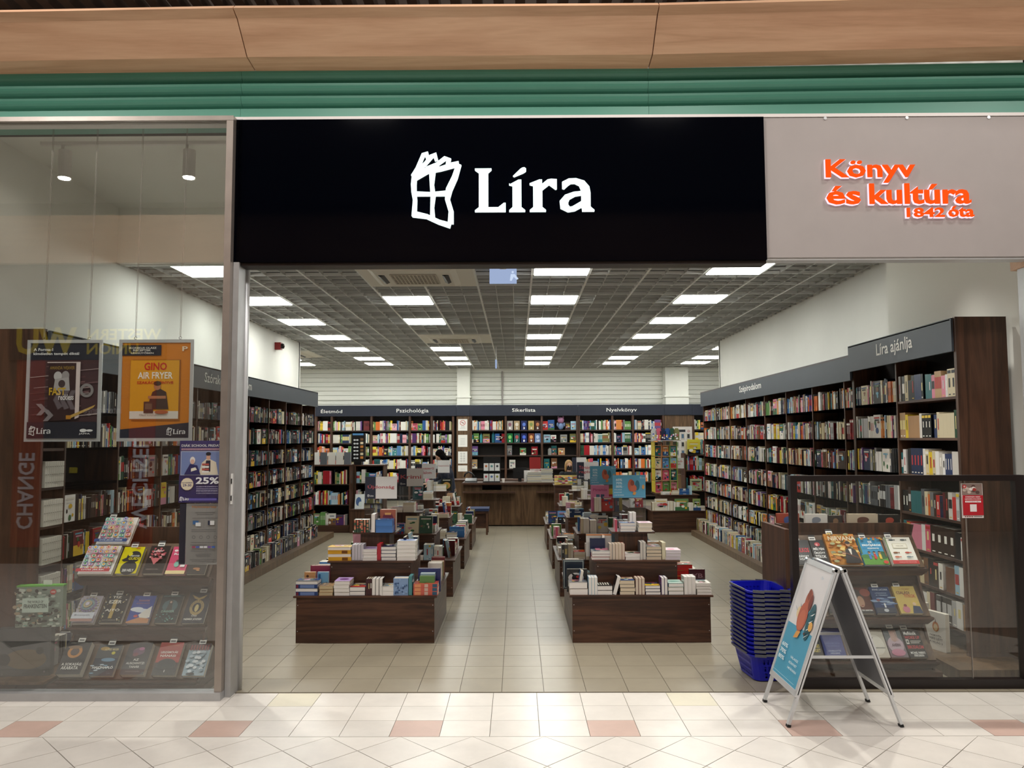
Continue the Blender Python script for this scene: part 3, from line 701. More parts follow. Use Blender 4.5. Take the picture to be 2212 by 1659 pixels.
# ------------------------------------------------------------------ wall bookcases
def side_case(name, lab, xf, Y0, Y1, ups, levels, zh0, zh1, sgn, words, depth=.26, top=None, plinth_x=None, hdr_out=.03):
    """bookcase along a side wall; xf = front plane, sgn = +1 wall on the right, -1 on the left"""
    t = thing(name, lab, 'bookcase', (xf+sgn*depth/2, (Y0+Y1)/2, 0))
    xb = xf+sgn*depth; lo, hi = min(xf, xb), max(xf, xb)
    box('back_panel', 'case_back', min(xb, xb-sgn*.012), max(xb, xb-sgn*.012), Y0, Y1, .08, zh1-.01, t)
    for y in ups: box('upright', 'walnut_z', lo, hi, y-.009, y+.009, .08, zh0+.02, t)
    for z in levels:
        e = [Y0]+[y for y in ups if Y0 < y < Y1]+[Y1]
        for i in range(len(e)-1):
            if e[i+1]-e[i] > .05: box('shelf', 'walnut_y', lo+(.004 if sgn > 0 else 0), hi-(.004 if sgn < 0 else 0), e[i]+.009, e[i+1]-.009, z-.018, z, t)
    a, b = xf-sgn*hdr_out, xf-sgn*(hdr_out-.02)
    h = box('header', 'header_grey', min(a, b), max(a, b), Y0-.01, Y1+.01, zh0, zh1, t)
    box('top_panel', 'walnut_y', min(a, xb), max(a, xb), Y0, Y1, zh1-.014, zh1-.006, t)
    for s_, ya, yb, za, zb in words:
        m = MB(); m.t(0, 0, abs(yb-ya), zb-za, s_, '#e9e9e4', .012)
        o = m.build('lettering', 'paper', h); o.rotation_euler = (0, 0, -sgn*PI/2)
        o.location = Vector(((a-sgn*.0015)*U, (yb if sgn > 0 else ya)*U, za*U))-t.location-h.location
    return t
RL = [1.765, 1.485, 1.215, .93, .67, .43, .21]
ups = [12.47, 11.69, 10.93, 10.16, 9.39, 8.64, 7.87, 7.10]
rc = side_case('bookcase', 'long dark wood bookcase along the right wall under the lower grey header', 2.95, 6.90, 12.5, ups+[6.915], RL, 2.0, 2.225, 1, [('Szépirodalom', 9.4, 10.32, 2.07, 2.175)])
rn = side_case('bookcase', 'front bay of the right wall bookcase under the raised grey header', 2.945, 5.27, 6.895, [6.88, 6.113], [z+.012 for z in RL], 2.075, 2.3, 1, [('Líra ajánlja', 5.78, 6.36, 2.13, 2.255)], depth=.25)
box('end_panel', 'walnut_z', 2.93, 3.27, 5.235, 5.265, 0, 2.305, rn)
pr_ = thing('plinth', 'low dark wood plinth running along the foot of the right bookcase', 'plinth', (2.83, 8.8, 0))
for i in range(5): box('board', 'walnut_plinth', 2.70, 3.2, 4.94+(12.36-4.94)/5*i+.001, 4.94+(12.36-4.94)/5*(i+1)-.001, 0, .08, pr_)
LL = [1.70, 1.45, 1.20, .955, .715, .48, .25]
upl = [11.687, 10.972, 10.219, 9.517, 8.807, 8.09, 7.37, 6.65, 5.93, 5.23]
lc = side_case('bookcase', 'long dark wood bookcase along the left wall under the grey header', -3.0, 4.98, 11.72, upl, LL, 1.985, 2.2, -1, [('Szórakoztató irodalom', 7.45, 8.78, 2.05, 2.145)])
box('end_panel', 'walnut_z', -3.32, -3.0, 4.955, 4.98, 0, 2.21, lc)
pl_ = thing('plinth', 'low dark wood plinth running along the foot of the left bookcase', 'plinth', (-2.95, 8.5, 0))
for i in range(5): box('board', 'walnut_plinth', -3.25, -2.83, 5.3+(12.26-5.3)/5*i+.001, 5.3+(12.26-5.3)/5*(i+1)-.001, 0, .08, pl_)
# books in them.  right side: M's x runs towards the camera, front faces -x
for bi in range(len(ups)):
    ya = ups[bi]-.012; yb = (ups+[6.915])[bi+1]+.012 if bi+1 < len(ups)+1 else 0
    for z in RL+[.08]:
        xo = 2.955 if z > .1 else 2.80
        shelf_fill(T(xo, ya, z, -PI/2), ya-yb, .2, MIXED, full=.97)
    if bi < len(ups): pass
BAYN = {0: 'far', 1: 'near'}
def near_lab(bay, row):
    return lambda cn, i: f'{cn} book, {ORD[i]} along, {ORD[row]} shelf from the top, {"bay beside the end panel" if bay else "second bay from the end panel"}'
cnt = 0
for bay, (ya, yb) in enumerate(((6.868, 6.125), (6.10, 5.275))):
    for row, z in enumerate([z+.012 for z in RL]+[.08]):
        xo = 2.95 if z > .1 else 2.80
        if bay == 1 and row == 7: continue
        ind = bay == 1 and row < 6
        lab = near_lab(bay, row+1) if ind else None
        th = ((.028, .05) if row < 4 else (.045, .08)) if bay else (.014, .032)
        shelf_fill(T(xo, ya, z, -PI/2), ya-yb, .2, [p for p in MIXED if True]+['white']*4, lab=lab, group=None, hlo=.15, hhi=.195, th=th, full=.95)
# left side: M's x runs away from the camera, front faces +x
for bi in range(len(upl)):
    yb = upl[bi]-.012; ya = (upl+[4.98])[bi+1]+.012
    for zi, z in enumerate(LL+[.08]):
        if yb < 6.0 and zi in (2,): continue                 # the bare compartment by the window
        if bi == len(upl)-1:
            if zi in (0, 1, 2): continue
        xo = -3.005 if z > .1 else -2.93
        if bi == len(upl)-1 and 3 <= zi <= 6: continue       # filled with pale ring-bound sets below
        pal = DARK if bi < 6 else DARK+MIXED
        shelf_fill(T(xo, ya, z, PI/2), yb-ya, .2, pal, full=.97)
gn = 'pale ring-bound blocks in the bay beside the window'
for i, (zc, h) in enumerate(((1.33-.0, .155), (1.075, .17), (.83, .185), (.59, .2))):
    z0 = LL[2+i] if True else 0
    t = thing('calendar_block', f'pale set of spiral calendars filling a shelf, {ORD[i+1]} from the top behind the window edge', 'calendars', (-2.97, 5.1, LL[2+i]), group=gn)
    for k in range(9):
        m = MB(); m.box(-.02, .10, 0, .0215, 0, .165, c('#cfcabf'))
        o = m.build('calendar', 'paper', t, (-.12, -.105+k*.0235, 0))
    m = MB()
    for k in range(9):
        for q in range(3): m.box(-.0185, -.0175, -.105+k*.0235+.004, -.105+k*.0235+.017, .03+q*.05, .035+q*.05, c('#9a958c'))
    m.build('spine_print', 'paper', t)

# ------------------------------------------------------------------ bookcases on the back wall
YB = 19.4
def back_case(lab, X0, X1, ups, words, zt=2.335, hd='header_navy'):
    t = thing('bookcase', lab, 'bookcase', ((X0+X1)/2, YB+.15, 0))
    box('back_panel', 'case_back', X0, X1, YB+.3, YB+.32, 0, 2.3, t)
    for x in ups: box('upright', 'walnut_z', x-.025, x+.025, YB, YB+.3, 0, 2.07, t)
    for z in (1.72, 1.41, 1.10, .775, .45, .12):
        for i in range(len(ups)-1): box('shelf', 'case_dark', ups[i]+.025, ups[i+1]-.025, YB+.004, YB+.3, z-.03, z, t)
    h = box('header', hd, X0, X1, YB-.03, YB, 2.07, zt, t)
    for s_, xa, xb, za, zb in words:
        m = MB(); m.t(0, 0, xb-xa, zb-za, s_, '#f0f0ec', .004)
        o = m.build('lettering', 'paper', h); o.location = Vector((xa*U, (YB-.032)*U, za*U))-t.location-h.location
    return t
X = lambda px: (px-1116)*19.45/1700
bc1 = [-4.95, -4.57, -3.59, -2.64, -2.10, -1.57]
back_case('rear bookcase under the navy header reading életmód and pszichológia', -5.0, -1.49, bc1, [('Életmód', X(694), X(740), 2.15, 2.25), ('Pszichológia', X(857), X(926), 2.13, 2.25)])
bc2 = [-1.13, -.276, .615, 1.49]
back_case('rear bookcase behind the till under the navy header reading sikerlista', -1.155, 1.505, bc2, [('Sikerlista', X(1106), X(1156), 2.165, 2.25)])
bc3 = [1.53, 2.354, 2.856, 3.61]
back_case('rear bookcase under the navy header reading nyelvkönyv', 1.51, 3.635, bc3, [('Nyelvkönyv', X(1309), X(1374), 2.135, 2.25)])
bc4 = [4.34, 5.3, 6.2]
back_case('rear corner bookcase partly hidden by the right wall bookcase', 4.32, 6.25, bc4, [])
for ups_, bay0 in ((bc1, 0), (bc3, 0), (bc4, 0)):
    for i in range(len(ups_)-1):
        for z in (1.72, 1.41, 1.10, .775, .45):
            shelf_fill(T(ups_[i]+.03, YB+.03, z), ups_[i+1]-ups_[i]-.06, .24, BRIGHT, hlo=.2, hhi=.25, th=(.018, .04), full=.98)
shelf_fill(T(bc2[0]+.03, YB+.03, 1.72), .8, .24, BRIGHT, hlo=.2, hhi=.25, th=(.014, .03))
for i, px_lab in enumerate(('left', 'right')): pass
def pilaster(x0, x1, lab):
    t = thing('pilaster_cladding', lab, 'panel', ((x0+x1)/2, YB+.02, 0))
    box('board', 'walnut_lit', x0, x1, YB, YB+.04, 0, 2.07, t); box('header', 'header_navy', x0, x1, YB-.035, YB+.01, 2.072, 2.335, t)
pilaster(-1.485, -1.16, 'narrow wood-clad pillar with white notices, left of the till shelves')
pilaster(3.64, 4.315, 'wide wood-clad pillar behind the picture board, rear right')
# bestseller shelf: numbered covers standing cover-out, and small goods
cx0 = [1101, 1116, 1131.5, 1147, 1161]; n_ = 0
covs = [('pale grey', '#b8b0ac'), ('tan', '#a99272'), ('navy', '#27305e'), ('cream', '#b9a266'), ('dark brown', '#4a2f28'),
        ('green', '#1f7a45'), ('teal', '#2b5b5a'), ('navy', '#232c62'), ('brown', '#7a4432'), ('blue', '#7a8fc0')]
for i in range(10):
    z = 1.72 if i < 5 else 1.41
    x = X(cx0[i % 5]); cn, hx = covs[i]
    def art(m, w, h, i=i):
        m.e(w*.5, h*.6, w*.28, h*.2, ['#8a5a6a', '#d8cfc0', '#5a7ad0', '#7a8a4a', '#c07a50', '#8ad070', '#b05050', '#4a6ad8', '#d8a060', '#c0d0f0'][i])
        m.t(w*.35, h*.08, w*.65 if i < 9 else w*.8, h*.32, str(i+1), '#f4f4f0', .03)
    book(T(x, YB+.09, z), 'FO', .225, .14, .03, cn, c(hx), None, f'{cn} numbered book standing cover-out behind the till, marked {i+1}, {"upper" if i < 5 else "lower"} row', 'numbered bestsellers on the till shelves', None, art)
# ================================================================== display tables
def table(lab, x0, x1, y0, y1):
    cx, cy = (x0+x1)/2, (y0+y1)/2
    t = thing('display_table', lab, 'table', (cx, cy, 0))
    w = (x1-x0)/2; d_ = (y1-y0)/2
    for (hw, hd, z0, z1, dx, dy) in ((w, d_, 0, .344, 0, 0), (.31, .30, .344, .568, -.0, -.0), (.115, .115, .568, .767, -.0, -.0)):
        ax, ay = cx+dx, cy+dy; o_ = {w: .02, .31: .02, .115: .055}[hw]
        box('front_panel', 'walnut_x' if hw > .2 else 'walnut_z', ax-hw, ax+hw, ay-hd, ay-hd+.014, z0, z1-.013, t)
        box('back_panel', 'walnut_x', ax-hw, ax+hw, ay+hd-.014, ay+hd, z0, z1-.013, t)
        box('side_panel', 'walnut_y', ax-hw, ax-hw+.014, ay-hd+.014, ay+hd-.014, z0, z1-.013, t)
        box('side_panel', 'walnut_y', ax+hw-.014, ax+hw, ay-hd+.014, ay+hd-.014, z0, z1-.013, t)
        box('top_board', 'walnut_x', ax-hw-o_, ax+hw+o_, ay-hd-o_*.6, ay+hd+o_*.6, z1-.013, z1, t)
        if hw > .25:
            m = MB()
            for sx in (-1, 1):
                for q in (.25, .8): m.tube((sx*(hw-.012), 0, (z1-z0)*q), (sx*(hw-.012), -.0012, (z1-z0)*q), .003, 8)
            m.build('screw_cap', 'aluminium', t, (ax-cx, ay-hd-cy, z0))
    return t
def pos(i, n): return 'bottom' if i == 0 else ('top' if i == n-1 else f'{ORD[i+1]} from bottom')
CT = {}
def pile(M, kind, n, size, a, b, cols, ctx=None, art=None, page=None, col=None, bands=None):
    """n books lying (LF/LS/LH: size = stack height) or standing (VS/VF: size = thickness of one); M's origin = left front foot"""
    p = 0
    if ctx: CT[ctx] = CT.get(ctx, 0)+1; p = CT[ctx]
    ly = kind[0] == 'L'
    x = 0
    for i in range(n):
        cn = cols[i % len(cols)]
        t = size/n if ly else size
        kk = kind
        if kind == 'LM': kk = 'LF' if i % 2 else 'LS'
        ex, ey, ez = ext(kk, a, b, t)
        jx, jy, jr = (R.uniform(-.003, .003), R.uniform(0, .005), R.uniform(-.02, .02)) if ly else (0, R.uniform(0, .003), 0)
        if ly: m = M @ T(ex/2+jx, ey/2+jy, i*(t+.0003), jr if i else 0)
        else: m = M @ T(x+ex/2, ey/2+jy, 0); x += ex+.0008
        lb = None
        if ctx:
            w = f'{pos(i, n)} in {ORD[p]} pile' if ly and n > 1 else (f'{ORD[i+1]} upright in {ORD[p]} cluster' if n > 1 else f'making up {ORD[p]} spot')
            lb = f'{cn} book, {w} along {ctx}'
        ar = None
        if ly and i == n-1: ar = art or (lambda m_, w_, h_: blob_art(m_, w_, h_))
        if not ctx and ly and i == n-1:
            REST.M = m @ Matrix.Translation((-ex/2, -ey/2, t+.0004)) @ Matrix.Rotation(-PI/2, 4, 'X'); k0 = REST.L; REST.L = 0; blob_art(REST, ex, ey, n=4); REST.L = k0
        book(m, kk, a, b, t, cn, col, page, lb, None, bands if bands is not None else (rb() if kk in ('LS', 'VS') else None), ar)
    return x if not ly else ext('LF' if kind == 'LM' else kind, a, b, .01)[0]
def edge(M, L, ctx, pal=None, tall=.13, dense=1.):
    """random piles along one side of a tier, fronts to M's -y"""
    pal = pal or ['white', 'white', 'cream', 'black', 'navy', 'grey', 'teal', 'dark red', 'olive', 'pale blue', 'pink', 'orange', 'tan', 'green', 'blue', 'red']
    x = .01
    while x < L-.06:
        r_ = R.random(); h = R.uniform(.04, .11)
        if r_ < .45:
            k = R.choice(['LH', 'LH', 'LF', 'LS']); n = max(1, round(h/.024)); a, b = R.uniform(.15, .18), R.uniform(.105, .125)
            wx = ext(k, a, b, .01)[0]
            if x+wx > L: k = 'LH'; wx = b
            if x+wx > L+.01: break
            pile(M @ T(x, .005, 0), k, n, n*.024, a, b, [R.choice(pal)], ctx); x += wx+.006
        elif r_ < .85:
            n = R.randint(2, 4); t = R.uniform(.018, .028)
            if x+n*t > L: break
            x += pile(M @ T(x, .005, 0), R.choice(['VF', 'VF', 'VS']), n, t, R.uniform(.12, .15), .11, [R.choice(pal)], ctx)+.006
        else:
            cn = R.choice(pal); w = R.uniform(.11, .14)
            if x+w > L: break
            if ctx: CT[ctx] = CT.get(ctx, 0)+1; p = CT[ctx]
            book(M @ T(x+w/2, .05, 0, 0, -.18), 'FO', .17, w, .02, cn, None, None, f'{cn} book shown cover-out, {ORD[p]} item along {ctx}' if ctx else None, None, None, blob_art)
            if not ctx: REST.M = M @ T(x, .039, .004, 0, -.18); k0 = REST.L; REST.L = 0; blob_art(REST, w, .16, n=5); REST.L = k0
            x += w+.008
LX, RX = (-1.64, -.615), (.405, 1.425)
TY = [5.92, 7.62, 9.23, 10.8]
for i, y in enumerate(TY):
    n_ = ['nearest', 'second', 'third', 'rearmost'][i]
    table(f'{n_} three-tier dark wood book table in the row left of the aisle', LX[0], LX[1], y, y+1.0)
    table(f'{n_} three-tier dark wood book table in the row right of the aisle', RX[0], RX[1], y, y+1.0)
# --- nearest left table, front edges as photographed
y1, z1, z2, z3 = 5.925, .3445, .5685, .7675
c1 = 'bottom tier front, left table'; x = lambda cr: ((600+cr/4.147)-1116)*5.83/1700
ww = lambda a, b: (b-a)/4.147*5.83/1700
P = lambda cx, kind, n, size, a, b, cols, ctx, **k: pile(T(x(cx), y1, z1), kind, n, size, a, b, cols, ctx, **k)
def navy_band(): return [(.02, .12, c('#7a2a3a')), (.2, .85, c('#6f86b8'))]
P(147, 'LM', 4, .106, .163, .115, ['navy', 'white'], c1, page=WHITEP, col=c('#2c4378'), bands=navy_band())
def leo(m, w, h):
    for i in range(40): m.e(R.uniform(.005, w-.005), R.uniform(.005, h-.005), .006, .005, '#17130e', 7)
P(360, 'LH', 3, .07, .13, .102, ['tan'], c1, page=c('#cbb892'), art=leo)
P(492, 'LH', 4, .104, .165, .115, ['white'], c1, page=WHITEP, art=lambda m, w, h: (m.r(0, 0, w, h, '#b79acb'), m.e(w*.5, h*.5, w*.3, h*.22, '#6e3f7e')))
P(634, 'LH', 2, .062, .15, .115, ['navy', 'grey'], c1, page=WHITEP)
P(779, 'VS', 3, .0145, .122, .1, ['dark red'], c1, col=c('#3d141b'))
P(833, 'VF', 3, .026, .122, .11, ['black'], c1, page=WHITEP)
P(912, 'LH', 2, .066, .13, .095, ['white'], c1, page=WHITEP)
def flor(m, w, h):
    for i in range(26): q = R.random(); m.e(R.uniform(.006, w-.006), R.uniform(.006, h-.006), .007, .007, R.choice(['#5f7fae', '#8fb0d8', '#3d5a86']), 6)
book(T(x(1092), y1+.05, z1), 'FO', .124, .11, .09, 'pale blue', c('#86a3cc'), PAGE, 'thick pale blue patterned book block standing near the right end, lowest tier, left table', None, None, flor)
P(1163, 'VF', 1, .026, .14, .12, ['teal'], c1, page=c('#4f8d8f'))
P(1205, 'LS', 3, .084, .18, .125, ['orange'], c1, col=c('#d0604e'), bands=[(.05, .3, c('#e89a6a')), (.45, .6, c('#d8b8a8')), (.78, .97, c('#2f5c78'))])
book(T(x(1330), y1+.16, z1), 'FO', .175, .17, .03, 'navy', c('#272f66'), PAGE, 'large navy book cover-out behind the orange-spined pile, nearest left table', None, None, lambda m, w, h: (m.t(w*.2, h*.5, w*.8, h*.7, 'ELLE', '#3d4a8a', .02)))
book(T(x(232), y1+.15, z1), 'FO', .15, .085, .03, 'orange', c('#c9935f'), PAGE, 'ochre book cover-out behind the navy and white pile, nearest left table', None, None, lambda m, w, h: m.e(w*.3, h*.8, .01, .01, '#5a3a2a'))
book(T(x(352), y1+.15, z1), 'FO', .15, .085, .03, 'blue', c('#6fa3c9'), PAGE, 'sky blue book cover-out beside the ochre one, nearest left table', None, None, lambda m, w, h: m.r(w*.1, h*.7, w*.3, h*.9, '#2a5a88'))
book(T(x(330), y1+.24, z1), 'FO', .185, .2, .03, 'pink', c('#8c3350'), PAGE, 'large magenta book standing at the back left of the nearest left table')
x = lambda cr: ((600+cr/4.147)-1116)*6.0/1700
y2 = 6.135; c2 = 'middle tier front, left table'
P2 = lambda cx, kind, n, size, a, b, cols, ctx, **k: pile(T(x(cx), y2, z2), kind, n, size, a, b, cols, ctx, **k)
P2(424, 'LM', 4, .103, .178, .12, ['yellow'], c2, page=WHITEP, col=c('#dfa92b'), bands=[(.6, .85, c('#7a4a12'))])
P2(640, 'VF', 4, .022, .122, .11, ['pale grey'], c2, page=c('#cfc9d0'))
P2(736, 'LH', 4, .086, .15, .112, ['white'], c2, page=WHITEP, art=lambda m, w, h: (m.r(0, 0, w, h, '#a393b3'), m.e(w*.5, h*.5, w*.35, h*.2, '#5d4a6e')))
P2(869, 'VF', 1, .03, .125, .12, ['red'], c2, page=c('#b82b3a'))
P2(906, 'LH', 4, .105, .15, .115, ['navy'], c2, page=WHITEP)
P2(1048, 'LF', 5, .147, .145, .115, ['white'], c2, page=WHITEP, art=lambda m, w, h: (m.r(0, 0, w, h, '#d8dde8'), m.e(w*.5, h*.5, w*.42, h*.38, '#2a4f9a')))
x = lambda cr: ((600+cr/4.147)-1116)*6.28/1700
y3 = 6.255; c3 = 'top tier front, left table'
def floral(m, w, h):
    for i in range(9):
        for j in range(3): m.e(w*(.15+.35*j), h*(.06+.11*i), .008, .006, R.choice(['#c0604e', '#d89a7a', '#3d5a44']), 6)
for k in range(2):
    book(T(x(725+k*62), y3+.06, z3, .05), 'FO', .1, .062, .1, 'black', c('#26332c'), WHITEP, f'small book with coral flower spine, {ORD[k+1]} of two atop the nearest left table', None, None, floral)
P3 = lambda cx, kind, n, size, a, b, cols, ctx, **k: pile(T(x(cx), y3, z3), kind, n, size, a, b, cols, ctx, **k)
P3(848, 'VF', 1, .03, .145, .12, ['white'], c3, page=WHITEP)
P3(886, 'LF', 2, .1, .135, .11, ['blue'], c3, page=c('#4f7fbf'))
book(T(x(975), y3+.15, z3), 'FO', .17, .125, .07, 'orange', c('#a05a48'), PAGE, 'thick rust-red book standing behind the blue books atop the nearest left table', None, None, lambda m, w, h: (m.e(w*.5, h*.6, w*.35, h*.25, '#6e3040'), m.r(w*.3, h*.75, w*.7, h*.85, '#d8a060')))
edge(T(LX[1]+.0, 5.95, z1, PI/2), .95, 'lowest tier aisle side, left table')
edge(T(-.80, 6.14, z2, PI/2), .56, None)
# --- nearest right table
x = lambda cr: ((1150+cr/4.147)-1116)*5.83/1700
c4 = 'bottom tier front, right table'
P(325, 'LF', 2, .093, .135, .115, ['tan', 'grey'], c4, page=WHITEP)
P(497, 'VF', 3, .0215, .128, .11, ['pale blue'], c4, page=WHITEP)
P(572, 'LH', 2, .067, .14, .112, ['black', 'black'], c4, page=WHITEP, art=lambda m, w, h: (m.r(0, 0, w, h, '#202020'), [m.r(w*(.1+.16*i), h*.2, w*(.18+.16*i), h*.85, '#d8d4c4') for i in range(5)]))
o = book(T(x(727), y1+.06, z1, 0) @ Matrix.Rotation(.28, 4, 'Y'), 'VF', .135, .11, .03, 'black', None, WHITEP, 'black-covered book leaning against its neighbours, bottom tier front, right table')
P(778, 'LH', 4, .104, .15, .112, ['navy', 'cream'], c4, page=c('#dccbb0'))
P(917, 'VF', 3, .0225, .122, .11, ['dark red'], c4, page=c('#dcccb8'))
P(1004, 'LH', 3, .067, .14, .112, ['navy'], c4, page=WHITEP)
P(1149, 'VF', 2, .0225, .124, .11, ['purple', 'navy'], c4, page=WHITEP)
P(1209, 'LH', 3, .084, .15, .113, ['teal', 'cream'], c4, page=WHITEP, art=lambda m, w, h: (m.r(0, 0, w, h, '#b8cfc4'), m.e(w*.5, h*.5, w*.35, h*.1, '#3f8f80')))
P(1352, 'VF', 3, .028, .132, .11, ['white'], c4, page=WHITEP)
P(1464, 'LH', 4, .083, .15, .108, ['white'], c4, page=WHITEP)
book(T(x(1515), y1+.18, z1), 'FO', .16, .12, .03, 'dark red', c('#3e1c22'), PAGE, 'dark maroon book cover-out behind the white pile, bottom tier, nearest right table', None, None, lambda m, w, h: (m.e(w*.6, h*.3, w*.2, h*.1, '#b8483a'), m.t(w*.15, h*.6, w*.85, h*.8, 'YB', '#6e4a52', .02)))
book(T(x(405), y1+.14, z1+.0), 'FO', .17, .155, .03, 'black', c('#141518'), PAGE, 'black book with pale round motif, left end of the nearest right table', None, None, lambda m, w, h: (m.e(w*.45, h*.62, w*.38, h*.22, '#c9c6c0'), m.e(w*.45, h*.62, w*.2, h*.14, '#141518'), m.p([(w*.1, h*.95), (w*.4, h*.75), (w*.3, h*.7)], '#141518'), m.e(w*.55, h*.66, w*.1, h*.06, '#b8302c')))
book(T(x(385), y1+.26, z1), 'FO', .22, .165, .03, 'navy', c('#1a2534'), PAGE, 'tall dark framed book behind the round-motif one, nearest right table', None, None, lambda m, w, h: (m.r(w*.04, h*.04, w*.96, h*.97, '#8f9a9a'), m.r(w*.08, h*.06, w*.92, h*.94, '#1a2534')))
pile(T(x(1300), y1+.28, z1+.0), 'LF', 4, .175, .17, .12, ['red', 'red', 'yellow', 'red'], 'rear corner, lowest tier, right table', page=c('#b8302c'))
x = lambda cr: ((1150+cr/4.147)-1116)*6.0/1700
c5 = 'middle tier front, right table'
P2(535, 'LF', 3, .068, .14, .115, ['red', 'red', 'pale grey'], c5, page=WHITEP)
book(T(x(600), y2+.14, z2), 'FO', .15, .12, .025, 'navy', c('#1d2747'), PAGE, 'navy book cover-out above the red-covered pile, middle tier, nearest right table', None, None, lambda m, w, h: m.t(w*.55, h*.3, w*.9, h*.45, '25', '#9aa4b8', .02))
book(T(x(620), y2+.2, z2), 'FO', .175, .2, .02, 'white', c('#d6d2cc'), PAGE, 'wide framed book with orange border behind the navy one, nearest right table', None, None, lambda m, w, h: (m.r(0, h*.93, w, h, '#d08a58')))
P2(690, 'VF', 5, .0235, .122, .11, ['grey', 'grey', 'tan', 'cream', 'red'], c5, page=c('#dccbb8'))
P2(834, 'LF', 2, .048, .132, .115, ['white'], c5, page=WHITEP)
P2(969, 'VF', 2, .022, .135, .12, ['grey', 'pale grey'], c5, page=c('#d8d2c8'))
P2(1024, 'LH', 4, .1, .15, .117, ['grey'], c5, page=c('#dccbb0'))
P2(1167, 'VF', 1, .028, .132, .12, ['cream'], c5, page=c('#ddd6b8'))
P2(1200, 'LH', 3, .072, .15, .116, ['white'], c5, page=c('#dfd6dc'), art=lambda m, w, h: (m.r(0, 0, w, h, '#e0c3cc'), m.e(w*.4, h*.4, w*.25, h*.2, '#d0789a')))
x = lambda cr: ((1150+cr/4.147)-1116)*6.28/1700
c6 = 'top tier front, right table'
P3(720, 'VF', 1, .02, .095, .1, ['pink'], c6, page=c('#b84a60'))
P3(768, 'LF', 3, .07, .117, .1, ['blue', 'white', 'blue'], c6, page=WHITEP)
pile(T(x(862), y3+.07, z3+.0), 'VF', 2, .026, .145, .1, ['white'], c6, page=WHITEP)
P3(930, 'LH', 2, .068, .14, .107, ['white'], c6, page=c('#e3d8c4'), art=lambda m, w, h: (m.r(0, 0, w, h, '#e2c8d0'), m.e(w*.5, h*.5, w*.3, h*.2, '#c87a9a')))
edge(T(RX[0]-.0, 6.88, z1, -PI/2), .93, None)
edge(T(.60, 6.70, z2, -PI/2), .54, None)
# --- the tables behind: the same tiers with smaller-looking piles, gathered in the shelf-book mass
for i, y in enumerate(TY):
    for s_, (xa, xb) in ((-1, LX), (1, RX)):
        cx, cy = (xa+xb)/2, y+.5
        if i:
            edge(T(xa+.01, y+.01, z1), 1.0, None); edge(T(cx-.3, cy-.29, z2), .6, None); edge(T(cx-.15, cy-.15, z3), .3, None)
            if s_ < 0: edge(T(xb, y+.14, z1, PI/2), .8, None); edge(T(cx+.31, cy-.16, z2, PI/2), .44, None)
            else: edge(T(xa, y+.95, z1, -PI/2), .8, None); edge(T(cx-.31, cy+.28, z2, -PI/2), .44, None)
        if s_ < 0: edge(T(xa, y+.95, z1, -PI/2), .75, None)
        else: edge(T(xb, y+.2, z1, PI/2), .75, None)
        edge(T(cx+.31, cy+.29, z2, PI), .6, None)
book(T(.78, 8.0, z2), 'FO', .19, .22, .05, 'pale blue', c('#a9b8c4'), PAGE, 'wide pale comic book with children on its cover, second table right of the aisle', None, None, lambda m, w, h: (m.e(w*.3, h*.5, w*.22, h*.3, '#5a5aa0'), m.e(w*.55, h*.55, w*.12, h*.2, '#e0a98a'), m.e(w*.75, h*.9, w*.09, h*.1, '#20202a'), m.e(w*.7, h*.25, w*.12, h*.15, '#d8a088'), m.e(w*.45, h*.8, w*.2, h*.12, '#e6e0d8')))
book(T(.84, 8.05, z3), 'FO', .26, .18, .03, 'pink', c('#d37fa6'), PAGE, 'large pink puzzle book cover-out atop the second table right of the aisle', None, None, lambda m, w, h: (m.t(w*.1, h*.78, w*.9, h*.88, 'Piramis', '#b0487c', .03), [m.r(w*(.28+.26*i), h*(.2+.25*j), w*(.48+.26*i), h*(.4+.25*j), '#3f5a78') for i in range(2) for j in range(2)]))
book(T(1.0, 8.1, z3), 'FO', .22, .14, .03, 'yellow', c('#c9b63a'), PAGE, 'yellow book with round orange motif beside the large pink puzzle book', None, None, lambda m, w, h: (m.e(w*.5, h*.35, w*.3, h*.2, '#d08a2a'), m.e(w*.6, h*.75, w*.25, h*.15, '#6a5a2a')))
book(T(-1.0, 11.25, z3), 'FO', .17, .15, .04, 'black', c('#22241f'), PAGE, 'black cookbook with plate of food on its cover, rearmost left table', None, None, lambda m, w, h: (m.e(w*.5, h*.45, w*.36, h*.28, '#b58a4a'), m.e(w*.45, h*.4, w*.2, h*.16, '#7a8a3a'), m.r(w*.15, h*.86, w*.85, h*.92, '#c9c4b4')))
book(T(-1.2, 11.2, z3), 'FO', .13, .15, .04, 'white', c('#d8d0c4'), PAGE, 'pale cookbook with red dish on its cover, rearmost left table', None, None, lambda m, w, h: (m.e(w*.5, h*.5, w*.4, h*.26, '#b85a3a'), m.r(0, 0, w, h*.2, '#c9b09a')))

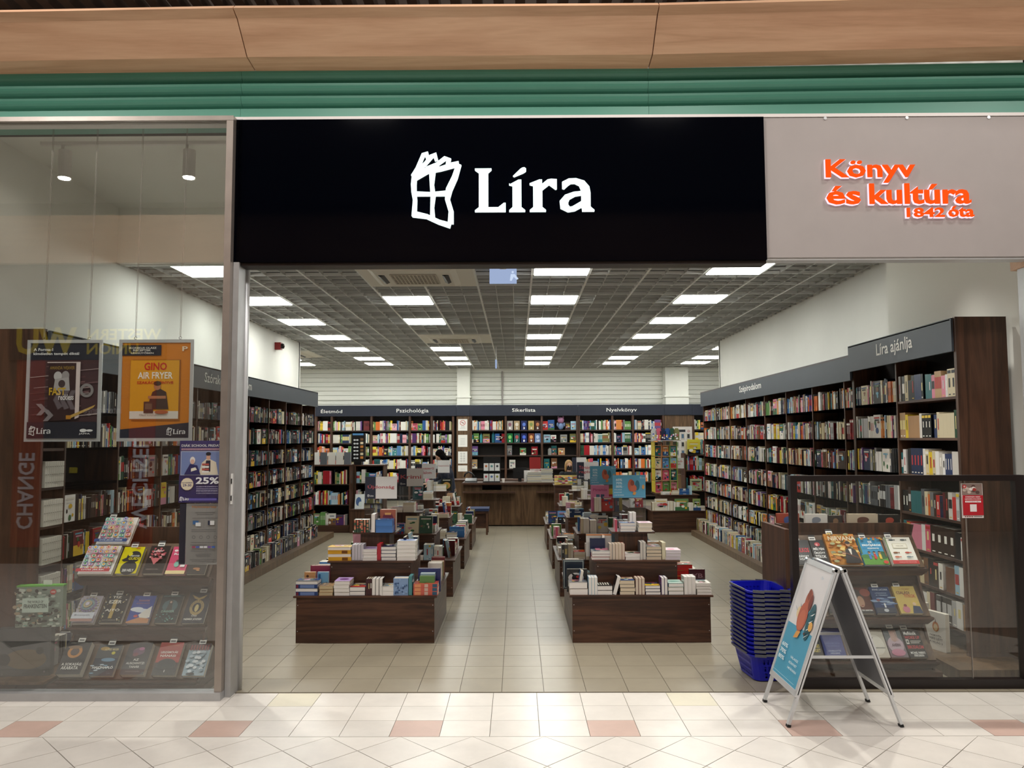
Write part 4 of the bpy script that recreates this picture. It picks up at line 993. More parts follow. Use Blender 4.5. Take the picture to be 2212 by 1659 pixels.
# ------------------------------------------------------------------ acrylic topic signs on the tables
LIRAP = [[(a/1160, b/520) for a, b in P_] for P_ in LIRA]
def mini_logo(m, x0, z0, h, col):
    """small printed emblem and word"""
    k = h/840
    for pts, w in BOOK:
        rbn = ribbon([(x0+a*k, z0+(b-90)*k) for a, b in pts], [q*k for q in (w if isinstance(w, list) else [w]*len(pts))]); n = len(pts)
        for i in range(n-1): m.p([rbn[i], rbn[i+1], rbn[2*n-2-i], rbn[2*n-1-i]], col)
    kk = h*.6/512; ox = x0+h*.92; oz = z0+h*.18
    for P_ in LIRA: m.p([(ox+a*kk*1.18, oz+b*kk) for a, b in P_], col)
    for pts, w in (([(852, 262), (870, 320), (915, 350), (970, 352), (1030, 325), (1062, 270), (1070, 210), (1070, 50), (1085, 20)], [20, 70, 60, 60, 74, 88, 88, 88, 88]),
                   ([(1040, 212), (960, 200), (890, 165), (858, 110), (862, 55), (905, 22), (950, 30), (1040, 90)], [44, 50, 66, 84, 84, 60, 56, 60])):
        rbn = ribbon([(ox+a*kk*1.18, oz+b*kk) for a, b in pts], [q*kk for q in w]); n = len(pts)
        for i in range(n-1): m.p([rbn[i], rbn[i+1], rbn[2*n-2-i], rbn[2*n-1-i]], col)
def stand_sign(lab, cx, y, zt, zb, w, z0, art, group=None):
    t = thing('topic_sign', lab, 'sign', (cx, y, z0))
    MB().box(-w/2-.003, w/2+.003, .001, .005, 0, zt-z0).build('acrylic_holder', 'acrylic', t)
    MB().box(-w/2-.003, w/2+.003, -.045, .05, 0, .004).build('foot', 'acrylic', t)
    MB().box(-w/2, w/2, -.0015, 0, zb-z0, zt-z0-.002, c('#dcdad9')).build('card', 'paper', t)
    m = MB(); art(m, w, zt-zb-.002); m.build('card_print', 'paper', t, (-w/2, -.002, zb-z0))
def topic(lines):
    def f(m, w, h):
        m.r(0, 0, w*.33, h, '#262b3c'); 
        if len(lines) == 1: m.t(w*.08, h*.42, w*.92, h*.64, lines[0], '#b8525a', .012)
        else: m.t(w*.1, h*.58, w*.9, h*.78, lines[0], '#b8525a', .012); m.t(w*.1, h*.3, w*.8, h*.5, lines[1], '#b8525a', .012)
        mini_logo(m, w*.07, h*.08, h*.12, '#e8e8e8')
    return f
def sale(m, w, h):
    m.r(0, 0, w, h, '#5ca4c6')
    for i, s_ in enumerate(('60%', '70%', '80%')): m.t(w*.1, h*(.74-.15*i), w*.29, h*(.85-.15*i), s_, '#cfe6ee', .02)
    m.r(w*.08, h*.48, w*.34, h*.49, '#9cc6d8')
    for i, s_ in enumerate(('VÁLASSZ', 'KÖNYVET', 'A MI ÁRUNKRA!')): m.t(w*.04, h*(.33-.12*i), w*(.28+.06*(i == 2)), h*(.4-.12*i), s_, '#cfe6ee', .01)
    m.e(w*.75, h*.55, w*.07, h*.22, '#2f6f86'); m.e(w*.56, h*.55, w*.1, h*.27, '#b5604a'); m.e(w*.63, h*.42, w*.1, h*.16, '#c26a50'); m.e(w*.6, h*.65, w*.06, h*.12, '#8a4534')
    m.p([(w*.6, h*.15), (w*.68, h*.12), (w*.72, h*.24), (w*.64, h*.28)], '#d89a50'); m.e(w*.93, h*.48, w*.04, h*.1, '#d8a060')
    m.r(w*.02, h*.04, w*.98, h*.05, '#8fc0d6'); mini_logo(m, w*.82, h*.84, h*.1, '#bfe0ea')
lx, rx = (LX[0]+LX[1])/2, (RX[0]+RX[1])/2
stand_sign('white and navy topic card reading újdonság on the nearest left table', -1.12, 6.52, 1.195, 1.013, .262, z3, topic(['Újdonság']))
stand_sign('white and navy topic card reading krimi on the second left table', -1.1, 8.2, 1.2, 1.015, .255, z3, topic(['Krimi']))
stand_sign('white and navy topic card reading népszerű irodalom on the third left table', -1.14, 9.85, 1.195, 1.012, .26, z3, topic(['Népszerű', 'irodalom']))
stand_sign('upright white topic card with one red word, rearmost left table', -1.05, 11.32, 1.2, 1.02, .17, z3, lambda m, w, h: m.t(w*.05, h*.5, w*.95, h*.62, 'Gasztronómia', '#b8747a', .01))
stand_sign('blue discount card of the three, nearest and largest, right of the aisle', .925, 6.55, 1.2, 1.012, .27, z3, sale)
stand_sign('blue discount card partly behind the nearest one, right of the aisle', .90, 8.3, 1.215, 1.02, .27, z3, sale)
stand_sign('white and navy topic card reading történelmi regény, third right table', .88, 9.85, 1.21, 1.0, .27, z3, topic(['Történelmi', 'regény']))
stand_sign('plain white card standing behind the történelmi regény card', .89, 11.3, 1.235, 1.03, .2, z3, lambda m, w, h: m.r(0, 0, w*.3, h, '#262b3c'))
# ================================================================== window display stands
TILT = rad(-40)
def stand(lab, x0, x1, lips, ytop, ztop, base, side_left=False):
    t = thing('display_stand', lab, 'display stand', ((x0+x1)/2, (lips[0][0]+ytop)/2, 0))
    bx0, bx1, by0, by1, bz = base
    box('base', 'walnut_x', bx0, bx1, by0, by1, 0, bz, t)
    box('back_panel', 'walnut_z', x0, x1, ytop, ytop+.015, bz, ztop, t)
    L_ = t.location
    for i, (y, z) in enumerate(lips):
        for sx in (x0-.004, x1-.011): 
            m = MB(); m.add([(0, 0, 0), (.015, 0, 0), (.015, ytop-y, 0), (0, ytop-y, 0), (0, .03, .2), (.015, .03, .2), (.015, ytop-y, .2), (0, ytop-y, .2)],
                            [(0, 3, 2, 1), (4, 5, 6, 7), (0, 1, 5, 4), (1, 2, 6, 5), (2, 3, 7, 6), (3, 0, 4, 7)])
        m = MB(); m.bar((0, 0, 0), (0, .155, .185), x1-x0, .012); o = m.build('sloped_shelf', 'walnut_lit', t); o.location = Vector((0, (y+.012)*U, (z+.002)*U))-Vector((0, L_.y, 0))
        m = MB(); w = (x1-x0)/2+.012
        m.add([(-w, -.012, .0), (w, -.012, 0), (w, -.012, -.012), (-w, -.012, -.012), (-w+.02, .03, -.05), (w-.02, .03, -.05), (w, .03, 0), (-w, .03, 0)],
              [(0, 1, 2, 3)[::-1], (3, 2, 5, 4)[::-1], (4, 5, 6, 7)[::-1], (7, 6, 1, 0)[::-1], (0, 3, 4, 7), (1, 6, 5, 2)])
        o = m.build('ledge', 'walnut_x', t); o.location = Vector((0, y*U-L_.y, z*U))
        if i: box('riser', 'walnut_x', x0+.012, x1-.012, y+.15, y+.16, z-.04, lips[i-1][1]-.01, t)
    box('riser', 'walnut_x', x0+.012, x1-.012, lips[-1][0]+.04, lips[-1][0]+.05, bz, lips[-1][1], t)
    for xx in (x0, x1-.014):
        ys = [l[0]+.03 for l in lips]
        pr = [(ys[-1], bz)]+[(ys[2], lips[2][1]), (ys[2]+.12, lips[1][1]-.03), (ys[1], lips[1][1]), (ys[1]+.12, lips[0][1]-.03), (ys[0], lips[0][1]), (ys[0]+.14, lips[0][1]+.17)]+([(ys[0]+.1, ztop)] if side_left else [])+[(ytop, ztop), (ytop, bz)]
        m = MB(); m.extr([(a-L_.y/U, b) for a, b in pr], xx-L_.x/U, xx+.014-L_.x/U); m.build('side_panel', 'walnut_z', t)
    return t
def dbook(x0, x1, lip, L_, hx, lab, art, t=.018, tagx=None, up=0., page=None):
    y, z = lip; w = x1-x0; s = up
    M = T((x0+x1)/2, y+.016+s*.643, z+.006+s*.766, 0, TILT) @ Matrix.Translation((0, -t/2-.009, 0))
    o = book(M, 'FO', L_, w, t, 'x', c(hx), page or PAGE, lab, None, None, art)
    if tagx is not None:
        m = MB(); m.r(0, 0, .042, .026, '#eceae6'); m.r(0, .026, .042, .040, '#15151a'); m.r(.006, .008, .036, .016, '#55555a')
        g_ = m.build('price_tag', 'paper', o, (-w/2+.02+tagx, -t/2-.002, L_-.004))
    return o
STK = ['#e05a4a', '#4a8ad0', '#f0b83a', '#5ab06a', '#d86aa0', '#8a6ac0', '#f08a3a', '#3ab0b0']
def sticker_art(base, word):
    def f(m, w, h):
        Q = random.Random(3+len(word))
        for r_ in range(6):
            for k in range(5):
                u, v = w*(.12+.19*k)+Q.uniform(-.006, .006), h*(.2+.13*r_)+Q.uniform(-.004, .004); a, b = Q.sample(STK, 2); q = Q.uniform(.012, .017)
                if Q.random() < .5: m.e(u, v, q, q, a, 12); m.e(u, v, q*.75, q*.75, '#f4f0ea', 10); m.e(u, v, q*.5, q*.5, b, 8)
                else: m.r(u-q, v-q*.8, u+q, v+q*.8, a); m.r(u-q*.75, v-q*.55, u+q*.75, v+q*.55, '#f4f0ea'); m.r(u-q*.4, v-q*.4, u+q*.4, v+q*.3, b)
        m.r(0, 0, w, h*.11, base); m.t(w*.15, h*.03, w*.85, h*.085, word, '#f4f4f4', .03)
    return f
def T_(m, w, h, rows_):
    for (a, b, cc, d_, s_, k) in rows_: m.t(w*a, h*b, w*cc, h*d_, s_, k, .02)
SL = [(4.95, .645), (4.90, .357), (4.78, .075)]
stand('stepped dark wood book display stand behind the tall left window', -2.74, -1.92, SL, 5.22, .93, (-2.80, -1.86, 4.77, 5.24, .048))
a1, a2, a3 = SL
dbook(-2.735, -2.525, a1, .205, '#eeeae6', 'white book covered in small stickers with red bottom band, top ledge, left window', sticker_art('#c22a3a', 'OVIS JELEK'), .022)
dbook(-2.70, -2.49, a1, .205, '#eeeae6', 'white book covered in small stickers with blue bottom band, raised highest, left window', sticker_art('#2a4a8a', 'OVIS JELEK MESÉI'), .022, .0, up=.215)
def guide(m, w, h):
    m.e(w*.62, h*.62, w*.34, h*.22, '#17181a'); m.e(w*.55, h*.2, w*.38, h*.26, '#17181a'); m.p([(w*.08, h*.5), (w*.35, h*.62), (w*.5, h*.45), (w*.2, h*.44)], '#17181a'); m.e(w*.42, h*.72, w*.1, h*.08, '#e8d800')
    T_(m, w, h, [(.45, .62, .88, .68, 'STREET KITCHEN', '#f4f4f0'), (.4, .5, .95, .6, 'GUIDE', '#f2e018'), (.3, .06, .85, .16, '200 HELY', '#f4f4f0')]); m.r(w*.6, h*.93, w*.8, h*.96, '#d04030')
dbook(-2.498, -2.368, a1, .19, '#e8d80c', 'bright yellow guide book with black silhouette, top ledge, left window', guide, .03, .02)
def heart(m, w, h):
    for i in range(46):
        a = R.random()*6.28; r_ = R.random()**.5; m.e(w*(.5+.36*r_*math.cos(a)), h*(.66+.24*r_*math.sin(a)), w*.055, h*.03, R.choice(['#e0788a', '#d05a64', '#efb0b0', '#b8404e']), 6)
    m.p([(w*.25, h*.5), (w*.75, h*.5), (w*.5, h*.26)], '#d46a70'); m.t(w*.3, h*.72, w*.72, h*.8, 'Lovers', '#f6e0e0', .02); m.t(w*.2, h*.08, w*.8, h*.11, 'SCARLETT ST. CLAIR', '#b09a90', .01)
dbook(-2.33, -2.205, a1, .198, '#2b2322', 'dark book with a pink feathered heart, top ledge, left window', heart, .03, .02)
def pinkb(m, w, h):
    for i in range(4): m.e(w*(.2+.2*i), h*.85, w*.1, h*.04, '#fbe9ee', 10)
    m.t(w*.15, h*.68, w*.8, h*.76, 'Rosie', '#fbe9ee', .03); m.e(w*.45, h*.35, w*.14, h*.1, '#7fc0ae'); m.e(w*.45, h*.47, w*.07, h*.04, '#5a3030'); m.r(w*.66, h*.25, w*.9, h*.4, '#f6f0ee'); m.r(0, 0, w, h*.12, '#efd79a')
dbook(-2.19, -2.07, a1, .198, '#e0527a', 'hot pink novel half hidden by the opening-hours sheet', pinkb, .02, .04)
dbook(-2.06, -1.945, a1, .19, '#3a3330', 'dark brown book below the opening-hours sheet', lambda m, w, h: (m.t(w*.3, h*.36, w*.8, h*.46, 'LÁNY', '#d8d4cc', .02), m.e(w*.5, h*.2, w*.2, h*.04, '#b0703a'), m.e(w*.6, h*.14, w*.1, h*.02, '#d89a50')), .02)
def mandala(m, w, h):
    for k in range(4):
        r_ = .42-.09*k
        for i in range(18): a = 2*PI*i/18; m.e(w*.5+w*r_*math.cos(a), h*.64+w*r_*math.sin(a), w*.045, w*.045, ['#a8a07a', '#8f7fb0', '#7fa0a8', '#c0b088'][k], 6)
    m.e(w*.5, h*.64, w*.09, w*.09, '#d8cfe0'); m.r(0, h*.1, w, h*.32, '#d8dbe6'); m.t(w*.12, h*.18, w*.85, h*.25, 'Bosnyák', '#7a7f90', .01); m.r(0, 0, w, h*.09, '#b88a80')
dbook(-2.735, -2.60, a2, .185, '#c0b8c4', 'lilac-grey book with a round mandala pattern, middle ledge, left window', mandala, .022, .03)
def ajto(m, w, h):
    for i in range(30): m.e(w*R.choice([R.uniform(.03, .18), R.uniform(.82, .97)]), h*R.random(), w*.035, h*.02, R.choice(['#8a7a4a', '#c9b98a', '#5a7a6a', '#d8d4c8']), 6)
    m.r(w*.42, h*.12, w*.58, h*.78, '#b99a4a')
    T_(m, w, h, [(.3, .82, .7, .92, 'TÍZ', '#f0ece0'), (.22, .64, .78, .75, 'EZER', '#f0ece0'), (.18, .34, .82, .46, 'AJTÓ', '#f0ece0'), (.2, .04, .8, .07, 'ALIX E. HARROW', '#9a9484')])
dbook(-2.57, -2.43, a2, .192, '#23262a', 'charcoal novel with gold keyhole and leafy border, middle ledge, left window', ajto, .03, .03)
def greece(m, w, h):
    m.e(w*.3, h*.5, w*.3, h*.08, '#e8ecf4'); m.e(w*.55, h*.45, w*.35, h*.07, '#dfe6f2'); m.p([(w*.45, h*.3), (w*.95, h*.62), (w, h*.2), (w*.6, h*.12)], '#e9e4dc'); m.p([(0, 0), (w, 0), (w, h*.16), (w*.5, h*.2), (0, h*.05)], '#c98a5a'); m.e(w*.35, h*.25, w*.1, h*.05, '#c84a44')
    m.t(w*.25, h*.78, w*.75, h*.86, 'Santorini', '#c08a9a', .02); m.t(w*.2, h*.69, w*.8, h*.74, 'ESKÜVŐ', '#b07a8a', .01)
dbook(-2.40, -2.265, a2, .185, '#2f4fa8', 'royal blue novel with a white seaside village, middle ledge, left window', greece, .022, .03)
def dagger(m, w, h):
    m.e(w*.5, h*.6, w*.36, h*.22, '#2f5a62'); m.p([(w*.35, h*.42), (w*.65, h*.42), (w*.58, h*.72), (w*.42, h*.72)], '#15181a'); m.e(w*.5, h*.75, w*.1, h*.06, '#2a1c1a'); m.e(w*.5, h*.73, w*.05, h*.035, '#c8a890')
    for i in range(22): m.e(w*R.random(), h*R.uniform(.04, .3), w*.04, h*.015, R.choice(['#4fa09a', '#7fc0b0', '#2f6a6a']), 5)
    m.t(w*.2, h*.34, w*.82, h*.42, 'DAGGER', '#8fb8a8', .02); m.t(w*.1, h*.9, w*.9, h*.94, 'SHELBY MAHURIN', '#5a8a8a', .01)
dbook(-2.225, -2.095, a2, .19, '#182a2e', 'dark teal fantasy novel with a cloaked woman, middle ledge, left window', dagger, .024, .03)
def gold(m, w, h):
    m.ring(w*.5, h*.5, w*.2, w*.32, '#b89a52', 24, 1.2); m.e(w*.5, h*.48, w*.09, h*.12, '#e8d48a')
    for i in range(9): a = -.2+i*.4; m.e(w*.5+w*.26*math.cos(a), h*.5+w*.3*math.sin(a), w*.02, h*.05, '#8a7238', 6)
    m.p([(w*.15, h*.9), (w*.5, h*.8), (w*.85, h*.9), (w*.7, h*.78), (w*.5, h*.73), (w*.3, h*.78)], '#b89a52')
    m.t(w*.38, h*.2, w*.62, h*.26, 'ŐSI', '#f0ece4', .02); m.t(w*.08, h*.07, w*.9, h*.16, 'NEMES JÓZSEF', '#f0ece4', .03)
dbook(-2.06, -1.925, a2, .21, '#1d2436', 'navy book with golden antler emblem, middle ledge, left window', gold, .02, .04)
def sokasag(m, w, h):
    m.ring(w*.45, h*.68, w*.18, w*.3, '#c98a4a', 20, .9); m.e(w*.45, h*.68, w*.18, h*.1, '#5a4a4a'); m.e(w*.4, h*.82, w*.3, h*.05, '#8a6a4a')
    T_(m, w, h, [(.1, .26, .92, .36, 'A SOKASÁG', '#f4f2ee'), (.14, .14, .84, .24, 'AKARATA', '#f4f2ee'), (.15, .93, .85, .96, 'JAMES ISLINGTON', '#a8a49a')])
dbook(-2.74, -2.595, a3, .205, '#35363a', 'thick charcoal book with white title a sokaság akarata, bottom ledge', sokasag, .05, .04)
def naplo(m, w, h):
    m.r(0, h*.55, w, h, '#3a3f44'); m.e(w*.3, h*.86, w*.2, h*.06, '#b8934a'); m.e(w*.72, h*.72, w*.08, h*.05, '#d8cc3a'); m.t(w*.3, h*.8, w*.9, h*.87, 'ALFRED BEGER', '#e0cf9a', .02); m.e(w*.6, h*.5, w*.3, h*.06, '#6a94b4')
    for i in range(12): m.e(w*R.random(), h*R.uniform(.05, .4), w*.1, h*.02, R.choice(['#cfe0ec', '#7fa8c4', '#1d3a54']), 7)
    m.t(w*.06, h*.18, w*.94, h*.3, 'HAJÓNAPLÓ', '#f6f6f4', .03)
dbook(-2.55, -2.41, a3, .195, '#16283a', 'dark blue stormy sea book with a yellow seal, bottom ledge, left window', naplo, .03, .03)
def tanar(m, w, h):
    m.e(w*.5, h*.72, w*.25, h*.12, '#6a4a64'); m.e(w*.6, h*.8, w*.12, h*.05, '#b06a94'); m.e(w*.4, h*.62, w*.12, h*.06, '#7a3a4a')
    T_(m, w, h, [(.38, .42, .62, .49, 'AZ', '#e8e6e2'), (.12, .31, .9, .38, 'AUSCHWITZI', '#e8e6e2'), (.3, .2, .74, .28, 'TANÁR', '#e8e6e2'), (.2, .08, .8, .1, 'WENDY HOLDEN', '#9a9a9a')])
dbook(-2.36, -2.22, a3, .2, '#282d33', 'thick dark grey book with faint pink figure, bottom ledge, left window', tanar, .045)
def lesz(m, w, h):
    m.r(0, h*.38, w, h, '#a8352e'); m.e(w*.5, h*.3, w*.42, h*.2, '#2b3236'); m.r(0, 0, w, h*.22, '#23292c'); m.e(w*.5, h*.12, w*.02, h*.04, '#e8e4dc')
    T_(m, w, h, [(.12, .66, .85, .74, 'LESZÁMOLÁS', '#f2eee8'), (.14, .55, .8, .63, 'NÁNÁSI', '#f2eee8'), (.3, .88, .85, .92, 'LEE CHILD', '#c9703a')])
dbook(-2.175, -2.035, a3, .205, '#3a2c2a', 'red and black thriller titled leszámolás, bottom ledge, left window', lesz, .035, .03)
def snow(m, w, h):
    m.r(0, h*.8, w, h, '#3a1a1c'); [m.r(w*(.06+.13*i), h*.78, w*(.13+.13*i), h*.95, '#8a2a30') for i in range(7)]
    for i in range(26): m.e(w*R.uniform(.1, .9), h*R.uniform(.1, .75), w*.1, h*.05, R.choice(['#e8eef4', '#b8c8d4', '#8aa0b0', '#d8e2ea']), 7)
    m.e(w*.4, h*.02, w*.2, h*.04, '#25282c')
dbook(-1.995, -1.865, a3, .2, '#9ab0be', 'icy white book with dark red top stripes, bottom ledge, left window', snow, .03, .03)
# the long box and the grey box at the left edge of the window
t = thing('low_plinth', 'low wooden platform under the two large boxes, left edge of the window', 'plinth', (-2.98, 4.9, 0))
box('top_board', 'walnut_lit', -3.22, -2.80, 4.745, 5.15, .06, .075, t); box('foot', 'walnut_x', -3.1, -3.0, 4.8, 4.9, 0, .06, t); box('foot', 'walnut_x', -3.1, -3.0, 5.02, 5.1, 0, .06, t)
t = tag(MB().box(-.155, .155, 0, .055, 0, .285, c('#4b4d4f')).build('boxed_set', 'printed', None, (-3.0, 4.86, .076), .1), 'large dark grey boxed book with planets on its front, left edge of window', 'book')
m = MB(); m.e(.17, .10, .12, .06, '#6a5a42'); m.e(.045, .1, .036, .036, '#2f3133'); m.e(.25, .15, .022, .022, '#2c2e30'); m.r(.275, .02, .284, .03, '#8a8a88'); m.t(.02, .01, .04, .022, 'ű', '#7a7a78')
m.build('cover_print', 'printed', t, (-.155, -.0004, 0))
t = tag(MB().box(-.135, .135, 0, .05, 0, .25, c('#8fa08a')).build('puzzle_box', 'glossy_cover', None, (-2.925, 4.88, .363), .12), 'puzzle box with crowded pale green artwork standing on the dark grey box', 'box')
m = MB(); m.r(0, 0, .27, .245, '#8e9a8e')
for i in range(150): m.e(R.uniform(.01, .26), R.uniform(.008, .235), R.uniform(.005, .02), R.uniform(.004, .012), R.choice(['#4a443c', '#c9cfc4', '#6d7a70', '#a8b8aa', '#2b2925', '#8fb8a8', '#b09a80', '#dfe0d4']), 7)
m.r(.06, .1, .21, .185, '#c4d4c8'); m.t(.09, .155, .18, .17, 'THE WORLD OF', '#2f4038', .02); m.t(.07, .125, .2, .15, 'FRANKENSTEIN', '#2f4038', .02); m.e(.235, .22, .018, .016, '#c23a34'); m.t(.224, .215, .247, .225, '1000', '#f0e0dc', .02)
m.build('box_print', 'printed', t, (-.135, -.0004, 0)); box_lid = MB().box(-.136, .136, -.001, .051, .243, .252, c('#6fb84a')).build('lid_edge', 'printed', t)
m = MB(); m.r(0, 0, .05, .03, '#eceae6'); m.build('price_tag', 'paper', t, (.01, .02, .25))

SR = [(5.10, .668), (5.05, .374), (5.0, .116)]
stand('stepped dark wood book display stand behind the low glass barrier', 1.73, 2.60, SR, 5.34, .93, (1.70, 2.62, 4.98, 5.36, .055), True)
b1, b2, b3 = SR
XR = lambda cr, yc: ((1660+cr/4.007)-1116)*(yc*.998-.05)/1700
def blackred(m, w, h):
    T_(m, w, h, [(.1, .5, .9, .68, 'GYILKOS', '#d82a3a'), (.1, .3, .8, .4, 'VADÁSZAT', '#f0eeec'), (.1, .18, .8, .27, 'A VÖRÖS', '#f0eeec')])
dbook(XR(225, 5.1), XR(385, 5.1), b1, .185, '#1d1c1f', 'black book with red and white lettering, first on the top right ledge', blackred, .02, .0)
def titkok(m, w, h):
    m.e(w*.5, h*.82, w*.2, h*.08, '#b8323a'); m.e(w*.45, h*.8, w*.08, h*.05, '#e0a0a0'); T_(m, w, h, [(.12, .58, .9, .7, 'MÉLYEN', '#f2f0ee'), (.12, .42, .9, .54, 'ŐRZÖTT', '#f2f0ee'), (.12, .26, .9, .38, 'TITKOK', '#f2f0ee'), (.2, .08, .8, .14, 'J. B. EGAN', '#b8323a')])
dbook(XR(395, 5.1), XR(515, 5.1), b1, .185, '#18181b', 'black book with red rose and white title mélyen őrzött titkok', titkok, .02, -.02)
def nirv(m, w, h):
    for i in range(60): m.e(w*R.uniform(.05, .95), h*R.uniform(.04, .96), w*.09, h*.04, R.choice(['#d8902a', '#e0b050', '#c9782a', '#e8c878', '#a8a878', '#d88a3a']), 8)
    m.p([(w*.42, 0), (w*.95, 0), (w*.85, h*.42), (w*.68, h*.52), (w*.52, h*.42)], '#201d20'); m.p([(w*.62, h*.45), (w*.72, h*.45), (w*.68, h*.2)], '#e8e0d4'); m.e(w*.66, h*.6, w*.07, h*.075, '#b8845c'); m.e(w*.66, h*.65, w*.08, h*.05, '#2b2320'); m.p([(w*.38, h*.34), (w*.9, h*.12), (w*.92, h*.17), (w*.4, h*.38)], '#5a3320'); m.e(w*.44, h*.3, w*.06, h*.03, '#c0906a')
    T_(m, w, h, [(.06, .72, .96, .86, 'NIRVANA', '#f2e8cc'), (.1, .87, .6, .94, 'KURT COBAIN', '#2b1d14'), (.06, .3, .38, .34, 'DANNY GOLD', '#3b2a1a'), (.06, .2, .36, .24, 'MUZSIKÁS', '#3b2a1a')])
dbook(XR(535, 5.1), XR(800, 5.1), b1, .23, '#cf8a34', 'wide golden music biography with a man in dark suit, top right ledge', nirv, .02, .0)
def erdo(m, w, h):
    m.r(0, 0, w, h*.3, '#5f9a3a'); m.e(w*.2, h*.3, w*.25, h*.08, '#3f7a38'); m.e(w*.85, h*.35, w*.2, h*.14, '#2f5f38'); m.r(0, h*.4, w*.06, h, '#4a6a3a'); m.r(w*.94, h*.3, w, h, '#7a4a30')
    for i, q in enumerate(('#4a7ac0', '#c83a3a', '#e0c04a')): u = w*(.32+.2*i); m.r(u-w*.05, h*.2, u+w*.05, h*.38, q); m.e(u, h*.43, w*.05, h*.04, '#d8a078'); m.e(u, h*.46, w*.055, h*.03, '#3a2a20')
    for i in range(9): m.e(w*R.random(), h*R.uniform(.9, 1), w*.06, h*.03, R.choice(['#5fa04a', '#d8a03a', '#c85a3a']), 7)
    m.t(w*.4, h*.78, w*.55, h*.86, 'KIS', '#f6f6f2', .03); m.t(w*.12, h*.64, w*.9, h*.75, 'ERDŐJÁRÓK', '#f6f6f2', .03); m.t(w*.3, h*.55, w*.75, h*.61, 'KÉZIKÖNYVE', '#f6f6f2', .02); m.e(w*.85, h*.07, w*.1, h*.06, '#d84a3a')
dbook(XR(815, 5.1), XR(1030, 5.1), b1, .2, '#4a9cc8', 'sky blue children book with three small hikers, top right ledge', erdo, .02, .0)
def fish(m, w, h):
    def one(u, v, q, k=1.): m.e(u, v, w*.1*k, h*.03*k, q, 14); m.p([(u+w*.08*k, v), (u+w*.15*k, v+h*.025), (u+w*.15*k, v-h*.025)], q)
    one(w*.25, h*.9, '#3f4a50'); one(w*.7, h*.9, '#5a6468'); m.r(w*.22, h*.58, w*.78, h*.76, '#c9c0a4'); m.r(w*.24, h*.595, w*.76, h*.745, '#eee8da'); m.t(w*.36, h*.65, w*.64, h*.69, 'HALAK', '#8a7a5a')
    one(w*.25, h*.42, '#8a5a3a'); one(w*.7, h*.42, '#b84a3a'); one(w*.25, h*.26, '#c86a4a'); one(w*.7, h*.26, '#7a8a90'); m.r(0, 0, w, h*.13, '#cf3a3a'); m.t(w*.25, h*.04, w*.9, h*.09, 'NAGYKÖNYVE', '#f0c8c4'); m.r(0, h*.13, w*.04, h, '#6f8a5a')
dbook(XR(1055, 5.1), XR(1280, 5.1), b1, .2, '#f0ece2', 'white book with painted fish and a red bottom band, top right ledge', fish, .025, -.01)
def face(m, w, h):
    m.e(w*.2, h*.6, w*.45, h*.35, '#2a1c1a'); m.e(w*.42, h*.45, w*.2, h*.22, '#b08468'); m.e(w*.45, h*.3, w*.08, h*.02, '#8a3a34'); m.e(w*.8, h*.8, w*.3, h*.15, '#8a3a2a'); m.r(0, 0, w, h*.12, '#141012'); m.t(w*.3, h*.09, w*.92, h*.14, 'TESS GERRITSEN', '#f0eeea', .03)
dbook(XR(735, 5.05), XR(885, 5.05), b2, .18, '#5a2a22', 'dark novel with half a woman face in red light, middle right ledge', face, .02)
def anne(m, w, h):
    for i in range(14): m.e(w*R.random(), h*R.uniform(.3, .6), w*.22, h*.03, R.choice(['#7f9ac0', '#9ab0c8', '#33528a', '#5a78a8']), 9)
    m.r(0, 0, w, h*.2, '#1d2a40'); m.e(w*.5, h*.1, w*.12, h*.06, '#c8ccd4'); m.r(w*.47, h*.2, w*.55, h*.36, '#e8ecf0'); m.e(w*.25, h*.48, w*.09, h*.05, '#7a3a4a')
    T_(m, w, h, [(.1, .84, .9, .91, 'ANNE LACUNA', '#c9d4e6'), (.2, .72, .8, .77, 'UTAZÁSOK', '#9ab0cc'), (.2, .64, .8, .69, 'A TÉRBEN', '#9ab0cc')])
dbook(XR(905, 5.05), XR(1075, 5.05), b2, .185, '#2a4474', 'cloudy blue novel with a lone white figure, middle right ledge', anne, .02, .0)
def balas(m, w, h):
    m.t(w*.3, h*.86, w*.75, h*.92, 'L. Gergely', '#a8503a'); m.t(w*.1, h*.7, w*.7, h*.83, 'CSALÁDI', '#7a3f4a', .02); m.t(w*.4, h*.57, w*.92, h*.69, 'TITKOK', '#c85a3a', .02)
    m.e(w*.75, h*.38, w*.13, h*.09, '#e0c05a'); m.e(w*.74, h*.34, w*.08, h*.06, '#e8c8a4'); m.p([(w*.55, 0), (w, 0), (w*.95, h*.25), (w*.65, h*.27)], '#2b3a5a'); m.e(w*.3, h*.14, w*.16, h*.12, '#d08090'); m.e(w*.3, h*.28, w*.07, h*.05, '#8a4a3a')
dbook(XR(1110, 5.05), XR(1300, 5.05), b2, .19, '#dcc070', 'yellow book titled családi titkok with cartoon figures, middle right ledge', balas, .02, -.01)
dbook(XR(500, 5.05), XR(640, 5.05), b2, .18, '#26282c', 'dark book on the middle right ledge seen through the folding sign', lambda m, w, h: m.t(w*.2, h*.2, w*.8, h*.4, 'AZ ÉN', '#d8d4cc', .02), .02)
dbook(XR(300, 5.0), XR(440, 5.0), b3, .18, '#262420', 'dark book with yellow lettering, first on the bottom right ledge', lambda m, w, h: T_(m, w, h, [(.2, .36, .9, .48, 'HERCEGES', '#d8c03a'), (.3, .2, .9, .32, 'SZIGET', '#d8c03a')]), .02)
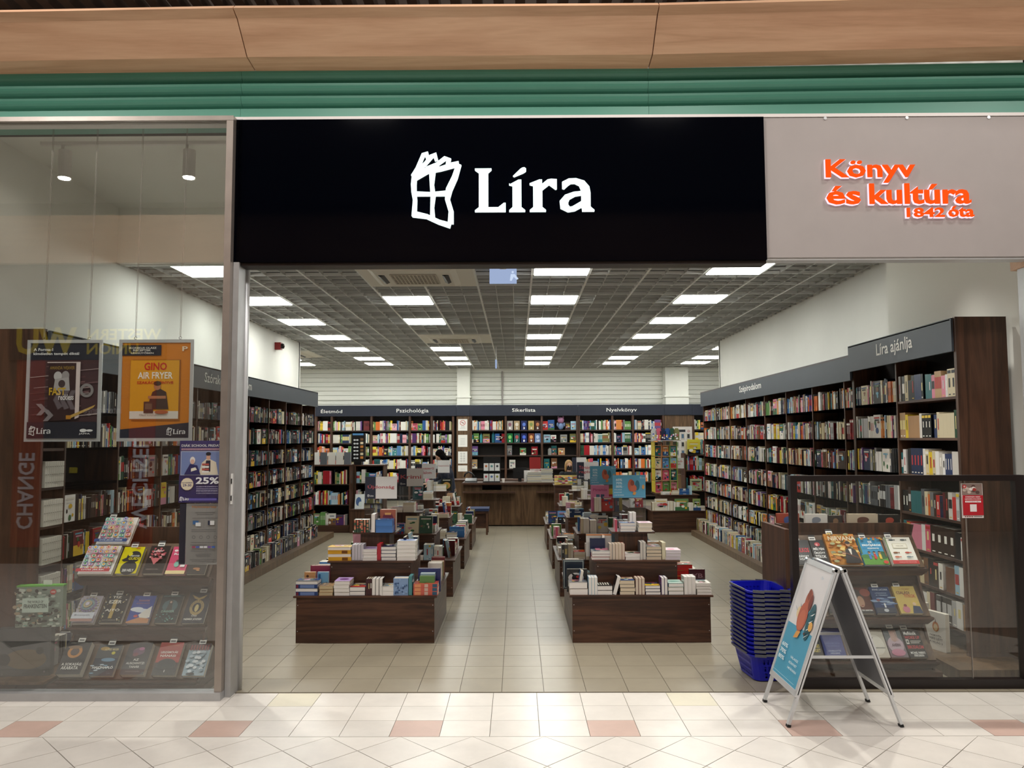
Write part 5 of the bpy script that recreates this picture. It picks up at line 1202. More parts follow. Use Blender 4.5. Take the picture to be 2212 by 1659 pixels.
dbook(XR(455, 5.0), XR(635, 5.0), b3, .195, '#2b3a86', 'plain indigo book with pale lettering, bottom right ledge', lambda m, w, h: T_(m, w, h, [(.15, .45, .85, .52, 'GÖRÖG MÍTOSZOK', '#5a6ab0'), (.2, .36, .8, .42, 'ÚJRAMESÉLVE', '#5a6ab0'), (.2, .2, .8, .25, 'CHARLOTTE', '#c4cce8'), (.28, .12, .72, .17, 'HIGGINS', '#c4cce8')]), .02)
dbook(XR(650, 5.0), XR(790, 5.0), b3, .19, '#dcc4bc', 'pale pink book with a red round motif, bottom right ledge', lambda m, w, h: (m.e(w*.4, h*.5, w*.2, h*.12, '#c03a34'), m.e(w*.4, h*.5, w*.08, h*.06, '#f0dcd4')), .02, .02)
dbook(XR(835, 5.0), XR(1005, 5.0), b3, .185, '#c9c2b4', 'off-white book with a small dark bird, bottom right ledge', lambda m, w, h: (m.e(w*.5, h*.45, w*.4, h*.36, '#d8d2c6'), m.e(w*.35, h*.7, w*.07, h*.04, '#26262a'), m.t(w*.3, h*.3, w*.9, h*.38, 'Wednesdays', '#3a3a3a', .01)), .02)
def ahern(m, w, h):
    m.r(0, h*.55, w, h, '#5a6064'); m.e(w*.5, h*.42, w*.45, h*.28, '#b8a0ac'); m.e(w*.5, h*.7, w*.17, h*.18, '#b08a80'); [m.r(w*(.33+.07*i), h*.55, w*(.37+.07*i), h*.92, '#caa79c') for i in range(6)]
    m.e(w*.5, h*.16, w*.4, h*.12, '#c07a94'); m.t(w*.25, h*.36, w*.75, h*.46, 'AHERN', '#5a3a4a', .02)
dbook(XR(1012, 5.0), XR(1160, 5.0), b3, .195, '#7a6a74', 'mauve novel with hands covering a face, bottom right ledge', ahern, .022, .01)
def woke(m, w, h):
    T_(m, w, h, [(.08, .78, .8, .9, 'Maffiózók', '#f0eeea'), (.06, .64, .92, .75, 'WOKE UP', '#c82a34'), (.05, .3, .95, .42, 'BIRODALOM', '#c82a34'), (.1, .12, .92, .2, 'MICHAEL PARENTI', '#f0eeea'), (.25, .03, .8, .1, 'STEVE GORDON', '#f0eeea')]); m.r(w*.06, h*.46, w*.22, h*.62, '#d8d4cc'); m.e(w*.14, h*.54, w*.05, h*.05, '#3a3a3a'); m.r(w*.3, h*.55, w*.9, h*.57, '#d8d4cc'); m.r(w*.3, h*.49, w*.8, h*.51, '#d8d4cc')
dbook(XR(1175, 5.0), XR(1325, 5.0), b3, .19, '#1c1a1c', 'black book with stacked red and white lettering, last on the bottom right ledge', woke, .02, -.02)
# books laid open-faced along the top of the right stand
for i, (xa, xb, h, hx, cn, e_) in enumerate(((1.76, 1.91, .99, '#9a4a3a', 'rust', '#4a5a8a'), (1.95, 2.1, .985, '#e2ddd6', 'white', '#8a8f9a'), (2.11, 2.2, .975, '#3a3230', 'dark brown', '#8a6a50'), (2.24, 2.44, .985, '#c9b8a0', 'beige', '#6a4438'), (2.45, 2.59, .98, '#25201f', 'black', '#b04a3a'))):
    book(T((xa+xb)/2, 5.385+.02, .79), 'FO', h-.79, xb-xa, .03, cn, c(hx), PAGE, f'{cn} large book standing behind the top edge of the right display stand', None, None, lambda m, w, hh, e_=e_: (m.e(w*.5, hh*.8, w*.2, hh*.1, e_), m.e(w*.4, hh*.75, w*.1, hh*.08, e_)))
t = thing('rear_ledge', 'narrow wooden shelf unit on the back of the right display stand', 'shelf', (2.17, 5.45, 0)); box('shelf', 'walnut_x', 1.74, 2.6, 5.358, 5.5, .775, .79, t); box('side_panel', 'walnut_z', 1.74, 1.755, 5.358, 5.5, .0, .775, t); box('side_panel', 'walnut_z', 2.585, 2.6, 5.358, 5.5, 0, .775, t)
pn = box('stand_cheek', 'walnut_z', 1.685, 1.715, 5.02, 5.5, .056, .925); tag(pn, 'tall narrow wood cheek at the left side of the right display stand', 'panel')
# a few large books turned cover-out on the right plinth
FR = [(5.40, .33, .16, '#ece8e0', 'white book with amber drop, at the near end of the right plinth', lambda m, w, h: (m.e(w*.5, h*.62, w*.17, h*.13, '#c9762e'), m.e(w*.5, h*.6, w*.11, h*.09, '#e8cfa4'), m.p([(w*.47, h*.72), (w*.53, h*.72), (w*.5, h*.85)], '#6a2a1a'), T_(m, w, h, [(.15, .36, .8, .42, 'AKIKTŐL', '#4a443c'), (.15, .27, .85, .33, 'IHAS LETT', '#4a443c'), (.15, .18, .85, .24, 'A VILÁG 2', '#4a443c')]))),
      (5.66, .36, .17, '#dfd6cc', 'cream book with small framed pictures, second on the right plinth', lambda m, w, h: ([m.r(w*(.15+.28*(i % 3)), h*(.3+.16*(i//3)), w*(.33+.28*(i % 3)), h*(.4+.16*(i//3)), '#5a524a') for i in range(6)], [m.r(w*.06, h*(.05+.03*i), w*.94, h*(.06+.03*i), '#3a3632') for i in range(6)])),
      (5.92, .33, .15, '#6a6a66', 'grey patterned book, third on the right plinth', lambda m, w, h: blob_art(m, w, h))]
for y, h, w, hx, lb, ar in FR:
    book(T(2.82, y, .08, -PI/2+.3), 'FO', h*.76, w, .035, 'white', c(hx), PAGE, lb, None, None, ar)

# ------------------------------------------------------------------ posters and notices in the left window
def framed(lab, x0, x1, z0, z1, art):
    t = thing('hanging_poster', lab, 'poster', ((x0+x1)/2, 4.86, z0)); w = (x1-x0)/2; h = z1-z0; b = .02
    MB().box(-w+.004, w-.004, 0, .006, .004, h-.004, c('#20242c')).build('backing', 'paper', t)
    for nm_, P_ in (('frame_rail', [(-w, 0), (w, 0), (w-b, b), (-w+b, b)]), ('frame_rail', [(-w, h), (-w+b, h-b), (w-b, h-b), (w, h)]), ('frame_rail', [(-w, 0), (-w+b, b), (-w+b, h-b), (-w, h)]), ('frame_rail', [(w, 0), (w, h), (w-b, h-b), (w-b, b)])):
        m = MB(); m.prism(P_, -.008, 0); m.build(nm_, 'aluminium', t)
    m = MB(); art(m, w*2-2*b, h-2*b); m.build('poster_print', 'printed', t, (-w+b, -.0005, b))
    for sx in (-.58, .62):
        m = MB(); xx = w*sx; zt = 3.44-z0 if True else 0
        q = Vector((xx, 0, h+.02)); e_ = Vector((xx+(.012), -.0, 3.80-z0)); n = 118
        for i in range(n):
            p = q.lerp(e_, i/n); L_ = (e_.z-q.z)/n; wd = .0032 if i % 2 else .0014; dp = .0014 if i % 2 else .0032
            for s_ in (-1, 1): m.box(p.x+s_*wd-.0009, p.x+s_*wd+.0009, p.y+(0 if i % 2 else s_*dp)-.0009, p.y+(0 if i % 2 else s_*dp)+.0009, p.z, p.z+L_*1.08, c('#9a9a98'))
        m.build('chain', 'steel', t)
        m = MB()
        for z_, s_ in ((h+.01, 1),): 
            for k in range(10): a, b_ = 2*PI*k/11, 2*PI*(k+1)/11; m.tube((xx+.008*math.cos(a), 0, z_+.008*math.sin(a)), (xx+.008*math.cos(b_), 0, z_+.008*math.sin(b_)), .0018, 5)
        m.build('hook', 'chrome', t)
    return t
def race(m, w, h):
    m.r(0, 0, w, h, '#262a36'); m.r(0, h*.16, w, h*.82, '#4a3236')
    for i in range(26):
        v = h*R.uniform(.2, .78); u = w*R.uniform(-.1, .6); m.p([(max(0, u), v), (min(w, u+w*.5), v+h*.03), (min(w, u+w*.5), v+h*.03+h*R.uniform(.004, .02)), (max(0, u), v+h*.006)], R.choice(['#7a5a5c', '#9a8484', '#5a3a3e', '#b8a8a4', '#6a4c50']))
    for uu in (.84,): m.ring(w*uu, h*.5, w*.06, w*.1, '#8f8a8a')
    m.p([(w*.28, h*.18), (w*.72, h*.2), (w*.72, h*.78), (w*.28, h*.8)], '#3a2426'); m.p([(w*.68, h*.2), (w*.74, h*.22), (w*.74, h*.8), (w*.68, h*.8)], '#e0cfcc'); m.r(w*.26, h*.79, w*.74, h*.8, '#e0cfcc')
    m.t(w*.3, h*.72, w*.66, h*.755, 'AMANDA WEAVER', '#9a7a3a', .02)
    m.e(w*.42, h*.65, w*.06, h*.05, '#c9c4c4'); m.e(w*.53, h*.655, w*.055, h*.05, '#a09a9a'); m.p([(w*.36, h*.5), (w*.6, h*.5), (w*.58, h*.64), (w*.38, h*.62)], '#b4aeae'); m.e(w*.48, h*.57, w*.05, h*.04, '#4a3a3c')
    m.t(w*.3, h*.45, w*.54, h*.53, 'FAST', '#d0a82e', .03); m.t(w*.44, h*.4, w*.66, h*.46, 'reckless', '#e8e2e0', .015)
    m.p([(w*.6, h*.2), (w*.95, h*.32), (w*.98, h*.35), (w*.62, h*.24)], '#c9a458')
    for i in range(2): m.p([(w*(.12+.1*i), h*(.36-.06*i)), (w*(.2+.1*i), h*(.36-.06*i)), (w*(.28+.1*i), h*(.3-.06*i)), (w*(.2+.1*i), h*(.24-.06*i)), (w*(.13+.1*i), h*(.24-.06*i)), (w*(.2+.1*i), h*(.3-.06*i))], '#8e8588')
    m.r(w*.56, h*.2, w*.63, h*.24, '#c98a2e')
    m.r(0, 0, w, h*.17, '#262a36'); m.t(w*.06, h*.915, w*.34, h*.945, 'A Forma-1', '#eeeeee', .02); m.t(w*.06, h*.865, w*.72, h*.9, 'kíméletlen tempót diktál', '#eeeeee', .02)
    mini_logo(m, w*.03, h*.03, h*.1, '#f0f0f0'); m.e(w*.84, h*.08, w*.05, h*.018, '#f0f0f0'); m.e(w*.93, h*.08, w*.05, h*.012, '#f0f0f0'); m.t(w*.78, h*.035, w*.94, h*.055, 'JAFFA', '#f0f0f0', .02)
framed('framed poster of a kissing couple on a blurred racing background', -3.045, -2.575, 1.493, 2.125, race)
def fryer(m, w, h):
    m.r(0, 0, w, h, '#d47f22')
    for i in range(10): m.ring(w*R.random(), h*R.uniform(.2, .85), w*.08, w*.085, '#dc9238', 16)
    m.p([(0, 0), (w, 0), (w, h*.16), (0, h*.09)], '#262a3a')
    m.r(w*.16, h*.18, w*.86, h*.82, '#9a5a1c'); m.r(w*.13, h*.2, w*.84, h*.815, '#e2a022'); m.r(w*.13, h*.2, w*.84, h*.28, '#e4dcd2')
    m.r(0, h*.865, w*.57, h*.975, '#262632'); T_(m, w, h, [(.1, .935, .5, .955, 'IKONIKUS OLASZ', '#efe9e0'), (.16, .91, .42, .93, 'RECEPTEK', '#efe9e0'), (.13, .882, .46, .904, 'LÉGSÜTŐBEN', '#efe9e0'), (.33, .71, .66, .79, 'GINO', '#c8281e'), (.24, .62, .75, .69, 'AIR FRYER', '#f6f0e4'), (.23, .565, .76, .6, 'SZAKÁCSKÖNYVE', '#c8281e'), (.88, .91, .96, .96, 'P', '#f2e0c4')])
    m.p([(w*.38, h*.3), (w*.7, h*.3), (w*.66, h*.48), (w*.56, h*.52), (w*.46, h*.48)], '#3a2c2a'); m.e(w*.53, h*.54, w*.05, h*.04, '#b87a58'); m.e(w*.53, h*.57, w*.055, h*.025, '#3a2a22'); m.r(w*.4, h*.41, w*.66, h*.44, '#b87a58')
    m.r(w*.34, h*.26, w*.48, h*.38, '#3a3430'); m.r(w*.36, h*.3, w*.46, h*.36, '#6a5a4a'); m.e(w*.6, h*.27, w*.1, h*.02, '#b8603a'); m.t(w*.28, h*.225, w*.68, h*.25, 'Olasz konyhakönyvem', '#8a7a6a', .01)
    mini_logo(m, w*.68, h*.025, h*.085, '#f0f0f0')
framed('framed orange cookbook poster with a cook behind an air fryer', -2.472, -2.006, 1.493, 2.125, fryer)
# stuck on the inside of the window glass
t = tag(MB().box(0, .258, 0, .002, 0, .366, c('#3b3376')).build('student_sale_poster', 'printed', None, (-2.006, 4.6865, 1.13)), 'purple student sale poster stuck inside the left window glass', 'poster')
def school(m, w, h):
    m.t(w*.04, h*.9, w*.96, h*.95, 'DIÁK SCHOOL FRIDAY', '#f2f0f4', .03); m.r(w*.04, h*.845, w*.96, h*.875, '#d8a8b8'); m.t(w*.07, h*.85, w*.93, h*.868, 'KEDVEZMÉNY DIÁKOKNAK', '#6a4a8a')
    m.r(w*.03, h*.44, w*.97, h*.83, '#d8dcf0'); m.r(w*.045, h*.45, w*.955, h*.82, '#8e9fd6')
    m.p([(w*.45, h*.45), (w*.9, h*.45), (w*.85, h*.65), (w*.65, h*.72), (w*.52, h*.64)], '#e6d9c4'); m.p([(w*.58, h*.5), (w*.72, h*.5), (w*.72, h*.68), (w*.62, h*.68)], '#26263a'); m.e(w*.67, h*.73, w*.05, h*.04, '#d8a58e'); m.e(w*.67, h*.785, w*.06, h*.03, '#22222e')
    for i in range(4): m.r(w*.53, h*(.48+.04*i), w*.69, h*(.51+.04*i), ['#f0ece8', '#b85a54'][i % 2])
    m.p([(w*.12, h*.45), (w*.5, h*.45), (w*.42, h*.6), (w*.25, h*.62)], '#2b2b62'); m.e(w*.31, h*.68, w*.06, h*.06, '#eee6e2'); m.e(w*.31, h*.66, w*.045, h*.04, '#e0b4a4'); m.p([(w*.28, h*.5), (w*.42, h*.53), (w*.38, h*.57), (w*.28, h*.55)], '#f0e8d8')
    m.e(w*.2, h*.3, w*.145, h*.1, '#e8d4b8', 14); m.e(w*.2, h*.3, w*.13, h*.09, '#efdfc6'); m.t(w*.1, h*.26, w*.3, h*.3, '29-30', '#3b3376', .02); m.t(w*.08, h*.31, w*.32, h*.33, 'NOVEMBER', '#3b3376')
    m.t(w*.4, h*.3, w*.93, h*.41, '25%', '#f2f0f4', .03)
    for i, s_ in enumerate(('KEDVEZMÉNY', 'DIÁKIGAZOLVÁNNYAL', 'MINDENKINEK', 'A LÍRA KÖNYVESBOLTOKBAN')): m.t(w*(.42), h*(.25-.035*i), w*.92, h*(.27-.035*i), s_, '#cfc8e0', .01)
    mini_logo(m, w*.04, h*.03, h*.07, '#f0f0f4'); m.r(w*.28, h*.04, w*.92, h*.075, '#5a5296')
m = MB(); school(m, .258, .366); m.build('poster_print', 'printed', t, (0, -.0005, 0))
t = tag(MB().box(0, .213, 0, .002, 0, .356, c('#aaa6a6')).build('opening_hours_sheet', 'printed', None, (-1.958, 4.6865, .768)), 'grey opening-hours sheet stuck on the window under the purple poster', 'notice')
m = MB(); w, h = .213, .356; m.r(-.038, 0, 0, h, '#232a42'); m.t(w*.16, h*.92, w*.84, h*.965, 'Nyitvatartás', '#d08a5a', .02)
for v, a, b in ((.85, .25, .8), (.82, .3, .76), (.76, .18, .88), (.57, .16, .84), (.54, .16, .84), (.36, .16, .84), (.32, .14, .6), (.22, .16, .84), (.17, .3, .72), (.15, .3, .7), (.13, .32, .7), (.08, .14, .86), (.05, .2, .8)): m.r(w*a, h*v, w*b, h*v+.0016, '#4a4a52')
m.r(w*.2, h*.66, w*.36, h*.72, '#3a6aa0'); m.r(w*.28, h*.63, w*.42, h*.69, '#e8e8ea'); m.r(w*.62, h*.65, w*.68, h*.72, '#26304a'); m.r(w*.68, h*.65, w*.8, h*.72, '#eceaec'); m.r(w*.51, h*.6, w*.515, h*.73, '#6a6a70')
for i in range(4): m.ring(w*(.24+.2*i), h*.45, .008, .0095, '#4a4a52', 10)
for i in range(6): m.r(w*(.2+.11*i), h*.275, w*(.29+.11*i), h*.305, ['#a84a6a', '#5a6ac0', '#e8e8ee', '#e8e8ee', '#6a4a8a', '#3a5aa0'][i])
m.build('sheet_print', 'printed', t, (0, -.0005, 0))
# ceiling track with two spots behind the glass
t = thing('track_light', 'white ceiling track with two cylinder spotlights behind the left window', 'track light', (-2.8, 5.97, 3.78))
box('rail', 'white_lacquer', -3.7, -1.7, 5.955, 5.985, 3.795, 3.82, t)
for px in (-3.53, -2.56):
    dx = px+2.8; MB().tube((dx, 0, .02), (dx, 0, -.03), .012, 8).build('stem', 'white_lacquer', t); MB().tube((dx+.02, 0, -.03), (dx+.02, -.0, -.245), .047, 20).build('spot_body', 'white_lacquer', t, smooth=False)
    MB().tube((dx+.02, 0, -.2455), (dx+.02, 0, -.252), .04, 20).build('lens', 'spot_lens', t)
for px in (-3.53, -2.56):
    l = bpy.data.lights.new('spot', 'SPOT'); l.energy = 240; l.spot_size = rad(80); l.spot_blend = .7; l.shadow_soft_size = .05; l.color = (1, .97, .9)
    o = bpy.data.objects.new('spot', l); COL.objects.link(o); o.location = ((px+.02)*U, 5.97*U, 3.515*U); o.rotation_euler = (rad(-8), rad(-16), 0)
# added spots over the right stand, unseen behind the fascia, brightening the display
for px in (1.9, 2.8):
    l = bpy.data.lights.new('spot', 'SPOT'); l.energy = 200; l.spot_size = rad(80); l.spot_blend = .7; l.shadow_soft_size = .05; l.color = (1, .97, .9)
    o = bpy.data.objects.new('spot', l); COL.objects.link(o); o.location = (px*U, 5.97*U, 3.5*U); o.rotation_euler = (rad(-14), rad(0 if px < 2 else 12), 0)

# ------------------------------------------------------------------ folding pavement sign
t = thing('folding_sign', 'silver-framed folding pavement sign with blue poster, standing on the tiles', 'sign', (1.70, 4.41, 0))
YF, YBK = -.19, .2; apex = (0, .795)
def legpt(s, q): return (s*.29*(1-q)+s*.012*q, apex[1]*q)
for s in (-1, 1):
    A_ = Vector((s*.293, 0, .0)); B_ = Vector((s*.014, 0, .79))
    d_ = (B_-A_).normalized(); nrm = Vector((d_.z*s, 0, -d_.x*s))           # outward normal
    for y in (YF, YBK):
        m = MB(); m.bar(Vector((A_.x, y, .012)), Vector((B_.x, y, .79)), .026, .014, side=(0, 1, 0)); m.build('leg', 'aluminium', t)
        m = MB(); m.bar(Vector((A_.x+s*.001, y, 0)), Vector((A_.x-s*.003, y, .014)), .029, .018, side=(0, 1, 0)); m.build('rubber_foot', 'rubber', t)
    lo = A_.lerp(B_, .205); hi = A_.lerp(B_, 1.0); off = nrm*.012
    fr_ = 'snap_frame'
    for (p, q) in (((lo, YF), (lo, YBK)), ((hi, YF), (hi, YBK))):
        m = MB(); P0 = p[0]+off; m.bar(Vector((P0.x, YF-.012, P0.z)), Vector((P0.x, YBK+.012, P0.z)), .03, .014, side=tuple(d_)); m.build('snap_rail', 'aluminium', t)
    for y in (YF, YBK):
        m = MB(); m.bar(lo+off+Vector((0, y, 0)), hi+off+Vector((0, y, 0)), .026, .014, side=(0, 1, 0)); m.build('snap_rail', 'aluminium', t)
    m = MB(); m.bar(lo+off*.6+Vector((0, (YF+YBK)/2, 0)), hi+off*.6+Vector((0, (YF+YBK)/2, 0)), YBK-YF, .003, side=(0, 1, 0)); m.build('backing_board', 'grey_plastic' if s > 0 else 'white_lacquer', t)
    if s < 0:
        H_ = (hi-lo).length; Wd = YBK-YF-.024
        m = MB(); w, h = Wd, H_-.03
        m.r(0, 0, w, h, '#dcd9da'); m.r(0, 0, w, h*.46, '#4f9cba')
        for i in range(9): m.p([(w*.45, h*.5), (w*(.1+.08*i), h*(.62+.02*(i % 3))), (w*(.14+.08*i), h*(.6+.02*(i % 3)))], ['#2f6f86', '#5a9ab0', '#274f5e'][i % 3])
        m.e(w*.78, h*.55, w*.12, h*.16, '#2c5d68'); m.e(w*.3, h*.58, w*.08, h*.05, '#e0c9a0'); m.e(w*.52, h*.7, w*.12, h*.1, '#a85a44'); m.e(w*.5, h*.76, w*.06, h*.05, '#8a4534')
        m.e(w*.48, h*.56, w*.17, h*.13, '#b5604a'); m.e(w*.48, h*.53, w*.12, h*.09, '#c26e54'); m.e(w*.62, h*.7, w*.06, h*.07, '#7a3a30')
        for i in range(8): m.p([(w*(.72+.02*i), h*(.4+.035*i)), (w*(.9), h*(.46+.03*i)), (w*.76, h*(.42+.03*i))], ['#f0f0ee', '#3a4a50'][i % 2])
        m.p([(w*.4, h*.36), (w*.55, h*.38), (w*.6, h*.44), (w*.46, h*.43)], '#d89a50'); m.e(w*.88, h*.52, w*.07, h*.04, '#e0a85a'); m.e(w*.74, h*.44, w*.03, h*.012, '#5a3a34')
        for i, s_ in enumerate(('60%', '70%', '80%')): m.t(w*.1, h*(.25-.055*i), w*.34, h*(.285-.055*i), s_, '#e6f2f6', .02)
        for i, s_ in enumerate(('VÁLASSZ', 'KÖNYVET', 'A MI ÁRUNKRA!')): m.t(w*.55, h*(.2-.045*i), w*(.86+.05*(i == 2)), h*(.225-.045*i), s_, '#e6f2f6', .01)
        m.r(w*.04, h*.03, w*.96, h*.033, '#b8dce8'); mini_logo(m, w*.8, h*.92, h*.035, '#b8c4d0')
        # stand the print on the outer face: u runs front-to-back mirrored so it reads from outside
        mt_ = Matrix((( 0, nrm.x*-1, d_.x, 0), (-1, 0, 0, 0), (0, nrm.z*-1, d_.z, 0), (0, 0, 0, 1)))
        o = m.build('sign_poster', 'printed', t); o.matrix_local = Matrix.Translation(Vector(((lo+off*1.25).x, YBK-.012, (lo+off*1.25).z))*U+d_*.015*U) @ mt_
m = MB()
for y in (YF, YBK):
    for s in (-1, 1): m.tube((s*.02, y-.012, .797), (s*.02, y+.012, .797), .017, 14)
m.build('hinge', 'chrome', t)
for y, z in ((YF, .355), (YBK, .38)):
    q = z/.79; x_ = .293*(1-q)+.014*q; MB().bar((-x_, y, z), (x_, y, z), .014, .006, side=(0, 0, 1)).build('cross_bar', 'aluminium', t)
# ------------------------------------------------------------------ stack of shopping baskets
def basket_parts():
    m = MB(); W0, W1, D0, D1, H_ = .1, .132, .14, .172, .165
    def pt(sx, sy, q): return (sx*(W0+(W1-W0)*q), sy*(D0+(D1-D0)*q), .006+H_*q)
    def loop(q, r=.05, n=5, grow=0.):
        w = W0+(W1-W0)*q+grow; d_ = D0+(D1-D0)*q+grow; out = []
        for (cx, cy, a0) in ((w-r, d_-r, 0), (-w+r, d_-r, PI/2), (-w+r, -d_+r, PI), (w-r, -d_+r, 1.5*PI)):
            for i in range(n): a = a0+PI/2*i/(n-1); out.append((cx+r*math.cos(a), cy+r*math.sin(a), .006+H_*q))
        return out
    def band(A, B):
        n = len(A); m.add(A+B, [(i, (i+1) % n, n+(i+1) % n, n+i) for i in range(n)])
    zs = [0, .1, .28, .36, .54, .62, .8, .88, 1.]
    for k in range(len(zs)-1):
        A, B = loop(zs[k]), loop(zs[k+1]); n = len(A)
        if k in (1, 3, 5):                                  # slotted bands
            for i in range(n):
                j = (i+1) % n; p, q, r_, s_ = Vector(A[i]), Vector(A[j]), Vector(B[j]), Vector(B[i]); L_ = (q-p).length
                if L_ < .04: m.add([tuple(v) for v in (p, q, r_, s_)], [(0, 1, 2, 3)]); continue
                c_ = max(2, int(L_/.022))
                for e in range(c_):
                    a, b = e/c_, (e+.5)/c_; m.add([tuple(p.lerp(q, a)), tuple(p.lerp(q, b)), tuple(s_.lerp(r_, b)), tuple(s_.lerp(r_, a))], [(0, 1, 2, 3)])
        else: band(A, B)
    A = loop(0); m.add(A, [tuple(range(len(A)))[::-1]])
    A, B, C_, D_ = loop(1.), loop(1., grow=.014), loop(.97, grow=.014), loop(.9, grow=.010)
    band(A, B); band(B, C_); band(C_, D_)
    body = m.mesh('basket_body', 'blue_plastic', False)
    hm = MB()
    for sy in (-1, 1):
        y = sy*(D1+.012)
        for (a, b, w) in (((-.12, y), (-.05, y+sy*.004), .014), ((-.05, y+sy*.004), (.05, y+sy*.004), .011), ((.05, y+sy*.004), (.12, y), .014)): hm.bar((a[0], a[1], .172), (b[0], b[1], .167), .009, w+.002, side=(0, 1, 0))
    for sx in (-1, 1):
        hm.bar((sx*(W1+.016), -D1+.05, .172), (sx*(W1+.016), D1-.05, .172), .008, .01, side=(1, 0, 0))
    return body, hm.mesh('handle', 'grey_plastic')
BB, BH = basket_parts(); NB = 16
for i in range(NB):
    z = i*.0258
    t = thing('shopping_basket', ('bottom blue shopping basket standing on the floor under the stack' if i == 0 else ('top blue shopping basket of the stack beside the folding sign' if i == NB-1 else f'blue shopping basket, {ORD[i+1]} from the floor in the nested stack')), 'basket', (1.55+R.uniform(-.002, .002), 5.12, z), .1, group='nested shopping baskets')
    mk('basket_body', BB, t); mk('handle', BH, t)
# ================================================================== back of the shop
def XY(px, Y): return (px-1116)*(Y*.998)/1700
def ZY(py, Y): return 1.5+Y*math.tan(math.atan((829.5-py)/1700)+rad(3.99))
# till counter
t = thing('till_counter', 'long dark wood till counter across the back of the shop', 'counter', (.35, 13.95, 0))
for i in range(8):
    box('front_panel', 'walnut_lit', -.93+.33*i+.001, -.93+.33*(i+1)-.001, 13.7, 13.715, .02, .62 if i in (1,) else .71, t)
box('top_board', 'walnut_x', -.95, 1.75, 13.62, 14.3, .715, .745, t); box('side_panel', 'walnut_y', -.93, -.915, 13.715, 14.28, 0, .715, t); box('back_panel', 'walnut_x', -.9, 1.7, 14.2, 14.215, 0, .715, t)
box('bag_ledge', 'walnut_x', -.93, -.03, 13.5, 13.7, .575, .595, t); box('bag_ledge', 'walnut_x', .33, 1.5, 13.5, 13.7, .575, .595, t)
t = thing('back_counter', 'low wood cabinet run behind the till under the bestseller shelves', 'counter', (.2, 15.9, 0))
for i in range(7): box('front_panel', 'walnut_lit', -1.5+.5*i+.002, -1.0+.5*i-.002, 15.6, 15.62, 0, .62+.06, t)
box('top_board', 'walnut_x', -1.52, 2.02, 15.58, 16.1, .68, .70, t)
# things on the till
t = thing('card_rack', 'black counter rack holding white leaflets, left part of the till', 'rack', (XY(1061, 13.85), 13.85, .745))
box('frame', 'black_plastic', XY(1043, 13.85), XY(1080, 13.85), 13.9, 13.95, .745, 1.18, t); box('shelf', 'black_plastic', XY(1043, 13.85), XY(1080, 13.85), 13.75, 13.9, .745, .765, t); box('shelf', 'black_plastic', XY(1043, 13.85), XY(1080, 13.85), 13.8, 13.9, .93, .945, t)
k = 0
for r_ in range(2):
    for i in range(3):
        k += 1; q = tag(MB().box(-.042, .042, 0, .012, 0, .13, c('#dcdcda')).build('leaflet', 'paper', None, (XY(1049.5+12*i, 13.82), 13.78+.04*r_, .766+.18*r_)), f'white leaflet, {ORD[i+1]} in the {"upper" if r_ else "lower"} row of the black counter rack', 'leaflet')
        m = MB(); m.e(0, .08, .02, .02, ['#b84a54', '#4a6aa0', '#8a8a3a', '#c06a3a', '#5a8a8a', '#3a3a40'][k-1]); m.build('leaflet_print', 'paper', q, (0, -.001, 0))
for n_, (px, n, h, lb) in enumerate(((1153, 11, .2, 'wide pile of magazines on the till counter'), (1180, 14, .25, 'taller narrow pile of magazines on the till counter'))):
    for i in range(n):
        q = tag(MB().box(-.12+.02*n_, .12-.02*n_, 0, .2, 0, .015, c(R.choice(['#cfcabd', '#b8b4aa', '#c9bfa4', '#9a9c9e']))).build('magazine', 'printed', None, (XY(px, 13.8)+R.uniform(-.008, .008), 13.72, .746+i*.0165), R.uniform(-.05, .05)), ('top magazine of' if i == n-1 else f'magazine, {ORD[i+1]} from the counter, in')+f' the {lb[:-16] if False else lb.split(" on")[0]}', 'magazine', 'magazine piles on the till counter')
        if i == n-1: m = MB(); m.box(-.07, .07, .03, .17, .0151, .0156, c('#8a5a4a')); m.build('cover_print', 'paper', q)
t = thing('desk_phone', 'black desk phone at the left end of the till counter', 'telephone', (XY(1017, 13.85), 13.85, .745))
MB().add([(-.11, -.09, 0), (.11, -.09, 0), (.11, .09, 0), (-.11, .09, 0), (-.1, -.08, .03), (.1, -.08, .03), (.1, .08, .07), (-.1, .08, .07)], [(0, 3, 2, 1), (4, 5, 6, 7), (0, 1, 5, 4), (1, 2, 6, 5), (2, 3, 7, 6), (3, 0, 4, 7)]).build('phone_base', 'black_plastic', t)
m = MB(); pts = [(-.12, 0, .09), (-.1, 0, .15), (-.04, 0, .18), (.02, 0, .15), (.06, 0, .1)]
for a, b in zip(pts, pts[1:]): m.tube(a, b, .014, 8)
m.build('handset', 'black_plastic', t)
t = thing('cash_monitor', 'small dark screen on the till beside the leaflet rack', 'screen', (.05, 14.1, .745)); MB().box(-.12, .12, 0, .02, .05, .24).build('screen_panel', 'black_plastic', t); MB().box(-.03, .03, 0, .05, 0, .06).build('foot', 'black_plastic', t)
t = tag(MB().lathe(0, 0, [(.02, 0), (.026, .07), (.024, .07), (.018, .01)], 12).build('cup', 'white_lacquer', None, (XY(1086.5, 13.78), 13.78, .745)), 'small white cup on the till right of the leaflet rack', 'cup'); 
t = tag(MB().box(-.09, .09, 0, .006, 0, .2, c('#d8d4d0')).build('counter_notice', 'paper', None, (XY(1142, 13.95), 13.95, .746)), 'white notice card standing behind the wide magazine pile', 'notice')
m = MB(); m.r(-.05, .06, .05, .12, '#b8b8ba'); m.build('notice_print', 'paper', t, (0, -.001, 0))
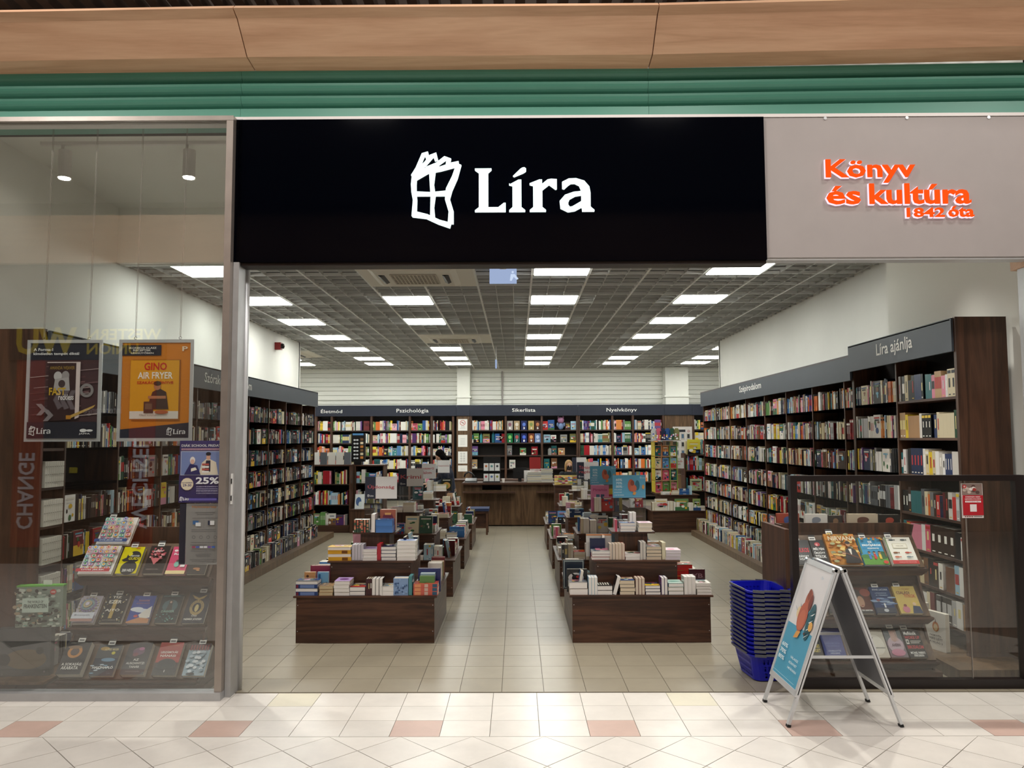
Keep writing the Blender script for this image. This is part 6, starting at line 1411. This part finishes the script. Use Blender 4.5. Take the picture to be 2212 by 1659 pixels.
# goods on the bestseller shelves
for i, (px, z, h, r_, hx, lb) in enumerate(((1039, 1.41, .25, .035, '#3f8f96', 'teal drinking bottle among the books behind the till'), (1065, 1.41, .28, .04, '#1f5a66', 'dark teal drinking bottle, the taller of two behind the till'), (1187, 1.10, .2, .05, '#8a8a88', 'glass jar on the shelf behind the till'))):
    t = thing('bottle', lb, 'bottle', (XY(px, 19.5), 19.5, z)); MB().lathe(0, 0, [(r_, 0), (r_, h*.7), (r_*.5, h*.82), (r_*.5, h*.86)], 14, c(hx)).build('body', 'glossy_cover', t); MB().lathe(0, 0, [(r_*.6, h*.86), (r_*.6, h)], 12, c('#202428')).build('cap', 'glossy_cover', t)
t = thing('soft_toy', 'pink and blue soft toy sitting on the top right bestseller shelf', 'toy', (XY(1211, 19.5), 19.5, 1.72))
MB().ball(0, 0, .09, .075, .06, .09, col=c('#6a80a8')).build('body', 'paper', t, smooth=True); MB().ball(0, -.01, .235, .085, .07, .08, col=c('#9a6a8a')).build('head', 'paper', t, smooth=True)
for sx in (-1, 1): MB().ball(sx*.06, 0, .31, .02, .02, .03, 8, 6, c('#9a6a8a')).build('ear', 'paper', t); MB().ball(sx*.08, -.03, .13, .025, .025, .05, 8, 6, c('#6a80a8')).build('arm', 'paper', t)
GO = [(1018, 1.41, 'teal'), (1028, 1.41, 'green'), (1050, 1.41, 'olive'), (1076, 1.41, 'blue'), (1085, 1.41, 'red'), (1176, 1.72, 'red'), (1190, 1.72, 'blue'), (1226, 1.72, 'dark brown'), (1238, 1.72, 'pale blue'),
      (1181, 1.41, 'pale blue'), (1195, 1.41, 'white'), (1217, 1.41, 'grey'), (1237, 1.41, 'olive'), (1025, 1.1, 'purple'), (1100, 1.1, 'grey'), (1129, 1.1, 'green'), (1154, 1.1, 'red'), (1196, 1.1, 'teal'), (1212, 1.1, 'tan'), (1024, .775, 'tan'), (1060, .775, 'yellow'), (1106, .775, 'white'), (1154, .775, 'red'), (1180, .775, 'teal'), (1196, .775, 'brown')]
for i, (px, z, cn) in enumerate(GO):
    w = R.uniform(.12, .17); REST.M = T(XY(px, 19.48), 19.48, z)
    book(T(XY(px, 19.48), 19.48, z), 'FO', R.uniform(.17, .25), w, .03, cn); REST.M = T(XY(px, 19.46)-w/2, 19.462, z); REST.L = 0; blob_art(REST, w, .17, n=5); REST.L = 0
t = thing('gift_card_stand', 'red stand with a row of white cards behind the till', 'card stand', (XY(1154, 16.2), 15.85, .70))
box('board', 'red_plastic', XY(1143, 15.85), XY(1167, 15.85), 15.86, 15.88, .70, 1.13, t)
for i in range(8): box('card', 'white_lacquer', XY(1144.3+2.8*i, 15.85), XY(1146+2.8*i, 15.85), 15.84, 15.858, .72, .9, t)
# no-smoking and other notices on the narrow pillar
for i, (ya, yb, lb) in enumerate(((905, 930, 'white no-smoking notice at the top of the narrow wood pillar'), (939, 965, 'second white notice down on the narrow wood pillar'), (975, 1001, 'third white notice down, with small icons, on the narrow wood pillar'), (1005, 1018, 'lowest short white notice on the narrow wood pillar'))):
    xa, xb = XY(989, YB), XY(1009, YB); za, zb = ZY(yb, YB), ZY(ya, YB); w, h = xb-xa, zb-za
    t = tag(MB().box(0, w, 0, .004, 0, h, c('#e6e4df')).build('wall_notice', 'paper', None, (xa, YB-.005, za)), lb, 'notice')
    m = MB()
    if i == 0: m.ring(w*.5, h*.68, .055, .068, '#b83a3a'); m.p([(w*.34, h*.76), (w*.38, h*.8), (w*.66, h*.6), (w*.62, h*.56)], '#b83a3a'); m.r(w*.36, h*.67, w*.64, h*.7, '#2a2a2a'); m.t(w*.3, h*.3, w*.7, h*.36, 'TILOS', '#6a6a6a', .01); m.r(w*.2, h*.2, w*.8, h*.22, '#8a8a8a')
    elif i == 2: [m.ring(w*(.35+.3*(j % 2)), h*(.82-.2*(j//2)), .012, .02, '#9a9a9a', 10) for j in range(8)]
    else: [m.r(w*.25, h*(.2+.12*j), w*.75, h*(.22+.12*j), '#a4a4a4') for j in range(5 if i == 1 else 3)]
    m.build('notice_print', 'paper', t, (0, -.001, 0))
# exit signs hanging from the ceiling
t = thing('exit_sign', 'glowing pale blue exit sign hanging near the entrance behind the fascia', 'sign', (XY(1087, 8.0), 8.0, 3.02))
box('panel', 'exit_glow', XY(1057.5, 8.0), XY(1117, 8.0), 7.99, 8.0, ZY(613, 8.), ZY(580, 8.)+.03, t); box('bracket', 'grid_paint', XY(1080, 8.), XY(1094, 8.), 7.985, 8.01, 3.24, 3.27, t)
m = MB(); m.e(.16, .12, .012, .012, '#8aa0c8'); m.p([(.13, .03), (.15, .03), (.17, .07), (.2, .04), (.22, .05), (.18, .1), (.14, .1)], '#8aa0c8'); m.build('running_figure', 'exit_mark', t, (-.06, -.012, .07))
t = thing('exit_sign', 'thin edge-on exit sign glowing blue far down the ceiling', 'sign', (XY(1071.5, 15.), 15.0, 3.05)); box('panel', 'exit_glow', XY(1069.8, 15.), XY(1073, 15.), 14.9, 15.1, ZY(795, 15.), ZY(778, 15.), t); box('bracket', 'grid_paint', XY(1070.5, 15), XY(1072.3, 15), 14.95, 15.05, ZY(778, 15.), 3.27, t)
t = thing('alarm_sounder', 'small red alarm sounder on the left wall under the ceiling grid', 'alarm', (-3.93, 12.9, 2.98)); MB().box(-.05, .05, -.05, .05, 0, .12).build('base', 'red_plastic', t); MB().lathe(.06, 0, [(.03, .02), (.045, .06), (.03, .1)], 10).build('horn', 'dark_frame', t)
# freestanding cases at the rear left
def free_case(lab, x0, x1, y0, y1, zt, levels, hb=.14, pal=BRIGHT, sidewood=True):
    t = thing('low_bookcase', lab, 'bookcase', ((x0+x1)/2, (y0+y1)/2, 0))
    box('base', 'walnut_x', x0, x1, y0, y1, 0, hb, t); box('top_board', 'walnut_x', x0-.01, x1+.01, y0-.01, y1, zt-.02, zt, t)
    box('side_panel', 'walnut_z', x0, x0+.016, y0, y1, hb, zt-.02, t); box('side_panel', 'walnut_z', x1-.016, x1, y0, y1, hb, zt-.02, t); box('back_panel', 'case_back', x0, x1, y1-.01, y1, hb, zt-.02, t)
    for z in levels: box('shelf', 'case_dark', x0+.016, x1-.016, y0+.004, y1-.01, z-.016, z, t)
    for z in [hb]+levels[:]: shelf_fill(T(x0+.02, y0+.02, z), x1-x0-.04, .24, pal, hlo=.16, hhi=.23, th=(.014, .03), full=.96)
    return t
free_case('low dark wood bookcase standing clear at the rear left', -3.36, -2.70, 12.8, 13.15, 1.09, [.45, .78], .12)
free_case('narrow low bookcase under the eyewear spinner at the rear left', -2.68, -2.2, 13.05, 13.4, 1.08, [.45, .78], .3)
t = thing('low_box_table', 'wood box table jutting out under a leaning brochure, rear left', 'table', (-2.48, 12.9, 0)); box('body', 'walnut_z', -2.69, -2.36, 12.75, 13.04, 0, .36, t); box('top_board', 'walnut_x', -2.7, -2.34, 12.74, 13.045, .36, .375, t)
book(T(-2.56, 12.85, .376, 0, -.25), 'FO', .24, .15, .012, 'white', c('#d8dcdc'), PAGE, 'leaning white and blue brochure on the rear left box table', None, None, lambda m, w, h: (m.e(w*.4, h*.5, w*.3, h*.3, '#3a5a8a'), m.e(w*.6, h*.3, w*.2, h*.2, '#c9d4d0')))
for i in range(5): REST.M = Matrix(); book(T(-3.3+.13*i, 12.95, 1.091), 'FO', .2, .115, .02, R.choice(['brown', 'dark brown', 'tan', 'white', 'grey']))
t = thing('eyewear_spinner', 'black spinner rack of reading glasses on the rear left bookcase', 'display rack', (-2.62, 13.15, 1.08))
box('core', 'black_plastic', -2.75, -2.53, 13.1, 13.2, 1.13, 1.6, t); box('foot', 'black_plastic', -2.70, -2.58, 13.08, 13.22, 1.08, 1.13, t)
m = MB(); m.r(.02, .44, .2, .47, '#5a94c8')
for i in range(6):
    for j in range(2): m.e(.035+.045*j+.02, .06+.06*i, .02, .014, '#e6e8ea', 10)
    m.r(.035, .055+.06*i, .12, .065+.06*i, '#c8ccd0'); m.r(.15, .05+.06*i, .2, .09+.06*i, ['#c8803a', '#e0d0b0', '#7a5a3a'][i % 3])
m.build('glasses_rows', 'printed', t, (-.13, -.052, .05))
# bench with blue seat
t = thing('bench', 'dark wood bench with a blue padded seat in the middle aisle', 'bench', (-.60, 12.62, 0))
box('seat_pad', 'navy_fabric', -.80, -.445, 12.45, 12.85, .37, .41, t); box('seat_board', 'walnut_x', -.80, -.45, 12.46, 12.84, .33, .37, t)
for a, b in ((-.80, 12.46), (-.49, 12.46), (-.80, 12.8), (-.49, 12.8)): box('leg', 'walnut_z', a, a+.03, b, b+.03, 0, .33, t)
box('rail', 'walnut_x', -.78, -.48, 12.5, 12.51, .1, .33, t)
t = thing('step_stool', 'small brown step stool behind the nearest left table', 'stool', (-1.63, 7.25, 0)); box('seat', 'walnut_lit', -1.85, -1.55, 7.2, 7.4, .33, .36, t)
for a in (-1.84, -1.6): 
    for b in (7.21, 7.36): box('leg', 'walnut_z', a, a+.025, b, b+.025, 0, .33, t)
# children's corner at the rear right
t = thing('kids_table', 'two-tier dark wood table of picture books in the children corner', 'table', (2.6, 13.2, 0))
box('lower_box', 'walnut_x', 2.18, 3.12, 12.75, 13.75, 0, .325, t); box('lower_top', 'walnut_x', 2.15, 3.15, 12.73, 13.77, .325, .34, t); box('upper_box', 'walnut_x', 2.36, 2.95, 12.98, 13.55, .34, .565, t); box('upper_top', 'walnut_x', 2.33, 2.98, 12.95, 13.58, .565, .58, t)
t = thing('kids_side_table', 'light wood side of the long picture-book table, rear right', 'table', (2.0, 13.9, 0)); box('body', 'walnut_lit', 1.88, 2.15, 13.3, 14.6, 0, .33, t); box('top_board', 'walnut_x', 1.86, 2.14, 13.28, 14.6, .33, .345, t)
KP = ['green', 'yellow', 'orange', 'pink', 'red', 'white', 'pale blue', 'blue', 'teal', 'cream', 'olive', 'pale grey']
edge(T(2.16, 12.75, .341), .98, None, KP); edge(T(2.35, 12.97, .581), .6, None, KP); edge(T(1.88, 13.3, .346), .26, None, KP)
for px, w, hx in ((1424, .2, '#dcd4c4'), (1468, .22, '#6a8a5a'), (1500, .12, '#8a9a5a')): 
    cn = 'white'; book(T(XY(px, 12.8), 12.76, .341, 0, -.15), 'FO', .19, w, .02, cn, c(hx)); REST.M = T(XY(px, 12.8)-w/2, 12.745, .345, 0, -.15); REST.L = 0; blob_art(REST, w, .17, n=7); REST.L = 0
t = thing('kids_spinner', 'tall green and orange spinner of picture books in the children corner', 'display rack', (XY(1432, 13.25), 13.25, .581))
xs0, xs1 = XY(1408, 13.25), XY(1457, 13.25); zt_ = ZY(952, 13.25)
box('base', 'walnut_x', xs0, xs1, 13.05, 13.45, .581, .6, t); box('top_board', 'sign_grey', xs0-.03, xs1+.05, 13.0, 13.5, zt_-.012, zt_, t)
gx_ = [xs0, xs0+.115, xs0+.255, xs1-.012]
for i, xg in enumerate(gx_): q = MB().box(0, .012, 0, .3, 0, zt_-.62, c(['#c9b43a', '#b8764a', '#7a9a3a', '#7a9a3a'][i])).build('divider', 'printed', t); q.location = Vector((xg*U, 13.08*U, .6*U))-t.location
for z in (.6, .8, 1.0, 1.2, 1.38):
    q = MB().box(0, xs1-xs0, 0, .3, 0, .008, c('#b8906a')).build('shelf', 'printed', t); q.location = Vector((xs0*U, 13.08*U, (z)*U))-t.location
    if z < 1.3:
        for i in range(3): xx = (gx_[i]+gx_[i+1])/2+.006; cn = R.choice(KP); book(T(xx, 13.12, z+.009), 'FO', .165, .1, .015, cn); REST.M = T(xx-.045, 13.105, z+.012); REST.L = 0; blob_art(REST, .09, .15, n=6); REST.L = 0
for i, cn in enumerate(('pale grey', 'pink', 'navy', 'blue', 'green', 'olive')):
    t = thing('party_bag', f'{["silver", "pink", "dark blue", "bright blue", "green", "olive"][i]} patterned gift bag on top of the children spinner', 'bag', (xs0+.02+.075*i, 13.2, zt_))
    m = MB(); col = hue(cn); m.add([(-.045, -.03, 0), (.045, -.03, 0), (.045, .03, 0), (-.045, .03, 0), (-.05, -.01, .15), (.05, -.01, .15), (.05, .01, .15), (-.05, .01, .15), (-.02, 0, .2), (.03, 0, .2)], [(0, 3, 2, 1), (0, 1, 5, 4), (1, 2, 6, 5), (2, 3, 7, 6), (3, 0, 4, 7), (4, 5, 9, 8), (6, 7, 8, 9), (5, 6, 9), (7, 4, 8)], col); m.build('bag_body', 'glossy_cover', t)
    m = MB(); 
    for k in range(5): m.e(R.uniform(-.03, .03), R.uniform(.02, .11), .014, .014, R.choice(['#e8d8e0', '#d8b83a', '#3a4aa0', '#c84a6a', '#f0f0f0']), 8)
    m.build('bag_print', 'printed', t, (0, -.033, 0))
t = thing('picture_board', 'white framed board with rows of small pictures, rear right', 'board', (XY(1474, 14.6), 14.6, 0)); xa, xb = XY(1453, 14.6), XY(1494, 14.6); za, zb = ZY(1012, 14.6), ZY(923, 14.6)
box('board', 'white_lacquer', xa, xb, 14.6, 14.62, za, zb, t); box('post', 'aluminium', (xa+xb)/2-.015, (xa+xb)/2+.015, 14.62, 14.64, 0, za+.1, t); box('foot', 'aluminium', xa+.05, xb-.05, 14.5, 14.75, 0, .012, t)
m = MB(); w, h = xb-xa, zb-za; m.r(w*.12, h*.87, w*.65, h*.93, '#2a2c34'); m.ring(w*.82, h*.89, .015, .022, '#b84a4a', 12)
for i in range(3):
    for j in range(4): m.r(w*(.1+.3*i), h*(.08+.2*j), w*(.3+.3*i), h*(.24+.2*j), '#c9c4bc'); m.r(w*(.14+.3*i), h*(.12+.2*j), w*(.26+.3*i), h*(.22+.2*j), R.choice(['#5a6a7a', '#2a2a2e', '#7a8a6a', '#4a6a8a']))
q = m.build('pictures', 'printed', t); q.location = Vector((xa*U, 14.597*U, za*U))-t.location
stand_sign('white and navy topic card reading manó könyvek in the children corner', XY(1459, 13.2), 13.2, ZY(990, 13.2), ZY(1013, 13.2), .25, .9, topic(['Manó', 'könyvek']))
t = thing('kids_shelf', 'open shelf of picture books against the right bookcase end, rear right', 'shelf', (3.55, 14.0, 0))
for z in (.6, .95, 1.22): box('shelf', 'walnut_x', 2.92, 3.72, 13.7, 14.0, z-.02, z, t)
box('side_panel', 'walnut_z', 2.90, 2.92, 13.7, 14.0, 0, 1.24, t); box('back_panel', 'case_back', 2.92, 3.72, 13.99, 14.0, 0, 1.24, t)
for z in (.6, .95, 1.22): shelf_fill(T(2.93, 13.72, z), .6, .26, KP, hlo=.2, hhi=.27, th=(.012, .025), full=.97)
for px, z, w, h, hx in ((1497, 1.22, .22, .26, '#d8cc4a'), (1500, .6, .2, .2, '#b8c09a')): book(T(XY(px, 13.7), 13.7, z), 'FO', h, w, .02, 'yellow', c(hx)); REST.M = T(XY(px, 13.7)-w/2, 13.687, z); REST.L = 0; blob_art(REST, w, h*.9, n=8); REST.L = 0
REST.M = Matrix()
book(T(XY(1222, 12.6), 12.6, .77), 'FO', ZY(1027, 12.6)-.77, .38, .03, 'yellow', c('#d8c07a'), PAGE, 'large colourful cartoon poster book standing before the till, right side', None, None, lambda m, w, h: [m.e(w*R.random()*.9+w*.05, h*R.random()*.8+h*.1, w*.07, h*.06, R.choice(['#c85a3a', '#e0c04a', '#5a9a6a', '#4a7ac0', '#e8e0d4', '#b04a7a', '#3a3a3a']), 8) for i in range(60)])
t = thing('end_display', 'tall stand behind the rearmost right table holding the cartoon book', 'stand', (.95, 12.7, 0)); box('body', 'walnut_x', .6, 1.35, 12.5, 12.9, 0, .755, t); box('top_board', 'walnut_x', .58, 1.37, 12.48, 12.92, .755, .77, t)
edge(T(.95, 12.52, .77), .4, None)

# ------------------------------------------------------------------ people
def figure(name, lab, loc, rz, joints, edges, rads, mat, extra):
    """one continuous skinned body (metres, local), then clothing and hair parts from extra()"""
    t = thing(name, lab, 'person', loc, rz)
    me = bpy.data.meshes.new('body'); ks = list(joints)
    me.from_pydata([joints[k] for k in ks], [(ks.index(a), ks.index(b)) for a, b in edges], [])
    o = mk('body', me, t); me.materials.append(MATS[mat]); md_ = o.modifiers.new('skin', 'SKIN'); md_.use_smooth_shade = True
    s = me.skin_vertices[0].data
    for i, k in enumerate(ks): s[i].radius = rads[k] if isinstance(rads[k], tuple) else (rads[k], rads[k])
    s[0].use_root = True
    sb = o.modifiers.new('sub', 'SUBSURF'); sb.levels = 2; sb.render_levels = 2
    extra(t)
    return t
def hand(J, Eg, Rd, w, d, pre):
    """five short finger chains from the wrist"""
    w = Vector(w); d = Vector(d).normalized(); side = d.cross(Vector((0, 0, 1))).normalized(); p = w+d*.08
    J[pre+'palm'] = tuple(p); Rd[pre+'palm'] = (.034, .018); Eg.append((pre+'wrist', pre+'palm'))
    for i, (o_, L_) in enumerate(((-.03, .065), (-.01, .075), (.01, .07), (.03, .055))):
        a = p+side*o_+d*.03; b = a+d*L_*.55+Vector((0, 0, -.012)); e = b+d*L_*.4+Vector((0, 0, -.03))
        for n, q, r_ in (('a', a, .01), ('b', b, .009), ('c', e, .007)): J[f'{pre}f{i}{n}'] = tuple(q); Rd[f'{pre}f{i}{n}'] = r_
        Eg += [(pre+'palm', f'{pre}f{i}a'), (f'{pre}f{i}a', f'{pre}f{i}b'), (f'{pre}f{i}b', f'{pre}f{i}c')]
    a = w+d*.05-side*.035; b = a+d*.035-side*.015+Vector((0, 0, -.02))
    J[pre+'t0'] = tuple(a); J[pre+'t1'] = tuple(b); Rd[pre+'t0'] = .011; Rd[pre+'t1'] = .009; Eg += [(pre+'palm', pre+'t0'), (pre+'t0', pre+'t1')]
def body(lean, seated=False, reach=.35, hz=.92):
    J = {'pelvis': (0, 0, hz), 'waist': (0, lean*.1, hz+.14), 'chest': (0, lean*.32, hz+.36), 'neck': (0, lean*.45, hz+.52), 'skull': (0, lean*.52, hz+.6)}
    Rd = {'pelvis': (.15, .12), 'waist': (.12, .1), 'chest': (.15, .11), 'neck': .055, 'skull': .06}
    Eg = [('pelvis', 'waist'), ('waist', 'chest'), ('chest', 'neck'), ('neck', 'skull')]
    for s, n in ((-1, 'l'), (1, 'r')):
        J[n+'sh'] = (s*.17, lean*.4, hz+.46); Rd[n+'sh'] = .06; Eg.append(('chest', n+'sh'))
        J[n+'el'] = (s*.24, lean*.4-.05, hz+.2); Rd[n+'el'] = .042; Eg.append((n+'sh', n+'el'))
        J[n+'wrist'] = (s*.17, lean*.4-reach, hz+.13); Rd[n+'wrist'] = (.028, .022); Eg.append((n+'el', n+'wrist'))
        hand(J, Eg, Rd, J[n+'wrist'], (-.1*s, -1, -.1), n)
        J[n+'hip'] = (s*.09, 0, hz-.06); Rd[n+'hip'] = .095; Eg.append(('pelvis', n+'hip'))
        if seated: kn, an = (s*.13, -.42, hz-.02), (s*.13, -.42, .1)
        else: kn, an = (s*.1, -.02, .5), (s*.1, .02, .1)
        J[n+'kn'] = kn; Rd[n+'kn'] = .06; J[n+'an'] = an; Rd[n+'an'] = .04; J[n+'toe'] = (an[0], an[1]-.16, .035); Rd[n+'toe'] = .035
        Eg += [(n+'hip', n+'kn'), (n+'kn', n+'an'), (n+'an', n+'toe')]
    return J, Eg, Rd
def head(t, cx, cy, cz, tilt, hairmat, style, mask=False):
    k = 1/U; P_ = lambda m, n, mt: m.build(n, mt, t, smooth=True)
    m = MB(Matrix.Translation((cx*k, cy*k, cz*k)) @ Matrix.Rotation(tilt, 4, 'X'))
    S_ = lambda *a: tuple(x*k for x in a)
    m.ball(*S_(0, 0, 0, .076, .092, .115), 16, 12); m.ball(*S_(0, -.03, -.065, .052, .055, .055), 12, 8); m.ball(*S_(0, -.095, -.01, .012, .018, .024), 8, 6)
    for s in (-1, 1): m.ball(*S_(s*.077, .005, -.01, .01, .02, .03), 8, 6)
    P_(m, 'head', 'skin')
    m2 = MB(m.M)
    for s in (-1, 1): m2.ball(*S_(s*.03, -.083, .012, .011, .008, .007), 8, 6, c('#2a1c18')); 
    m2.box(*S_(-.022, .022, -.094, -.086, -.062, -.054), c('#9a4a48')); m2.build('eyes_and_mouth', 'printed', t)
    m3 = MB(m.M); m3.ball(*S_(0, .018, .03, .09, .098, .105), 16, 10)
    if style == 'bob':
        m3.ball(*S_(0, .055, -.03, .085, .06, .1), 12, 8)
        for s in (-1, 1): m3.ball(*S_(s*.07, .015, -.02, .03, .06, .08), 10, 8)
    else:
        for s in (-1, 1): m3.ball(*S_(s*.075, -.005, -.04, .03, .06, .12), 10, 8)
        m3.ball(*S_(0, .06, -.08, .08, .05, .12), 12, 8)
    h = P_(m3, 'hair', hairmat)
    if mask:
        m4 = MB(m.M); m4.add([S_(-.07, -.05, -.0), S_(0, -.112, .0), S_(.07, -.05, .0), S_(-.06, -.05, -.09), S_(0, -.1, -.1), S_(.06, -.05, -.09), S_(-.07, -.04, 0), S_(.07, -.04, 0)], [(0, 3, 4, 1), (1, 4, 5, 2)]); m4.build('face_mask', 'cloth_black', t)
def shirt(mat, lean, hz, arms=True, skirt=False, sl=1.):
    def f(t):
        k = 1/U; m = MB(); V = lambda x, y, z: (x*k, y*k, z*k)
        def ringv(cx, cy, z, rx, ry): return [V(cx+rx*math.cos(2*PI*i/16), cy+ry*math.sin(2*PI*i/16), z) for i in range(16)]
        rs = [ringv(0, 0, hz-.06, .175, .135), ringv(0, lean*.08, hz+.1, .155, .125), ringv(0, lean*.3, hz+.34, .185, .135), ringv(0, lean*.4, hz+.47, .175, .105), ringv(0, lean*.44, hz+.52, .075, .07)]
        for a, b in zip(rs, rs[1:]): m.add(a+b, [(i, (i+1) % 16, 16+(i+1) % 16, 16+i) for i in range(16)])
        m.build('shirt', mat, t, smooth=True)
        for s in (-1, 1):
            m = MB(); A = V(s*.16, lean*.4, hz+.455); B = V(s*.235, lean*.4-.045, hz+.21); C_ = V(s*.185, lean*.4-.25, hz+.15)
            m.tube(A, B, .075*k, 12, r2=.06*k); m.ball(*A, .078*k, .078*k, .07*k, 12, 8)
            m.ball(*B, .06*k, .06*k, .06*k, 12, 8); m.tube(B, C_, .058*k, 12, r2=.042*k)
            m.build('sleeve', mat, t, smooth=True)
    return f
def trousers(mat, hz, t, seated=False):
    k = 1/U; m = MB(); V = lambda x, y, z: (x*k, y*k, z*k)
    m.ball(*V(0, 0, hz-.02), .165*k, .135*k, .13*k, 14, 10)
    for s in (-1, 1):
        kn = (s*.13, -.42, hz-.02) if seated else (s*.1, -.02, .5); an = (kn[0], kn[1], .08)
        m.tube(V(s*.09, 0, hz-.05), V(*kn), .1*k, 12, r2=.075*k); m.ball(*V(*kn), .075*k, .075*k, .075*k, 12, 8); m.tube(V(*kn), V(*an), .073*k, 12, r2=.055*k)
    m.build('trousers', mat, t, smooth=True)
    for s in (-1, 1):
        m = MB(); y = -.42 if seated else .02; m.ball(*V(s*(.13 if seated else .1), y-.07, .04), .045*k, .13*k, .04*k, 12, 8); m.build('shoe', 'rubber', t, smooth=True)
# woman sorting books at the rearmost left table: standing, head bowed, turned to the left
hz = .90
J, Eg, Rd = body(-.22, False, .3, hz)
def ex1(t): shirt('cloth_navy', -.22, hz)(t); trousers('cloth_tan', hz, t); head(t, 0, -.2, hz+.68, .55, 'hair_dark', 'bob')
figure('person', 'person with short dark hair and navy shirt bending over books, back left', (XY(972, 12.55), 12.45, 0), -1.15, J, Eg, Rd, 'skin', ex1)
# seated cashier with wavy fair hair and a dark face mask behind the till
hz2 = .62
J, Eg, Rd = body(-.05, True, .3, hz2)
def ex2(t): shirt('cloth_black', -.05, hz2)(t); trousers('cloth_black', hz2, t, True); head(t, 0, -.03, hz2+.665, .1, 'hair_blond', 'long', True)
figure('person', 'person with wavy fair hair and dark mask sitting behind the till', (XY(1227, 14.75), 14.75, 0), .15, J, Eg, Rd, 'skin', ex2)
t = thing('chair', 'low black swivel stool under the seated cashier behind the till', 'chair', (XY(1227, 14.8), 14.8, 0))
MB().lathe(0, 0, [(.17, .375), (.18, .40), (.17, .42)], 18).build('seat', 'black_plastic', t); MB().tube((0, 0, .03), (0, 0, .38), .02, 10).build('post', 'steel', t); MB().lathe(0, 0, [(.18, 0), (.17, .02), (.03, .04)], 18).build('base', 'black_plastic', t)
REST.M = Matrix(); rest = REST.build('shelved_books', 'glossy_cover', None); stuff(rest)
rest['label'] = 'remaining many-coloured books filling the shelves and farther tables'; rest['category'] = 'books'
